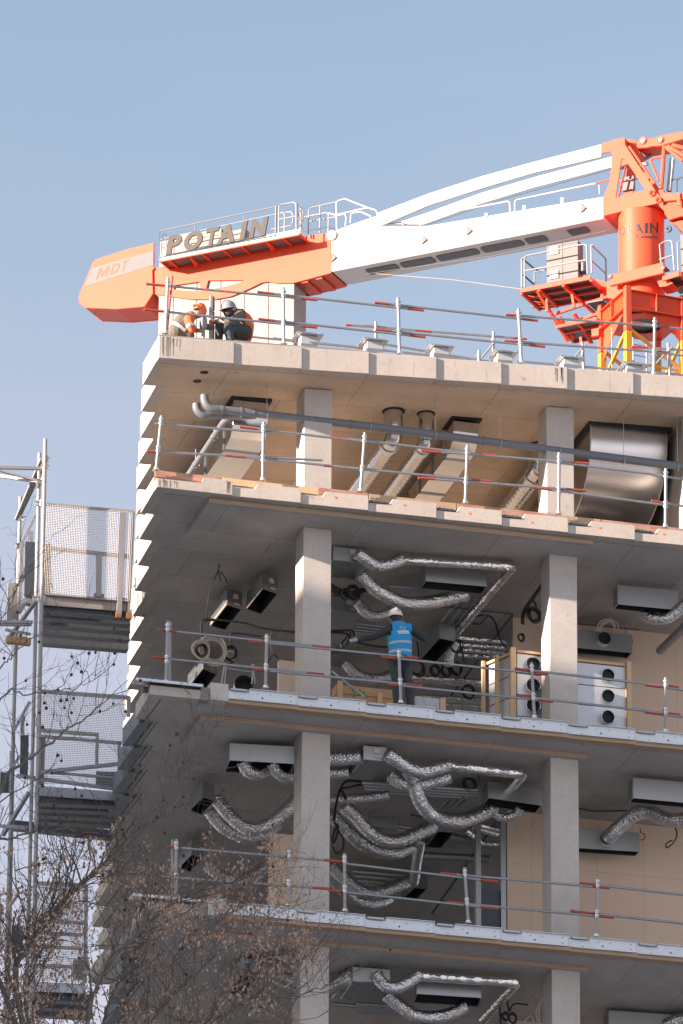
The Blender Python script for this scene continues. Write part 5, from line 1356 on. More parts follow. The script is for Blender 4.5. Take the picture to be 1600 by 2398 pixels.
# ---------------- storey below (in shade)
plenum('wide dark air box with two round collars left of the left column, shaded storey', -0.42, C3, m6(835, 562), m6(1258, 585), m6(800, 640), 0.30, PG, 0.0, collars=2)
plenum('small dark air box near the left teeth of the shaded storey', -0.40, C3, m6(660, 800), m6(735, 830), m6(575, 890), 0.28, PG, 0.0)
plenum('lower dark air box at left of the shaded storey, above the rail', -0.40, C3, m6(590, 1175), m6(660, 1205), m6(505, 1265), 0.28, PG, 0.0)
plenum('fan coil unit right of the left column in the shaded storey, with paper labels', -0.32, C3, m7(310, 388), m7(465, 402), m7(205, 512), 0.26, FG, openb=False, label=True)
plenum('slanting dark air box with two collars left of the right column, shaded storey', -0.40, C3, m7(1130, 640), m7(1480, 690), m7(1090, 692), 0.28, PG, 0.0, collars=2)
plenum('dark air box in the middle of the shaded storey, below the sagging foil ducts', -0.36, C3, m7(800, 860), m7(905, 868), m7(715, 965), 0.27, PG, 0.0)
plenum('lower dark air box behind the guard rail of the shaded storey', -0.36, C3, m7(645, 1230), m7(730, 1238), m7(560, 1310), 0.27, PG, 0.0)
plenum('long air box at the right edge of the shaded storey', -0.40, C3, m8(1095, 710), m8(1560, 752), m8(1062, 745), 0.36, PG, 0.0)
plenum('grey air box with a foil duct plugged in, right of the right column', -0.68, C3, m8(690, 1072), m8(1140, 1100), m8(655, 1104), 0.34, PG, 0.0, holes=((0.46, 0.55, 0.115),))
flex('foil duct leaving the shaded fan coil towards the straight pipe', [m7(*p) for p in ((465, 350), (540, 400), (620, 450), (700, 468), (780, 450), (870, 425))], -0.22, -0.18, 0.115)
foil_run('straight foil pipe of the shaded storey with an elbow by the slanting box', [m7(865, 428), m7(1320, 480)], -0.18, m7(1180, 680), 0.085)
flex('big foil duct looping down to the slanting air box, shaded storey', [m7(*p) for p in ((600, 450), (640, 530), (675, 640), (740, 735), (830, 785), (930, 795), (1040, 765), (1160, 705))], -0.25, -0.35, 0.125)
flex('foil duct sagging right of the left column, upper of two', [m7(*p) for p in ((180, 690), (260, 760), (340, 850), (440, 915), (550, 920), (680, 865), (770, 820))], -0.25, -0.3, 0.12)
flex('foil duct sagging right of the left column, lower of two', [m7(*p) for p in ((90, 740), (190, 840), (290, 930), (390, 985), (520, 1000), (640, 950))], -0.25, -0.3, 0.115)
flex('foil duct low behind the guard rail, right of the left column', [m7(*p) for p in ((90, 1080), (190, 1170), (290, 1245), (390, 1265), (510, 1225), (620, 1180))], -0.25, -0.3, 0.115)
flex('second foil duct low behind the guard rail, just under the first', [m7(*p) for p in ((80, 1140), (180, 1250), (280, 1320), (390, 1330), (480, 1300))], -0.25, -0.3, 0.11)
flex('short foil duct hanging down beside the middle dark air box', [m7(*p) for p in ((690, 920), (670, 1000), (655, 1100), (640, 1190))], -0.3, -0.5, 0.09)
flex('short foil duct left of the shaded fan coil, upper', [m7(*p) for p in ((20, 385), (120, 385), (220, 382), (305, 372))], -0.22, -0.22, 0.12)
flex('short foil duct left of the shaded fan coil, lower', [m7(*p) for p in ((20, 468), (110, 475), (215, 470))], -0.25, -0.25, 0.11)
flex('foil duct behind the straight pipe of the shaded storey', [m7(*p) for p in ((490, 490), (560, 540), (660, 555), (780, 530), (880, 500))], -0.25, -0.25, 0.12)
flex('slim foil duct behind the sagging pair, shaded storey', [m7(*p) for p in ((90, 650), (200, 645), (330, 640), (480, 620))], -0.25, -0.2, 0.085)
flex('foil duct sagging left of the left column, upper of a crossing pair', [m6(*p) for p in ((750, 810), (820, 905), (910, 985), (1000, 1015), (1100, 975), (1200, 895), (1290, 800))], -0.25, -0.25, 0.12)
flex('foil duct sagging left of the left column, lower of a crossing pair', [m6(*p) for p in ((700, 890), (780, 990), (880, 1050), (970, 1070), (1070, 1035), (1150, 980))], -0.25, -0.25, 0.11)
flex('foil duct low at the left of the shaded storey, behind the rail', [m6(*p) for p in ((690, 1240), (780, 1320), (870, 1360), (980, 1330), (1065, 1260))], -0.25, -0.25, 0.12)
flex('foil duct bulging under the wide dark air box, left one', [m6(*p) for p in ((920, 560), (950, 625), (1020, 650), (1090, 610))], -0.3, -0.3, 0.11)
flex('foil duct bulging under the wide dark air box, right one', [m6(*p) for p in ((1110, 570), (1150, 640), (1220, 670), (1290, 630))], -0.3, -0.3, 0.11)
flex('large foil duct curving over the grey box right of the right column', [m8(*p) for p in ((905, 1010), (960, 950), (1040, 880), (1120, 820), (1200, 805), (1300, 850), (1400, 872), (1500, 860))], -0.55, -0.45, 0.125)
flex('foil duct under the slanting dark box, left of the right column', [m7(*p) for p in ((1160, 730), (1230, 770), (1310, 750), (1340, 700))], -0.4, -0.4, 0.08)
pipes('pipe_bundle', 'row of pipes crossing under the shaded slab, right of the fan coil', [(m7(300 + 10 * k, 540 + 20 * k), m7(1060, 590 + 17 * k)) for k in range(4)], -0.12, 0.04, 'tube_steel')
pipes('conduit_bundle', 'four short conduits running back under the shaded slab', [(m7(790 + 48 * k, 715 - 5 * k), m7(870 + 50 * k, 632 - 2 * k)) for k in range(4)], -0.12, 0.035, 'tube_steel', 'conduit')
pipes('pipe_bundle', 'horizontal steel pipe in the middle of the shaded storey', [(m7(520, 1010), m7(1135, 1040)), (m7(860, 890), m7(1010, 920))], -0.15, 0.075, 'tube_steel')
pipes('pipe_bundle', 'dim pipes near the back wall of the shaded storey', [(m7(240, 1120), m7(600, 1150)), (m7(250, 1150), m7(600, 1178)), (m7(240, 1180), m7(600, 1205)), (m7(500, 820), m7(640, 840)), (m7(510, 845), m7(640, 862))], -0.15, 0.035, 'sheet_grey')
pipes('threaded_rod', 'long thin diagonal rail under the shaded slab', [(m7(1180, 800), m7(760, 1400)), (m7(620, 750), m7(1060, 830))], -0.15, 0.018, 'dark_steel')
pipes('pipe_bundle', 'bent grey pipes beside the plasterboard wall of the shaded storey', [(m7(980, 850), m7(1090, 940)), (m7(1090, 940), m7(1210, 945)), (m7(1000, 800), m7(1190, 850)), (m7(1020, 830), m7(1190, 880))], -0.2, 0.05, 'foil_pipe')
cable('black cable swinging along the slab edge above the foil ducts, shaded storey', [([m7(*p) for p in ((215, 330), (230, 290), (270, 255), (330, 275), (400, 320), (470, 350), (600, 292), (720, 310), (840, 330), (1010, 325), (1050, 370), (1050, 440))], 1.0), ([m7(*p) for p in ((215, 330), (230, 360), (265, 340), (265, 260))], 1.0), ([m7(*p) for p in ((990, 410), (995, 360), (1025, 335), (1045, 390), (1060, 470), (1075, 530))], 1.0)], r=0.011, coils=[(1100, 1837, 14, 1.6, 6, 'black_cable')])
cable('thick black cables hanging beside the left column, shaded storey', [([m7(*p) for p in ((330, 535), (210, 530), (165, 570), (140, 650), (118, 770))], 2.2), ([m7(*p) for p in ((330, 545), (220, 570), (160, 590), (130, 700), (120, 790))], 2.2), ([m7(*p) for p in ((160, 580), (180, 610), (195, 650))], 2.2), ([m7(*p) for p in ((120, 800), (150, 860), (180, 920), (170, 990), (130, 1000), (105, 960))], 2.2), ([m7(*p) for p in ((140, 810), (110, 900), (115, 940), (140, 880), (145, 820))], 2.2)], r=0.022)
cable('black cable along the slab at the right of the shaded storey', [([m8(*p) for p in ((960, 545), (940, 500), (975, 458), (1100, 480), (1250, 490), (1380, 520), (1500, 540))], 0.9), ([m8(*p) for p in ((965, 545), (990, 520), (965, 465))], 0.9), ([m8(*p) for p in ((700, 785), (820, 805), (1050, 800))], 2.2), ([m8(*p) for p in ((1395, 910), (1412, 970), (1390, 1030), (1340, 1070), (1335, 1040), (1380, 1015))], 2.6)], r=0.014)
cable('coil of white cable hanging left of the right column, shaded storey', [([m8(*p) for p in ((235, 850), (230, 900), (270, 955), (330, 960), (375, 920), (385, 860))], 2.5), ([m8(*p) for p in ((250, 850), (245, 900), (280, 945), (340, 950), (365, 900), (370, 860))], 2.5)], 'cable coils', 'white_cable', 0.011)
cable('red wire loop beside the grey box, shaded storey', [([m8(*p) for p in ((1145, 930), (1150, 960), (1178, 975), (1175, 1005), (1145, 1015))], 2.6)], 'cable coils', 'tube_red', 0.011)
t = thing('junction_box', 'grey electrical distribution box under the middle of the shaded slab', 'electrical box', aZ(-0.2, *m7(440, 800)))
a, b = aZ(-0.35, *m7(345, 830)), aZ(-0.35, *m7(535, 850)); MB().obox((a + b) / 2 + UZ * 0.15, (b - a) / 2, V((0, 0.06, 0)), UZ * 0.15).build('case', 'sheet_grey', t, bevel=0.01)
for k in range(5): MB().cyl(a.lerp(b, 0.2 + 0.15 * k) + V((0, -0.066, 0.18)), a.lerp(b, 0.2 + 0.15 * k) + V((0, -0.058, 0.18)), 0.014, n=8).build('knockout', 'dark_inside', t)
# steel studs and door opening at the left end of the plasterboard wall
t = thing('door_frame', 'dark steel door opening left of the plasterboard wall, shaded storey', 'door frame', (4.3, 2.95, F4))
for x in (3.95, 4.40): MB().box((x, 2.96, F4), (x + 0.09, 3.06, C3 - 0.01)).build('jamb', 'sheet_grey', t)
MB().box((4.05, 3.0, F4), (4.39, 3.05, F4 + 2.1)).build('leaf', 'dark_steel', t)
zl_ = aY(2.2, 650, 1952).z; xl_ = aY(2.2, 632, 2050).x
o = MB().box((xl_, 2.2, F4), (xl_ + 0.42, 2.3, zl_)).build('leaning_board', 'plasterboard', None); tag(o, 'tall beige board standing behind the left column, shaded storey', 'board')

# ---------------- lowest storey in view
plenum('fan coil unit of the lowest storey with a paper label, beside the left column', -4.15, C4, m7(240, 1842), m7(488, 1860), m7(160, 1960), 0.26, FG, openb=False, label=True)
plenum('wide air box of the lowest storey with two collars inside', -4.22, C4, m7(662, 1925), m7(1082, 1952), m7(643, 1985), 0.27, PG, 0.0, collars=2)
plenum('air box at the right edge of the lowest storey', -4.2, C4, m8(920, 2400), m8(1500, 2440), m8(880, 2440), 0.36, PG, 0.0)
plenum('small air box with a bright end behind the tree, lowest storey', -4.2, C4, m6(905, 1970), m6(1012, 1985), m6(830, 2090), 0.30, PG, 0.12)
flex('foil duct leaving the lowest fan coil', [m7(*p) for p in ((395, 1790), (440, 1860), (520, 1885), (600, 1850), (685, 1795))], -4.0, -3.98, 0.105)
foil_run('straight foil pipe of the lowest storey with an elbow', [m7(680, 1808), m7(1275, 1848)], -4.0, m7(1100, 2090), 0.085)
flex('foil duct sagging under the wide air box of the lowest storey', [m7(*p) for p in ((460, 1930), (560, 2010), (660, 2070), (780, 2080), (900, 2050), (980, 2000))], -4.1, -4.2, 0.115)
flex('foil duct left of the lowest fan coil', [m7(*p) for p in ((60, 1930), (120, 1870), (180, 1830), (240, 1810))], -4.05, -4.0, 0.12)
flex('foil duct behind the column of the lowest storey, beside the tree', [m6(*p) for p in ((1000, 1900), (1080, 1930), (1160, 1980), (1260, 2020))], -4.05, -4.05, 0.12)
flex('foil duct at the right edge of the lowest storey', [m8(*p) for p in ((1330, 2370), (1400, 2330), (1480, 2310), (1560, 2330))], -4.05, -4.0, 0.12)
pipes('pipe_bundle', 'pipes under the slab of the lowest storey', [(m7(260, 1990 + 14 * k), m7(640, 2015 + 14 * k)) for k in range(4)] + [(m7(100, 1990), m7(330, 2010))], -3.95, 0.04, 'tube_steel')
cable('black cables hanging left of the right column, lowest storey', [([m8(*p) for p in ((180, 2130), (182, 2200), (195, 2260)) ], 1.6), ([m8(*p) for p in ((195, 2260), (230, 2205), (330, 2210))], 1.6), ([m8(*p) for p in ((125, 2200), (130, 2300), (135, 2380))], 1.6)], r=0.016, coils=[(1185, 2380, 9, 1.6, 4, 'black_cable'), (1200, 2384, 10, 1.6, 4, 'black_cable')])
cable('pale cable coil close to the right column, lowest storey', [([m8(*p) for p in ((435, 2170), (390, 2250), (400, 2330), (430, 2390))], 1.2), ([m8(*p) for p in ((440, 2160), (410, 2240), (415, 2330), (440, 2370))], 1.2), ([m8(*p) for p in ((310, 2400), (310, 2330), (350, 2290), (375, 2340), (380, 2400))], 1.4)], 'cable coils', 'white_cable', 0.014)
# ================================================================== people
mat('skin', (0.42, 0.24, 0.17), 0.6)
mat('skin_dark', (0.06, 0.04, 0.035), 0.6)
mat('dark_cloth', (0.035, 0.045, 0.05), 0.9, c2=(0.025, 0.032, 0.036), scale=25, amt=0.5, bump=0.5, bscale=22)
mat('green_cloth', (0.055, 0.075, 0.08), 0.9, c2=(0.035, 0.05, 0.055), scale=12, amt=0.5, bump=0.6, bscale=18)
mat('grey_cloth', (0.17, 0.145, 0.125), 0.9, c2=(0.11, 0.095, 0.085), scale=14, amt=0.5, bump=0.6, bscale=20)
mat('orange_cloth', (0.82, 0.14, 0.045), 0.85, c2=(0.70, 0.11, 0.035), scale=12, amt=0.5, bump=0.4, bscale=20)
mat('vest_blue', (0.02, 0.30, 0.62), 0.85, c2=(0.015, 0.25, 0.54), scale=9, amt=0.5, bump=0.5, bscale=16)
mat('stripe', (0.40, 0.40, 0.42), 0.5)
mat('glove', (0.30, 0.36, 0.42), 0.85, bump=0.4)
mat('hard_hat', (0.72, 0.68, 0.68), 0.4)
mat('hat_orange', (0.80, 0.16, 0.05), 0.4)
mat('hat_grey', (0.30, 0.30, 0.33), 0.35, 0.2)
mat('boot', (0.03, 0.03, 0.03), 0.7)
mat('logo_white', (0.75, 0.78, 0.8), 0.7)

def seg_dist(p, a, b, ra, rb):
    ab = b - a; t = max(0, min(1, (p - a).dot(ab) / max(ab.length_squared, 1e-9)))
    return (p - (a + ab * t)).length - (ra + (rb - ra) * t)
def body(parent, limbs, mats, voxel=0.011, name='body'):
    """limbs: (points, radii, flatten, tag); fused into one continuous skin by a voxel remesh"""
    mb = MB()
    for (P, r_, sq, tg) in limbs:
        P = [V(p) for p in P]
        if len(P) == 1:
            mb.ball(P[0], r_[0], 16, 12, *(sq if isinstance(sq, tuple) else (1, 1, 1)))
        else:
            Q = spline(P, 5); R_ = []
            for i in range(len(Q)):
                f = i / 5; k = min(int(f), len(r_) - 2); R_.append(r_[k] + (r_[k + 1] - r_[k]) * (f - k))
            mb.tube(Q, R_, 14, True, sq if not isinstance(sq, tuple) else 1.0, up=(0, 1, 0) if sq != 1.0 else None)
            mb.ball(Q[0], R_[0] * 0.98, 12, 8); mb.ball(Q[-1], R_[-1] * 0.98, 12, 8)
    me = bpy.data.meshes.new('tmp'); me.from_pydata(mb.v, [], mb.f); o = bpy.data.objects.new('tmp', me); col.objects.link(o)
    m = o.modifiers.new('r', 'REMESH'); m.mode = 'VOXEL'; m.voxel_size = voxel
    s = o.modifiers.new('s', 'SMOOTH'); s.factor = 0.5; s.iterations = 3
    dg = bpy.context.evaluated_depsgraph_get(); dg.update(); ev = o.evaluated_get(dg); em = ev.to_mesh()
    vv = [v.co.copy() for v in em.vertices]; nn = [v.normal.copy() for v in em.vertices]; ff = [tuple(p.vertices) for p in em.polygons]
    ev.to_mesh_clear(); bpy.data.objects.remove(o); bpy.data.meshes.remove(me)
    tags = []
    segs = []
    for (P, r_, sq, tg) in limbs:
        P = [V(p) for p in P]
        if len(P) == 1: segs.append((P[0], P[0] + V((0, 0, 1e-4)), r_[0], r_[0], tg))
        else:
            for i in range(len(P) - 1): segs.append((P[i], P[i + 1], r_[min(i, len(r_) - 1)], r_[min(i + 1, len(r_) - 1)], tg))
    for f in ff:
        c = sum((vv[i] for i in f), V((0, 0, 0))) / len(f)
        tags.append(min(segs, key=lambda s_: seg_dist(c, *s_[:4]))[4])
    b = MB(); b.v = [tuple(v) for v in vv]; b.f = ff
    names = list(mats.keys())
    ob = b.build(name, mats[names[0]], parent, smooth=True, ang=180)
    for n in names[1:]: ob.data.materials.append(M[mats[n]])
    for i, p in enumerate(ob.data.polygons): p.material_index = names.index(tags[i])
    return ob, vv, nn, ff, tags
def shell(parent, name, vv, nn, ff, keep, off, m, m2=None, test2=None):
    idx = {}; P = []; F = []; mi = []
    for k, f in enumerate(ff):
        c = sum((vv[i] for i in f), V((0, 0, 0))) / len(f)
        if keep(k, c):
            q = []
            for i in f:
                if i not in idx: idx[i] = len(P); P.append(vv[i] + nn[i] * off)
                q.append(idx[i])
            F.append(tuple(q)); mi.append(1 if (test2 and test2(c)) else 0)
    b = MB(); b.v = [tuple(p) for p in P]; b.f = F
    o = b.build(name, m, parent, smooth=True, ang=180)
    if m2:
        o.data.materials.append(M[m2])
        for i, p in enumerate(o.data.polygons): p.material_index = mi[i]
    sd = o.modifiers.new('t', 'SOLIDIFY'); sd.thickness = 0.006; sd.offset = 1
    return o
def hat(parent, c, r, m, d=(0, 0, 1), fwd=(0, 1, 0), brim=0.05, tall=1.15):
    """hard hat: dome, brim all round with a longer peak, ridge"""
    d = V(d).normalized(); f = (V(fwd) - d * V(fwd).dot(d)).normalized(); s_ = d.cross(f)
    P = []; F = []; nu, nv = 24, 8
    for i in range(nv + 1):
        a = math.pi / 2 * i / nv
        for k in range(nu):
            b = 2 * math.pi * k / nu
            P.append(c + f * (r * 1.14 * math.sin(a) * math.cos(b)) + s_ * (r * math.sin(a) * math.sin(b)) + d * (r * tall * math.cos(a)))
    base = nv * nu
    for k in range(nu):
        b = 2 * math.pi * k / nu; e = r * 0.10 + brim * max(0.0, math.cos(b)) ** 2
        P.append(c + f * ((r * 1.14 + e) * math.cos(b)) + s_ * ((r + r * 0.10) * math.sin(b)) - d * (r * 0.14))
    for i in range(nv + 1):
        for k in range(nu): F.append((i * nu + k, (i + 1) * nu + k, (i + 1) * nu + (k + 1) % nu, i * nu + (k + 1) % nu))
    o = MB().add(P, F).build('helmet', m, parent, smooth=True, ang=50)
    sd = o.modifiers.new('t', 'SOLIDIFY'); sd.thickness = 0.006
    MB().tube([c + f * (r * 1.15 * math.cos(a)) + d * (r * tall * 1.01 * math.sin(a)) for a in [R(20 + 14 * k) for k in range(11)]], 0.012, 6).build('helmet_ridge', m, o, smooth=True)
    return o
def fingers(c, d, side, up, L_=0.085, curl=0.5, r=0.0085):
    """five fingers from a palm at c pointing along d; side = towards the thumb"""
    d = V(d).normalized(); side = V(side).normalized(); up = V(up).normalized(); out = []
    for k, (o, l) in enumerate(((-0.030, 0.72), (-0.010, 0.95), (0.010, 1.0), (0.030, 0.9))):
        a = c + side * o + d * 0.045
        b = a + d * (L_ * l * 0.5) - up * (0.01 * curl)
        e = b + d * (L_ * l * 0.5 * (1 - 0.6 * curl)) - up * (L_ * 0.5 * curl)
        out.append(([a, b, e], [r, r * 0.95, r * 0.8], 1.0))
    a = c + side * 0.035 - d * 0.01; b = a + side * 0.03 + d * 0.03 - up * 0.01
    out.append(([a, b, b + d * 0.035 - up * 0.012], [r * 1.15, r, r * 0.85], 1.0))
    return out

# ---------------- worker in the blue vest, seen from behind
mk = sub(7.84, 810, 1410)
YW = -0.42
def wp(x, y, dy=0.0): return aY(YW + dy, *mk(x, y))
fl = V((wp(955, 1830).x, YW, F3)); 
pw = thing('person', 'worker seen from behind in blue hi-vis vest and white helmet, one arm stretched out', 'person', (wp(1000, 1700).x, YW, F3))
hip = wp(1000, 1090); chest = wp(985, 640); neck = wp(930, 370); head = wp(918, 255, 0.03)
sL, sR = wp(800, 500), wp(1205, 500)
eL, hL = wp(520, 640, 0.05), wp(225, 690, 0.10)
eR, hR = wp(1425, 668, 0.08), wp(1415, 664, 0.42)
kL, kR = wp(915, 1450, 0.02), wp(1140, 1460, 0.0)
aL = V((wp(955, 1850).x, YW + 0.02, F3 + 0.09)); aR = V((wp(1225, 1880).x, YW + 0.03, F3 + 0.09))
hpL, hpR = wp(905, 1110), wp(1110, 1110)
dirL = (hL - eL).normalized()
limbs = [([hip, wp(1000, 880), chest, wp(970, 470)], [0.185, 0.185, 0.20, 0.13], 0.62, 'torso'), ([wp(960, 470), neck, wp(925, 320)], [0.075, 0.058, 0.058], 1.0, 'neck'),
         ([head], [0.098], (0.92, 1.1, 1.2), 'head'), ([wp(950, 470), sL], [0.07, 0.078], 1.0, 'torso'), ([wp(980, 470), sR], [0.07, 0.078], 1.0, 'torso'),
         ([sL, sL.lerp(eL, 0.5) + V((0, 0, -0.005)), eL], [0.072, 0.064, 0.055], 1.0, 'arm'), ([eL, eL.lerp(hL, 0.5), hL], [0.055, 0.05, 0.038], 1.0, 'arm'),
         ([sR, eR], [0.072, 0.056], 1.0, 'arm'), ([eR, hR], [0.055, 0.038], 1.0, 'arm'),
         ([hpL, hpL.lerp(kL, 0.5), kL], [0.102, 0.094, 0.072], 1.0, 'leg'), ([kL, kL.lerp(aL, 0.4), aL], [0.072, 0.072, 0.062], 1.0, 'leg'),
         ([hpR, hpR.lerp(kR, 0.5), kR], [0.102, 0.094, 0.072], 1.0, 'leg'), ([kR, kR.lerp(aR, 0.4), aR], [0.072, 0.072, 0.062], 1.0, 'leg'),
         ([aL + V((0, -0.05, -0.05)), aL + V((-0.03, 0.17, -0.055))], [0.042, 0.035], 1.0, 'boot'), ([aR + V((0, -0.05, -0.05)), aR + V((0.04, 0.17, -0.055))], [0.042, 0.035], 1.0, 'boot'),
         ([hL, hL + dirL * 0.08], [0.036, 0.036], 1.0, 'glove'), ([hR, hR + (hR - eR).normalized() * 0.08], [0.036, 0.036], 1.0, 'glove')]
limbs += [(a, b, c, 'glove') for a, b, c in fingers(hL + dirL * 0.05, dirL, V((0, 0.3, 1)), V((0, 1, -0.2)), curl=0.6)]
dR_ = (hR - eR).normalized()
limbs += [(a, b, c, 'glove') for a, b, c in fingers(hR + dR_ * 0.05, dR_, V((0, 0.2, 1)), V((-1, 0, 0)), curl=0.5)]
ob, vv, nn, ff, tg = body(pw, limbs, {'torso': 'dark_cloth', 'arm': 'dark_cloth', 'leg': 'green_cloth', 'head': 'skin_dark', 'neck': 'dark_cloth', 'boot': 'boot', 'glove': 'glove'}, 0.0105)
zh = wp(1000, 1040).z; zs1, zs2 = wp(1000, 770).z, wp(1000, 925).z
slope = (wp(1200, 745).z - wp(780, 800).z) / (wp(1200, 745).x - wp(780, 800).x)
xc = wp(1000, 770).x
shell(pw, 'vest', vv, nn, ff, lambda k, c: (tg[k] in ('torso',) or (tg[k] == 'leg' and c.z > zh + 0.02)) and c.z > zh - 0.06 * (xc - c.x) / 0.2 * (1 if c.x < xc else 0) and c.z < wp(960, 400).z and (sL.x + 0.025 < c.x < sR.x - 0.015 or c.z < chest.z - 0.02), 0.016, 'vest_blue', 'stripe',
      lambda c: any(abs(c.z - (z + (c.x - xc) * slope * 0.5)) < 0.019 for z in (zs1, zs2)))
hat(pw, head + V((0, 0.01, -0.012)), 0.122, 'hard_hat', (0, 0.05, 1), (0.1, 1, 0.0), 0.05, 1.3)
MB().obox(head + V((0.02, -0.138, 0.055)), (0.014, 0, 0), (0, 0.003, 0), (0, 0, 0.006)).build('helmet_sticker', 'tube_red', pw)
# logo on the vest: hexagonal outline over two short lines of small letters
by = min(v.y for v in vv if abs(v.z - chest.z) < 0.15 and abs(v.x - chest.x) < 0.1) - 0.026
def lp(x, y): return aY(by, *mk(x, y))
hx = [(990, 478), (1015, 448), (1070, 458), (1098, 478), (1072, 512), (1050, 500), (1010, 490), (990, 478)]
MB().tube([lp(*p) for p in hx], 0.0035, 5).build('logo', 'logo_white', pw)
lg = MB()
for row, (x0, x1, y0, hh) in enumerate(((950, 1160, 535, 26), (955, 1165, 562, 12), (965, 1165, 577, 8))):
    n = 9 if row == 0 else 14
    for k in range(n):
        xa = x0 + (x1 - x0) * k / n; xb = xa + (x1 - x0) / n * 0.72
        a, b = lp(xa, y0 + hh / 2), lp(xb, y0 - hh / 2)
        lg.box((a.x, by - 0.002, a.z), (b.x, by + 0.001, b.z))
lg.build('logo_lettering', 'logo_white', pw)['kind'] = 'stuff'

# ---------------- two workers crouching on the roof round a core drill
mr = sub(6.533, 380, 680)
YR = -0.20
def rp(x, y, dy=0.0): return aY(YR + dy, *mr(x, y))
ZR = zroof(-1.4) + 0.41
# left one: orange helmet, bent forward
pa = thing('person', 'crouching worker in orange helmet and orange sleeved jacket on the roof edge', 'person', (rp(300, 640).x, YR, ZR), 'workers crouching on the roof')
hp, ch, nk, hd = rp(215, 640, 0.05), rp(330, 490, 0.02), rp(440, 400), rp(545, 335, -0.02)
sh1, el1, ha1 = rp(410, 450, -0.12), rp(455, 600, -0.16), rp(545, 615, -0.12)
kn = rp(430, 690, 0.0)
ft = V((rp(330, 700).x, YR + 0.05, ZR + 0.05))
limbs = [([hp, ch, nk], [0.155, 0.165, 0.10], 0.8, 'torso'), ([nk, hd], [0.06, 0.06], 1.0, 'head'), ([hd], [0.098], (1, 1, 1.15), 'head'),
         ([nk, sh1], [0.09, 0.085], 1.0, 'sleeve'), ([sh1, el1], [0.085, 0.066], 1.0, 'sleeve'), ([el1, ha1], [0.06, 0.04], 1.0, 'arm'),
         ([hp, kn], [0.11, 0.08], 1.0, 'leg'), ([kn, ft], [0.075, 0.06], 1.0, 'leg'), ([hp + V((0.05, 0.25, 0)), kn + V((0, 0.25, 0))], [0.11, 0.08], 1.0, 'leg'), ([hp, hp + V((0.05, 0.25, 0))], [0.13, 0.11], 1.0, 'leg'),
         ([kn + V((0, 0.25, 0)), ft + V((0, 0.25, 0))], [0.075, 0.06], 1.0, 'leg'), ([ft, ft + V((0.16, -0.02, -0.01))], [0.045, 0.035], 1.0, 'boot'), ([ft + V((0, 0.25, 0)), ft + V((0.16, 0.23, -0.01))], [0.045, 0.035], 1.0, 'boot'),
         ([ha1, ha1 + (ha1 - el1).normalized() * 0.07], [0.035, 0.034], 1.0, 'hand')]
limbs += [(a, b, c, 'hand') for a, b, c in fingers(ha1 + (ha1 - el1).normalized() * 0.04, ha1 - el1, V((0, -0.3, 1)), V((0, -1, 0)), curl=0.6)]
hdir = V((0.75, -0.1, 0.65))
ob, vv, nn, ff, tg = body(pa, limbs, {'torso': 'grey_cloth', 'sleeve': 'orange_cloth', 'arm': 'grey_cloth', 'leg': 'grey_cloth', 'head': 'skin', 'boot': 'boot', 'hand': 'skin'}, 0.0115)
zs = rp(200, 560).z
shell(pa, 'reflective_band', vv, nn, ff, lambda k, c: tg[k] == 'torso' and abs((c - rp(250, 570)).dot((ch - hp).normalized())) < 0.03, 0.006, 'logo_white')
shell(pa, 'reflective_band', vv, nn, ff, lambda k, c: tg[k] in ('sleeve', 'arm') and abs((c - sh1.lerp(el1, 0.68)).dot((el1 - sh1).normalized())) < 0.026, 0.006, 'logo_white')
hat(pa, hd + hdir.normalized() * 0.03, 0.122, 'hat_orange', hdir, (-0.6, -0.55, 0.2), 0.035)
MB().tube([hd + V((-0.095, -0.07, 0.01)), hd + V((-0.05, -0.105, 0.02)), hd + V((0.01, -0.115, 0.04))], 0.016, 8).build('goggles', 'dark_steel', pa, smooth=True)
# right one: grey helmet with ear defenders
pb_ = thing('person', 'crouching worker in grey helmet with ear defenders and an orange vest on the roof', 'person', (rp(1150, 700).x, YR, ZR), 'workers crouching on the roof')
hp, ch, nk, hd = rp(1230, 690, 0.10), rp(1240, 500, 0.06), rp(1170, 370, 0.02), rp(1020, 320)
sh1, el1, ha1 = rp(1200, 390, -0.15), rp(1050, 480, -0.20), rp(800, 480, -0.10)
kn1 = rp(880, 560, -0.05); kn2 = rp(1000, 560, -0.28)
f1 = V((rp(850, 700).x, YR - 0.02, ZR + 0.05)); f2 = V((rp(1010, 720).x, YR - 0.26, ZR + 0.05))
limbs = [([hp, ch, nk], [0.165, 0.175, 0.11], 0.8, 'torso'), ([nk, hd], [0.062, 0.06], 1.0, 'head'), ([hd], [0.102], (1, 1, 1.2), 'head'),
         ([nk, sh1], [0.10, 0.09], 1.0, 'sleeve'), ([sh1, el1], [0.088, 0.066], 1.0, 'sleeve'), ([el1, ha1], [0.062, 0.042], 1.0, 'sleeve'),
         ([hp, kn1], [0.12, 0.09], 1.0, 'leg'), ([kn1, f1], [0.08, 0.06], 1.0, 'leg'), ([hp + V((0, -0.2, 0)), kn2], [0.12, 0.09], 1.0, 'leg'), ([kn2, f2], [0.085, 0.065], 1.0, 'leg'), ([hp, hp + V((0, -0.2, 0))], [0.13, 0.12], 1.0, 'leg'),
         ([f1, f1 + V((-0.16, 0, -0.01))], [0.045, 0.035], 1.0, 'boot'), ([f2, f2 + V((-0.16, 0, -0.01))], [0.045, 0.035], 1.0, 'boot'),
         ([ha1, ha1 + (ha1 - el1).normalized() * 0.07], [0.036, 0.034], 1.0, 'hand')]
limbs += [(a, b, c, 'hand') for a, b, c in fingers(ha1 + (ha1 - el1).normalized() * 0.04, V((-0.5, -0.1, -0.9)), V((-0.5, -0.6, 0.3)), V((-0.7, 0, 0.5)), curl=0.3)]
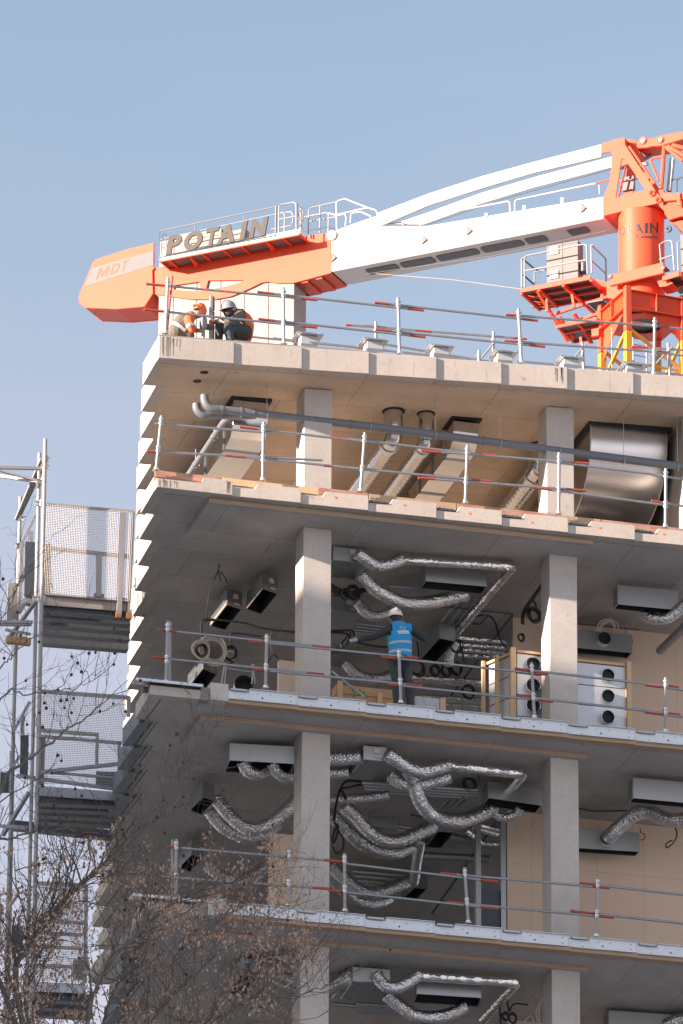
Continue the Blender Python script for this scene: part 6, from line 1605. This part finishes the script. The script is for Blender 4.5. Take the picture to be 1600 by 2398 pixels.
ob, vv, nn, ff, tg = body(pb_, limbs, {'torso': 'grey_cloth', 'sleeve': 'grey_cloth', 'leg': 'green_cloth', 'head': 'skin_dark', 'boot': 'boot', 'hand': 'orange_cloth'}, 0.0115)
shell(pb_, 'vest', vv, nn, ff, lambda k, c: tg[k] == 'torso' and c.x > ch.x - 0.02 - (ch.z - c.z) * -0.15, 0.012, 'orange_cloth', 'stripe', lambda c: abs(c.z - ch.z) < 0.025)
hdir = V((-0.25, -0.15, 1))
hat(pb_, hd + V((-0.005, 0, 0.055)), 0.128, 'hat_grey', hdir, (-0.9, -0.45, -0.1), 0.05)
ear = thing_ear = MB().ball(hd + V((0.065, -0.085, 0.02)), 0.045, 12, 8, 0.8, 0.6, 1.1).build('ear_defender', 'hat_grey', pb_, smooth=True)
MB().ball(hd + V((-0.10, 0.03, 0.02)), 0.04, 12, 8, 0.6, 0.8, 1.1).build('ear_defender', 'hat_grey', pb_, smooth=True)
# core drill on its stand between them
dr = thing('core_drill', 'core drill on an upright steel stand between the two crouching workers', 'drill', (rp(760, 700).x, YR - 0.1, ZR))
a, b = rp(760, 95, -0.05), V((rp(760, 95, -0.05).x, YR - 0.05, ZR))
MB().box((a.x - 0.042, YR - 0.09, ZR), (a.x + 0.015, YR - 0.03, a.z)).build('column', 'tube_pale', dr, bevel=0.004)
MB().box((a.x + 0.018, YR - 0.085, ZR), (a.x + 0.045, YR - 0.035, a.z - 0.01)).build('rack', 'dark_steel', dr)
MB().box((a.x - 0.16, YR - 0.16, ZR), (a.x + 0.16, YR + 0.06, ZR + 0.03)).build('base', 'dark_steel', dr, bevel=0.006)
mo = rp(632, 440, -0.12)
MB().tube([mo + V((0, 0, 0.0)), mo + V((0, 0, -0.03)), mo + V((0, 0, -0.15)), mo + V((0, 0, -0.19))], [0.06, 0.068, 0.068, 0.045], 18).build('motor', 'tube_pale', dr, smooth=True)
mat('cap_blue', (0.03, 0.20, 0.40), 0.5)
MB().tube([mo + V((0, 0, 0.001)), mo + V((0, 0, 0.035))], [0.062, 0.045], 18).build('motor_cap', 'cap_blue', dr, smooth=True)
MB().tube([mo + V((0, 0, -0.19)), V((mo.x, mo.y, ZR + 0.02))], 0.034, 14).build('drill_bit', 'tube_pale', dr, smooth=True)
MB().obox(V((a.x - 0.09, YR - 0.08, mo.z - 0.12)), (0.09, 0, 0), (0, 0.03, 0), (0, 0, 0.05)).build('carriage', 'dark_steel', dr, bevel=0.006)
MB().tube(spline([rp(800, 320, -0.1), rp(830, 350, -0.12), rp(870, 440, -0.2), rp(960, 495, -0.25), rp(1050, 490, -0.25)], 5), 0.014, 7).build('hose', 'white_cable', dr, smooth=True)
MB().tube(spline([rp(800, 560, -0.15), rp(830, 620, -0.15), rp(860, 690, -0.15)], 5), 0.013, 7).build('hose', 'white_cable', dr, smooth=True)
# ================================================================== goods hoist tower with mesh landings at the left
m4 = sub(3.918, 0, 1000); m5 = sub(2.805, 0, 1560)
YH = 4.2
hz = thing('hoist_scaffold', 'tall tube scaffold tower of the goods hoist left of the building', 'scaffold', (aY(YH, 90, 1700).x, YH, GZ))
def hp_(f, x, y, dy=0.0): return aY(YH + dy, *f(x, y))
def vtube(f, x0, y0, x1, y1, dy, r, m='tube_pale'):
    a, b = hp_(f, x0, y0, dy), hp_(f, x1, y1, dy)
    d = (b - a); e = a + d * (abs((a.z + 14) / d.z)) if d.z else b
    MB().tube([a, e], r, 10).build('standard', m, hz, smooth=True)
vtube(m4, 417, 112, 385, 1500, -0.6, 0.036); vtube(m4, 365, 240, 335, 1500, -0.3, 0.033); vtube(m4, 190, 640, 165, 1450, 0.6, 0.033)
vtube(m4, 150, 1600, 135, 2340, 0.7, 0.03)
for (x0, y0, x1, y1, d0, d1, w_) in ((-80, 372, 405, 380, -0.5, -0.5, 0.062), (-80, 375, 345, 495, -0.2, -0.3, 0.05), (-80, 440, 345, 500, 0.3, -0.3, 0.06), (385, 290, 150, 850, -0.5, 0.6, 0.06), (380, 400, 180, 820, -0.3, 0.6, 0.05),
        (-60, 1790, 300, 1790, -0.4, -0.4, 0.06), (-60, 1815, 290, 1815, -0.2, -0.2, 0.05), (330, 1600, 60, 1970, -0.5, 0.4, 0.06), (50, 1860, 280, 1900, 0.2, 0.0, 0.05)):
    MB().bar(hp_(m4, x0, y0, d0), hp_(m4, x1, y1, d1), w_, w_ * 0.8).build('ledger', 'tube_pale', hz)
for (x0, y0, x1, y1, d0, d1, w_) in ((110, 720, 780, 810, -0.3, -0.1, 0.055), (240, 700, 800, 640, -0.5, -0.1, 0.06), (250, 690, 760, 735, -0.4, -0.1, 0.04), (190, 830, 20, 1110, -0.4, 0.4, 0.06), (0, 1050, 180, 1060, 0, 0, 0.05), (130, 1480, 60, 1580, 0, 0.2, 0.04)):
    MB().bar(hp_(m5, x0, y0, d0), hp_(m5, x1, y1, d1), w_, w_).build('ledger', 'tube_steel', hz)
for (x, y, d) in ((415, 300, -0.55), (408, 372, -0.55), (362, 505, -0.3), (190, 840, 0.6), (352, 706, -0.3), (380, 1580, -0.5), (175, 1095, 0.6), (330, 1580, -0.3)):
    c = hp_(m4, x, y, d); mb = MB(); mb.obox(c, (0.055, 0, 0), (0, 0.05, 0), (0, 0, 0.045)); mb.cyl(c + V((-0.08, -0.055, 0.02)), c + V((0.08, -0.055, 0.02)), 0.012, n=6); mb.cyl(c + V((0.03, -0.06, -0.06)), c + V((0.03, -0.06, 0.06)), 0.012, n=6)
    mb.build('coupler', 'clamp_steel', hz)
def mesh_panel(par, f, TL, TR, BR, BL, dy, n=46, m_=46, r=0.0036):
    """welded wire mesh: each wire is a thin square bar, all of one panel joined"""
    P = [hp_(f, *q, dy) for q in (TL, TR, BR, BL)]
    mb = MB()
    for i in range(n + 1):
        t = i / n; mb.tube([P[0].lerp(P[1], t), P[3].lerp(P[2], t)], r, 4, False)
    for i in range(m_ + 1):
        t = i / m_; mb.tube([P[0].lerp(P[3], t) + V((0, -0.008, 0)), P[1].lerp(P[2], t) + V((0, -0.008, 0))], r, 4, False)
    o = mb.build('wire_mesh', 'mesh_wire', par); o['kind'] = 'stuff'
mat('mesh_wire', (0.55, 0.53, 0.51), 0.5, 0.2)
mat('landing_plate', (0.36, 0.33, 0.31), 0.6, 0.1, c2=(0.28, 0.26, 0.245), scale=3, amt=0.6)
mat('rust', (0.42, 0.16, 0.06), 0.8, c2=(0.30, 0.11, 0.05), scale=20)
def landing(f, lab, dy0, T, n, shade=''):
    t = thing('hoist_landing', lab, 'landing', hp_(f, *T['BL'], dy0), 'mesh landings of the goods hoist')
    mesh_panel(t, f, T['TL'], T['TR'], T['BR'], T['BL'], dy0, *n)
    for (a, b, w_) in T['frame']:
        MB().bar(hp_(f, *a, dy0 + 0.03), hp_(f, *b, dy0 + 0.03), w_, w_).build('frame_bar', T.get('fm', 'tube_pale'), t)
    for (q, m) in T['plates']:
        mb = MB(); mb.prism([hp_(f, *p, dy0 + 0.06) for p in q], (0, 0.03, 0)); mb.build('kick_plate', m, t)
    for (a, b, dpt) in T['beams']:
        p, q = hp_(f, *a, dy0 + dpt), hp_(f, *b, dy0 + dpt); MB().bar(p, q, 0.10, 0.16).build('floor_beam', 'dark_steel', t)
        mb = MB(); mb.prism([p + V((0, -0.09, -0.085)), q + V((0, -0.09, -0.085)), q + V((0, 0.09, -0.085)), p + V((0, 0.09, -0.085))], (0, 0, 0.012)); mb.build('beam_flange', 'dark_steel', t)
    return t
lt = landing(m4, 'upper wire mesh landing between the hoist tower and the slab edge, in sun', -0.4, dict(
    TL=(420, 705), TR=(1222, 775), BR=(1185, 1600), BL=(385, 1530), fm='tube_pale',
    frame=[((410, 708), (1225, 778), 0.045), ((1222, 775), (1180, 1735), 0.05), ((1128, 790), (1090, 1725), 0.085), ((415, 1110), (1200, 1190), 0.06), ((910, 1175), (905, 1560), 0.085), ((400, 1535), (1185, 1600), 0.04)],
    plates=[([(390, 1540), (1195, 1610), (1190, 1695), (385, 1630)], 'landing_plate'), ([(412, 1072), (472, 1072), (462, 1540), (405, 1530)], 'dark_steel'), ([(865, 1525), (955, 1532), (952, 1585), (862, 1578)], 'dark_steel'), ([(1060, 1560), (1170, 1572), (1168, 1605), (1060, 1595)], 'dark_steel')],
    beams=[((390, 1660), (1195, 1730), 0.2), ((385, 1720), (1190, 1790), 0.7), ((380, 1790), (1190, 1860), 1.2), ((380, 1870), (1185, 1930), 1.8), ((380, 1960), (1170, 2020), 2.4)]), (52, 54))
for (x, y) in ((1088, 1725), (1182, 1735)):
    c = hp_(m4, x, y, -0.38); MB().obox(c, (0.05, 0, 0), (0, 0.03, 0), (0, 0, 0.055)).build('foot', 'rust', lt)
# side panel, gate leaf and grey sheets at the tower side
mb = MB(); mb.prism([hp_(m4, 235, 1050, 0.0), hp_(m4, 322, 1055, 0.0), hp_(m4, 312, 1560, 0.0), hp_(m4, 225, 1550, 0.0)], (0, 0.03, 0)); mb.build('side_sheet', 'dark_steel', lt)
mb = MB(); mb.prism([hp_(m4, 76, 1430, 0.3), hp_(m4, 172, 1432, 0.3), hp_(m4, 165, 1760, 0.3), hp_(m4, 66, 1770, 0.3)], (0, 0.03, 0)); mb.build('side_sheet', 'landing_plate', lt)
for (a, b, w_, m) in (((330, 810), (180, 1110), 0.05, 'tube_pale'), ((285, 960), (285, 1060), 0.07, 'tube_pale'), ((200, 1080), (175, 1700), 0.06, 'tube_pale'), ((185, 1450), (222, 1360), 0.05, 'tube_pale'), ((180, 1700), (260, 1560), 0.07, 'landing_plate'), ((230, 1590), (320, 1610), 0.14, 'landing_plate'), ((60, 1950), (280, 1975), 0.12, 'timber')):
    MB().bar(hp_(m4, *a, 0.1), hp_(m4, *b, 0.1), w_, w_).build('side_bar', m, lt)
lw = landing(m5, 'lower wire mesh landing of the hoist behind bare twigs, in shade', 0.2, dict(
    TL=(250, 165), TR=(845, 205), BR=(760, 785), BL=(245, 770), fm='tube_steel',
    frame=[((260, 165), (850, 208), 0.06), ((848, 205), (845, 330), 0.06), ((250, 420), (648, 450), 0.055), ((640, 445), (635, 640), 0.05), ((250, 460), (800, 505), 0.05), ((785, 500), (780, 560), 0.05)],
    plates=[([(250, 465), (298, 468), (290, 780), (245, 775)], 'dark_steel'), ([(635, 690), (770, 695), (765, 790), (630, 785)], 'dark_steel'), ([(245, 785), (770, 825), (765, 885), (245, 850)], 'sheet_grey')],
    beams=[((240, 880), (770, 900), 0.2), ((235, 920), (760, 940), 0.7), ((235, 960), (755, 985), 1.2), ((230, 1000), (750, 1030), 1.8), ((90, 1045), (735, 1110), 2.4)]), (52, 50))
mb = MB(); mb.prism([hp_(m5, 138, 452, 0.4), hp_(m5, 190, 452, 0.4), hp_(m5, 184, 720, 0.4), hp_(m5, 132, 720, 0.4)], (0, 0.03, 0)); mb.build('side_sheet', 'dark_steel', lw)
mb = MB(); mb.prism([hp_(m5, 5, 695, 0.5), hp_(m5, 72, 700, 0.5), hp_(m5, 66, 830, 0.5), hp_(m5, 0, 830, 0.5)], (0, 0.03, 0)); mb.build('side_sheet', 'dark_steel', lw)
for (a, b) in (((195, 235), (95, 420)), ((150, 330), (150, 460)), ((75, 560), (70, 830)), ((130, 590), (60, 700))):
    MB().bar(hp_(m5, *a, 0.3), hp_(m5, *b, 0.3), 0.06, 0.05).build('side_bar', 'tube_steel', lw)
lx = landing(m5, 'lowest wire mesh landing of the hoist, mostly hidden by the tree', 0.4, dict(
    TL=(225, 1425), TR=(565, 1440), BR=(560, 2080), BL=(215, 2060), fm='tube_steel',
    frame=[((220, 1425), (570, 1442), 0.06), ((568, 1440), (560, 2080), 0.055), ((220, 1665), (560, 1690), 0.05), ((230, 1750), (540, 1765), 0.05), ((220, 1965), (490, 1975), 0.05), ((220, 1840), (540, 1855), 0.05)],
    plates=[([(485, 1925), (555, 1930), (555, 2060), (482, 2055)], 'dark_steel'), ([(80, 1700), (155, 1705), (150, 1870), (75, 1890)], 'dark_steel'), ([(215, 2070), (560, 2090), (560, 2150), (215, 2135)], 'sheet_grey')],
    beams=[((215, 2170), (600, 2190), 0.3), ((215, 2220), (600, 2240), 0.9), ((215, 2270), (600, 2290), 1.6)]), (34, 58))
# ================================================================== bare plane tree in the foreground, lower left
YTR = -36.0
random.seed(11)
tb = aY(YTR, 150, 2700)
tree = thing('plane_tree', 'leafless plane tree with seed balls and dry leaf clusters in the lower left foreground', 'tree', (tb.x - 0.6, YTR, GZ))
def tp(x, y, d=0.0): return aY(YTR + d, x, y)
MB().tube(spline([V((tb.x - 0.6, YTR, GZ)), V((tb.x - 0.5, YTR, GZ + 12)), V((tb.x - 0.1, YTR, tb.z - 6)), tb], 6), [0.42 - 0.0135 * k for k in range(19)], 14).build('trunk', 'bark', tree, smooth=True)
limbs_px = [  # (points, radius at start, radius at end, depth drift)
 ([(150, 2700), (40, 2330), (71, 2205), (171, 2088), (232, 2034), (282, 1984), (314, 1949), (399, 1902), (460, 1880)], 0.085, 0.016, 0.4),
 ([(150, 2700), (200, 2420), (235, 2290), (321, 2185), (399, 2120), (470, 2085), (545, 2068)], 0.075, 0.018, -0.8),
 ([(150, 2700), (-60, 2100), (0, 1849), (75, 1774), (150, 1715), (200, 1681), (264, 1624)], 0.07, 0.010, 0.8),
 ([(150, 2700), (-80, 2350), (-30, 2000), (20, 1965), (80, 1948), (150, 1942), (230, 1952)], 0.06, 0.010, -0.5),
 ([(150, 2700), (300, 2480), (380, 2360), (470, 2270), (560, 2200), (640, 2150)], 0.06, 0.012, 0.9),
 ([(150, 2700), (350, 2500), (480, 2420), (600, 2360), (700, 2330), (790, 2300)], 0.055, 0.010, -0.4),
 ([(150, 2700), (80, 2450), (60, 2330), (90, 2240), (130, 2150), (160, 2060), (180, 1990)], 0.045, 0.009, 0.2),
 ([(150, 2700), (230, 2450), (260, 2340), (300, 2260), (330, 2200), (350, 2140), (372, 2080)], 0.05, 0.010, 1.2),
 ([(-100, 1900), (0, 1640), (60, 1628), (120, 1620), (190, 1608), (250, 1560)], 0.028, 0.006, 0.3),
 ([(-100, 1760), (0, 1570), (30, 1540), (70, 1500), (110, 1480), (150, 1466)], 0.026, 0.006, -0.3),
 ([(-60, 1640), (0, 1465), (20, 1430), (34, 1385), (36, 1345)], 0.018, 0.004, 0.2),
 ([(314, 1949), (305, 1880), (312, 1820), (330, 1760), (345, 1700)], 0.022, 0.005, 0.5),
 ([(399, 1902), (430, 1850), (452, 1790), (470, 1740), (478, 1690)], 0.020, 0.005, 0.0),
 ([(350, 1930), (380, 1870), (410, 1820), (440, 1800)], 0.018, 0.005, 0.7),
 ([(150, 2700), (420, 2440), (520, 2380), (600, 2330), (680, 2260), (740, 2230)], 0.04, 0.007, 0.5),
 ([(150, 2700), (0, 2430), (-20, 2330), (20, 2260), (60, 2190)], 0.04, 0.009, 1.0),
 ([(235, 2290), (330, 2290), (420, 2250), (500, 2170), (570, 2120)], 0.03, 0.007, -1.0),
 ([(171, 2088), (150, 2020), (120, 1980), (95, 1900), (60, 1830)], 0.022, 0.006, 0.3)]
def px_y(p):
    v = p - CAM; return 1199 - FPX * v.dot(cu) / v.dot(fw)
def px_x(p):
    v = p - CAM; return 800 + FPX * v.dot(cr) / v.dot(fw)
tw1, tw2, leaf = MB(), MB(), MB(); balls = []
AX = V((1, 0, 0)); 
def rdir(base, spread):
    d = base + V((random.gauss(0, spread), random.gauss(0, spread * 0.8), random.gauss(0, spread)))
    return d.normalized()
def grow(p, d, L_, r, up=0.25, n=6, wig=0.16):
    P = [p]; 
    for i in range(n):
        d = (d + V((random.gauss(0, wig), random.gauss(0, wig), random.gauss(0, wig) + up / n * 1.4))).normalized()
        P.append(P[-1] + d * (L_ / n))
    return P
def add_leaves(p, n):
    for _ in range(n):
        c = p + V((random.gauss(0, 0.055), random.gauss(0, 0.05), random.gauss(-0.04, 0.06)))
        L_ = random.uniform(0.03, 0.062); w_ = L_ * random.uniform(0.2, 0.38)
        d = (V((random.gauss(0, 0.5), random.gauss(0, 0.5), -1))).normalized(); s_ = d.cross(V((random.gauss(0, 1), random.gauss(0, 1), random.gauss(0, 0.4)))).normalized()
        b = d.cross(s_) * (w_ * 0.35)
        leaf.add([c, c + d * L_ * 0.5 + s_ * w_ + b, c + d * L_, c + d * L_ * 0.5 - s_ * w_ + b], [(0, 1, 2), (0, 2, 3)])
def twig(p, d, L_, r, lev):
    P = grow(p, d, L_, r, up=0.35, n=5, wig=0.22)
    (tw2 if lev else tw1).tube(P, [r * (1 - 0.13 * i) for i in range(len(P))], 4, False)
    y = px_y(P[-1]); x = px_x(P[-1])
    if lev < 2:
        for k in range(1, len(P)):
            if random.random() < (0.52 if lev == 0 else 0.26):
                dd = rdir((P[k] - P[k - 1]).normalized() + V((0, 0, 0.2)), 0.65)
                twig(P[k], dd, L_ * random.uniform(0.35, 0.6), r * 0.6, lev + 1)
    if y > 1950 and random.random() < min(0.28, (y - 1880) / 900.0) and x < 740:
        add_leaves(P[random.choice((2, 3, 4, 5))], random.randint(8, 24))
    if lev >= 1 and random.random() < (0.16 if y < 1960 else 0.04) and len(balls) < 150:
        q = P[-1]; balls.append((q, q - V((random.gauss(0, 0.01), 0, random.uniform(0.03, 0.09)))))
for (pts, ra, rb, dr_) in limbs_px:
    n = len(pts)
    P = spline([tp(x, y, dr_ * i / (n - 1)) for i, (x, y) in enumerate(pts)], 7)
    P = [p + V((random.gauss(0, 0.012), random.gauss(0, 0.012), random.gauss(0, 0.012))) for p in P]
    m_ = len(P); rs = [(ra + (rb - ra) * (i / (m_ - 1)) ** 0.7) * 0.52 for i in range(m_)]
    MB().tube(P, rs, 8).build('limb', 'bark', tree, smooth=True)
    for i in range(3, m_):
        x, y = px_x(P[i]), px_y(P[i])
        if not (-150 < x < 900 and y < 2560): continue
        t = (P[i] - P[i - 1]).normalized()
        for _ in range(2 if y > 1990 else 1):
            if random.random() < (0.62 if y > 1950 else 0.55):
                d = rdir(t * 0.7 + V((0, 0, 0.45)), 0.55)
                twig(P[i], d, random.uniform(0.45, 1.05) * (1.15 if y > 2050 else 0.85), max(0.005, rs[i] * random.uniform(0.3, 0.5)), 0)
tw1.build('small_branches', 'twig', tree)['kind'] = 'stuff'
tw2.build('twigs', 'twig', tree)['kind'] = 'stuff'
leaf.build('dry_leaves', 'dry_leaf', tree)['kind'] = 'stuff'
sbm = None
for (a, b) in balls:
    MB().tube([a, b], 0.0022, 4, False).build('stalk', 'twig', tree)
    if sbm is None:
        o = MB().ball((0, 0, 0), 0.0185, 10, 7).build('seed_ball', 'seed_ball', tree, smooth=True, ang=180); sbm = o.data
    else:
        o = bpy.data.objects.new('seed_ball', sbm); col.objects.link(o); o.parent = tree
    if o.data.users == 1:
        for v in o.data.vertices: v.co += V(parent_world(tree))   # mesh centred on its own origin
    o.location = b - parent_world(tree)
    o.scale = [random.uniform(0.85, 1.2)] * 3

# ================================================================== small marks and loose things
# orange spray dabs on the upper slab edge
for i, (px, py) in enumerate(((466, 1127), (787, 1164), (948, 1182), (1101, 1202), (1247, 1222), (1406, 1235), (1556, 1250))):
    c = aY(-0.806, px, py)
    t_ = (c.x - max(x for x in XB if x <= c.x)) / 1.19
    yy = -0.80 + 0.034 * (1 - t_) if c.x > XB[1] else -0.80
    mb = MB(); pts = []
    for k in range(9):
        a = 2 * math.pi * k / 9; rr = random.uniform(0.018, 0.032)
        pts.append(V((c.x + rr * math.cos(a), yy - 0.004, c.z + rr * 0.8 * math.sin(a))))
    mb.prism(pts, (0, 0.006, 0)); mb.build('spray_mark', 'spray_orange', s2)
# run-off streaks at the corner of the roof and of the slab below
def streaks(par, x0, x1, zt, zb, n, y):
    for k in range(n):
        x = random.uniform(x0, x1); w_ = random.uniform(0.004, 0.012); z0 = zt - random.uniform(0.0, 0.03); z1 = z0 - random.uniform(0.35, 1.0) * (zt - zb)
        mb = MB(); m_ = 5; P = []
        for q in range(m_ + 1):
            f = q / m_; P.append((x + random.gauss(0, 0.003), z0 + (z1 - z0) * f, w_ * (1 - 0.75 * f)))
        L = [V((a - b, y, z)) for a, z, b in P]; Rr = [V((a + b, y, z)) for a, z, b in reversed(P)]
        mb.prism(L + Rr, (0, 0.004, 0)); mb.build('stain', 'stain', par)
streaks(roof, -2.76, -2.42, zroof(-2.7) + 0.405, zroof(-2.7), 9, -0.8025)
streaks(roof, 4.2, 4.42, zroof(4.3) + 0.405, zroof(4.3), 3, -0.8035)
streaks(s2, -2.78, -2.35, ZS2 + 0.16, ZS2, 9, -0.8025)
streaks(s2, -1.58, -1.50, ZS2 + 0.26, ZS2, 5, -0.8025)
# steel planks lying over the corners of the lower slabs
for z, lab in ((F3, 'grey steel plank overhanging the slab corner on the worker\'s storey'), (F4, 'grey steel plank overhanging the slab corner one storey below, behind twigs')):
    t = thing('steel_plank', lab, 'plank', (-2.6, -0.7, z), 'steel planks on the slab corners')
    z = z - 0.04
    MB().box((-3.12, -0.86, z), (-1.96, -0.60, z + 0.014)).build('deck', 'galvanised', t)
    MB().box((-3.12, -0.875, z - 0.03), (-1.96, -0.861, z + 0.02)).build('lip', 'galvanised', t)
    MB().obox((-2.78, -0.62, z - 0.09), (0.16, 0, 0), (0, 0.03, 0), (0, 0, 0.05)).build('clamp', 'dark_steel', t)
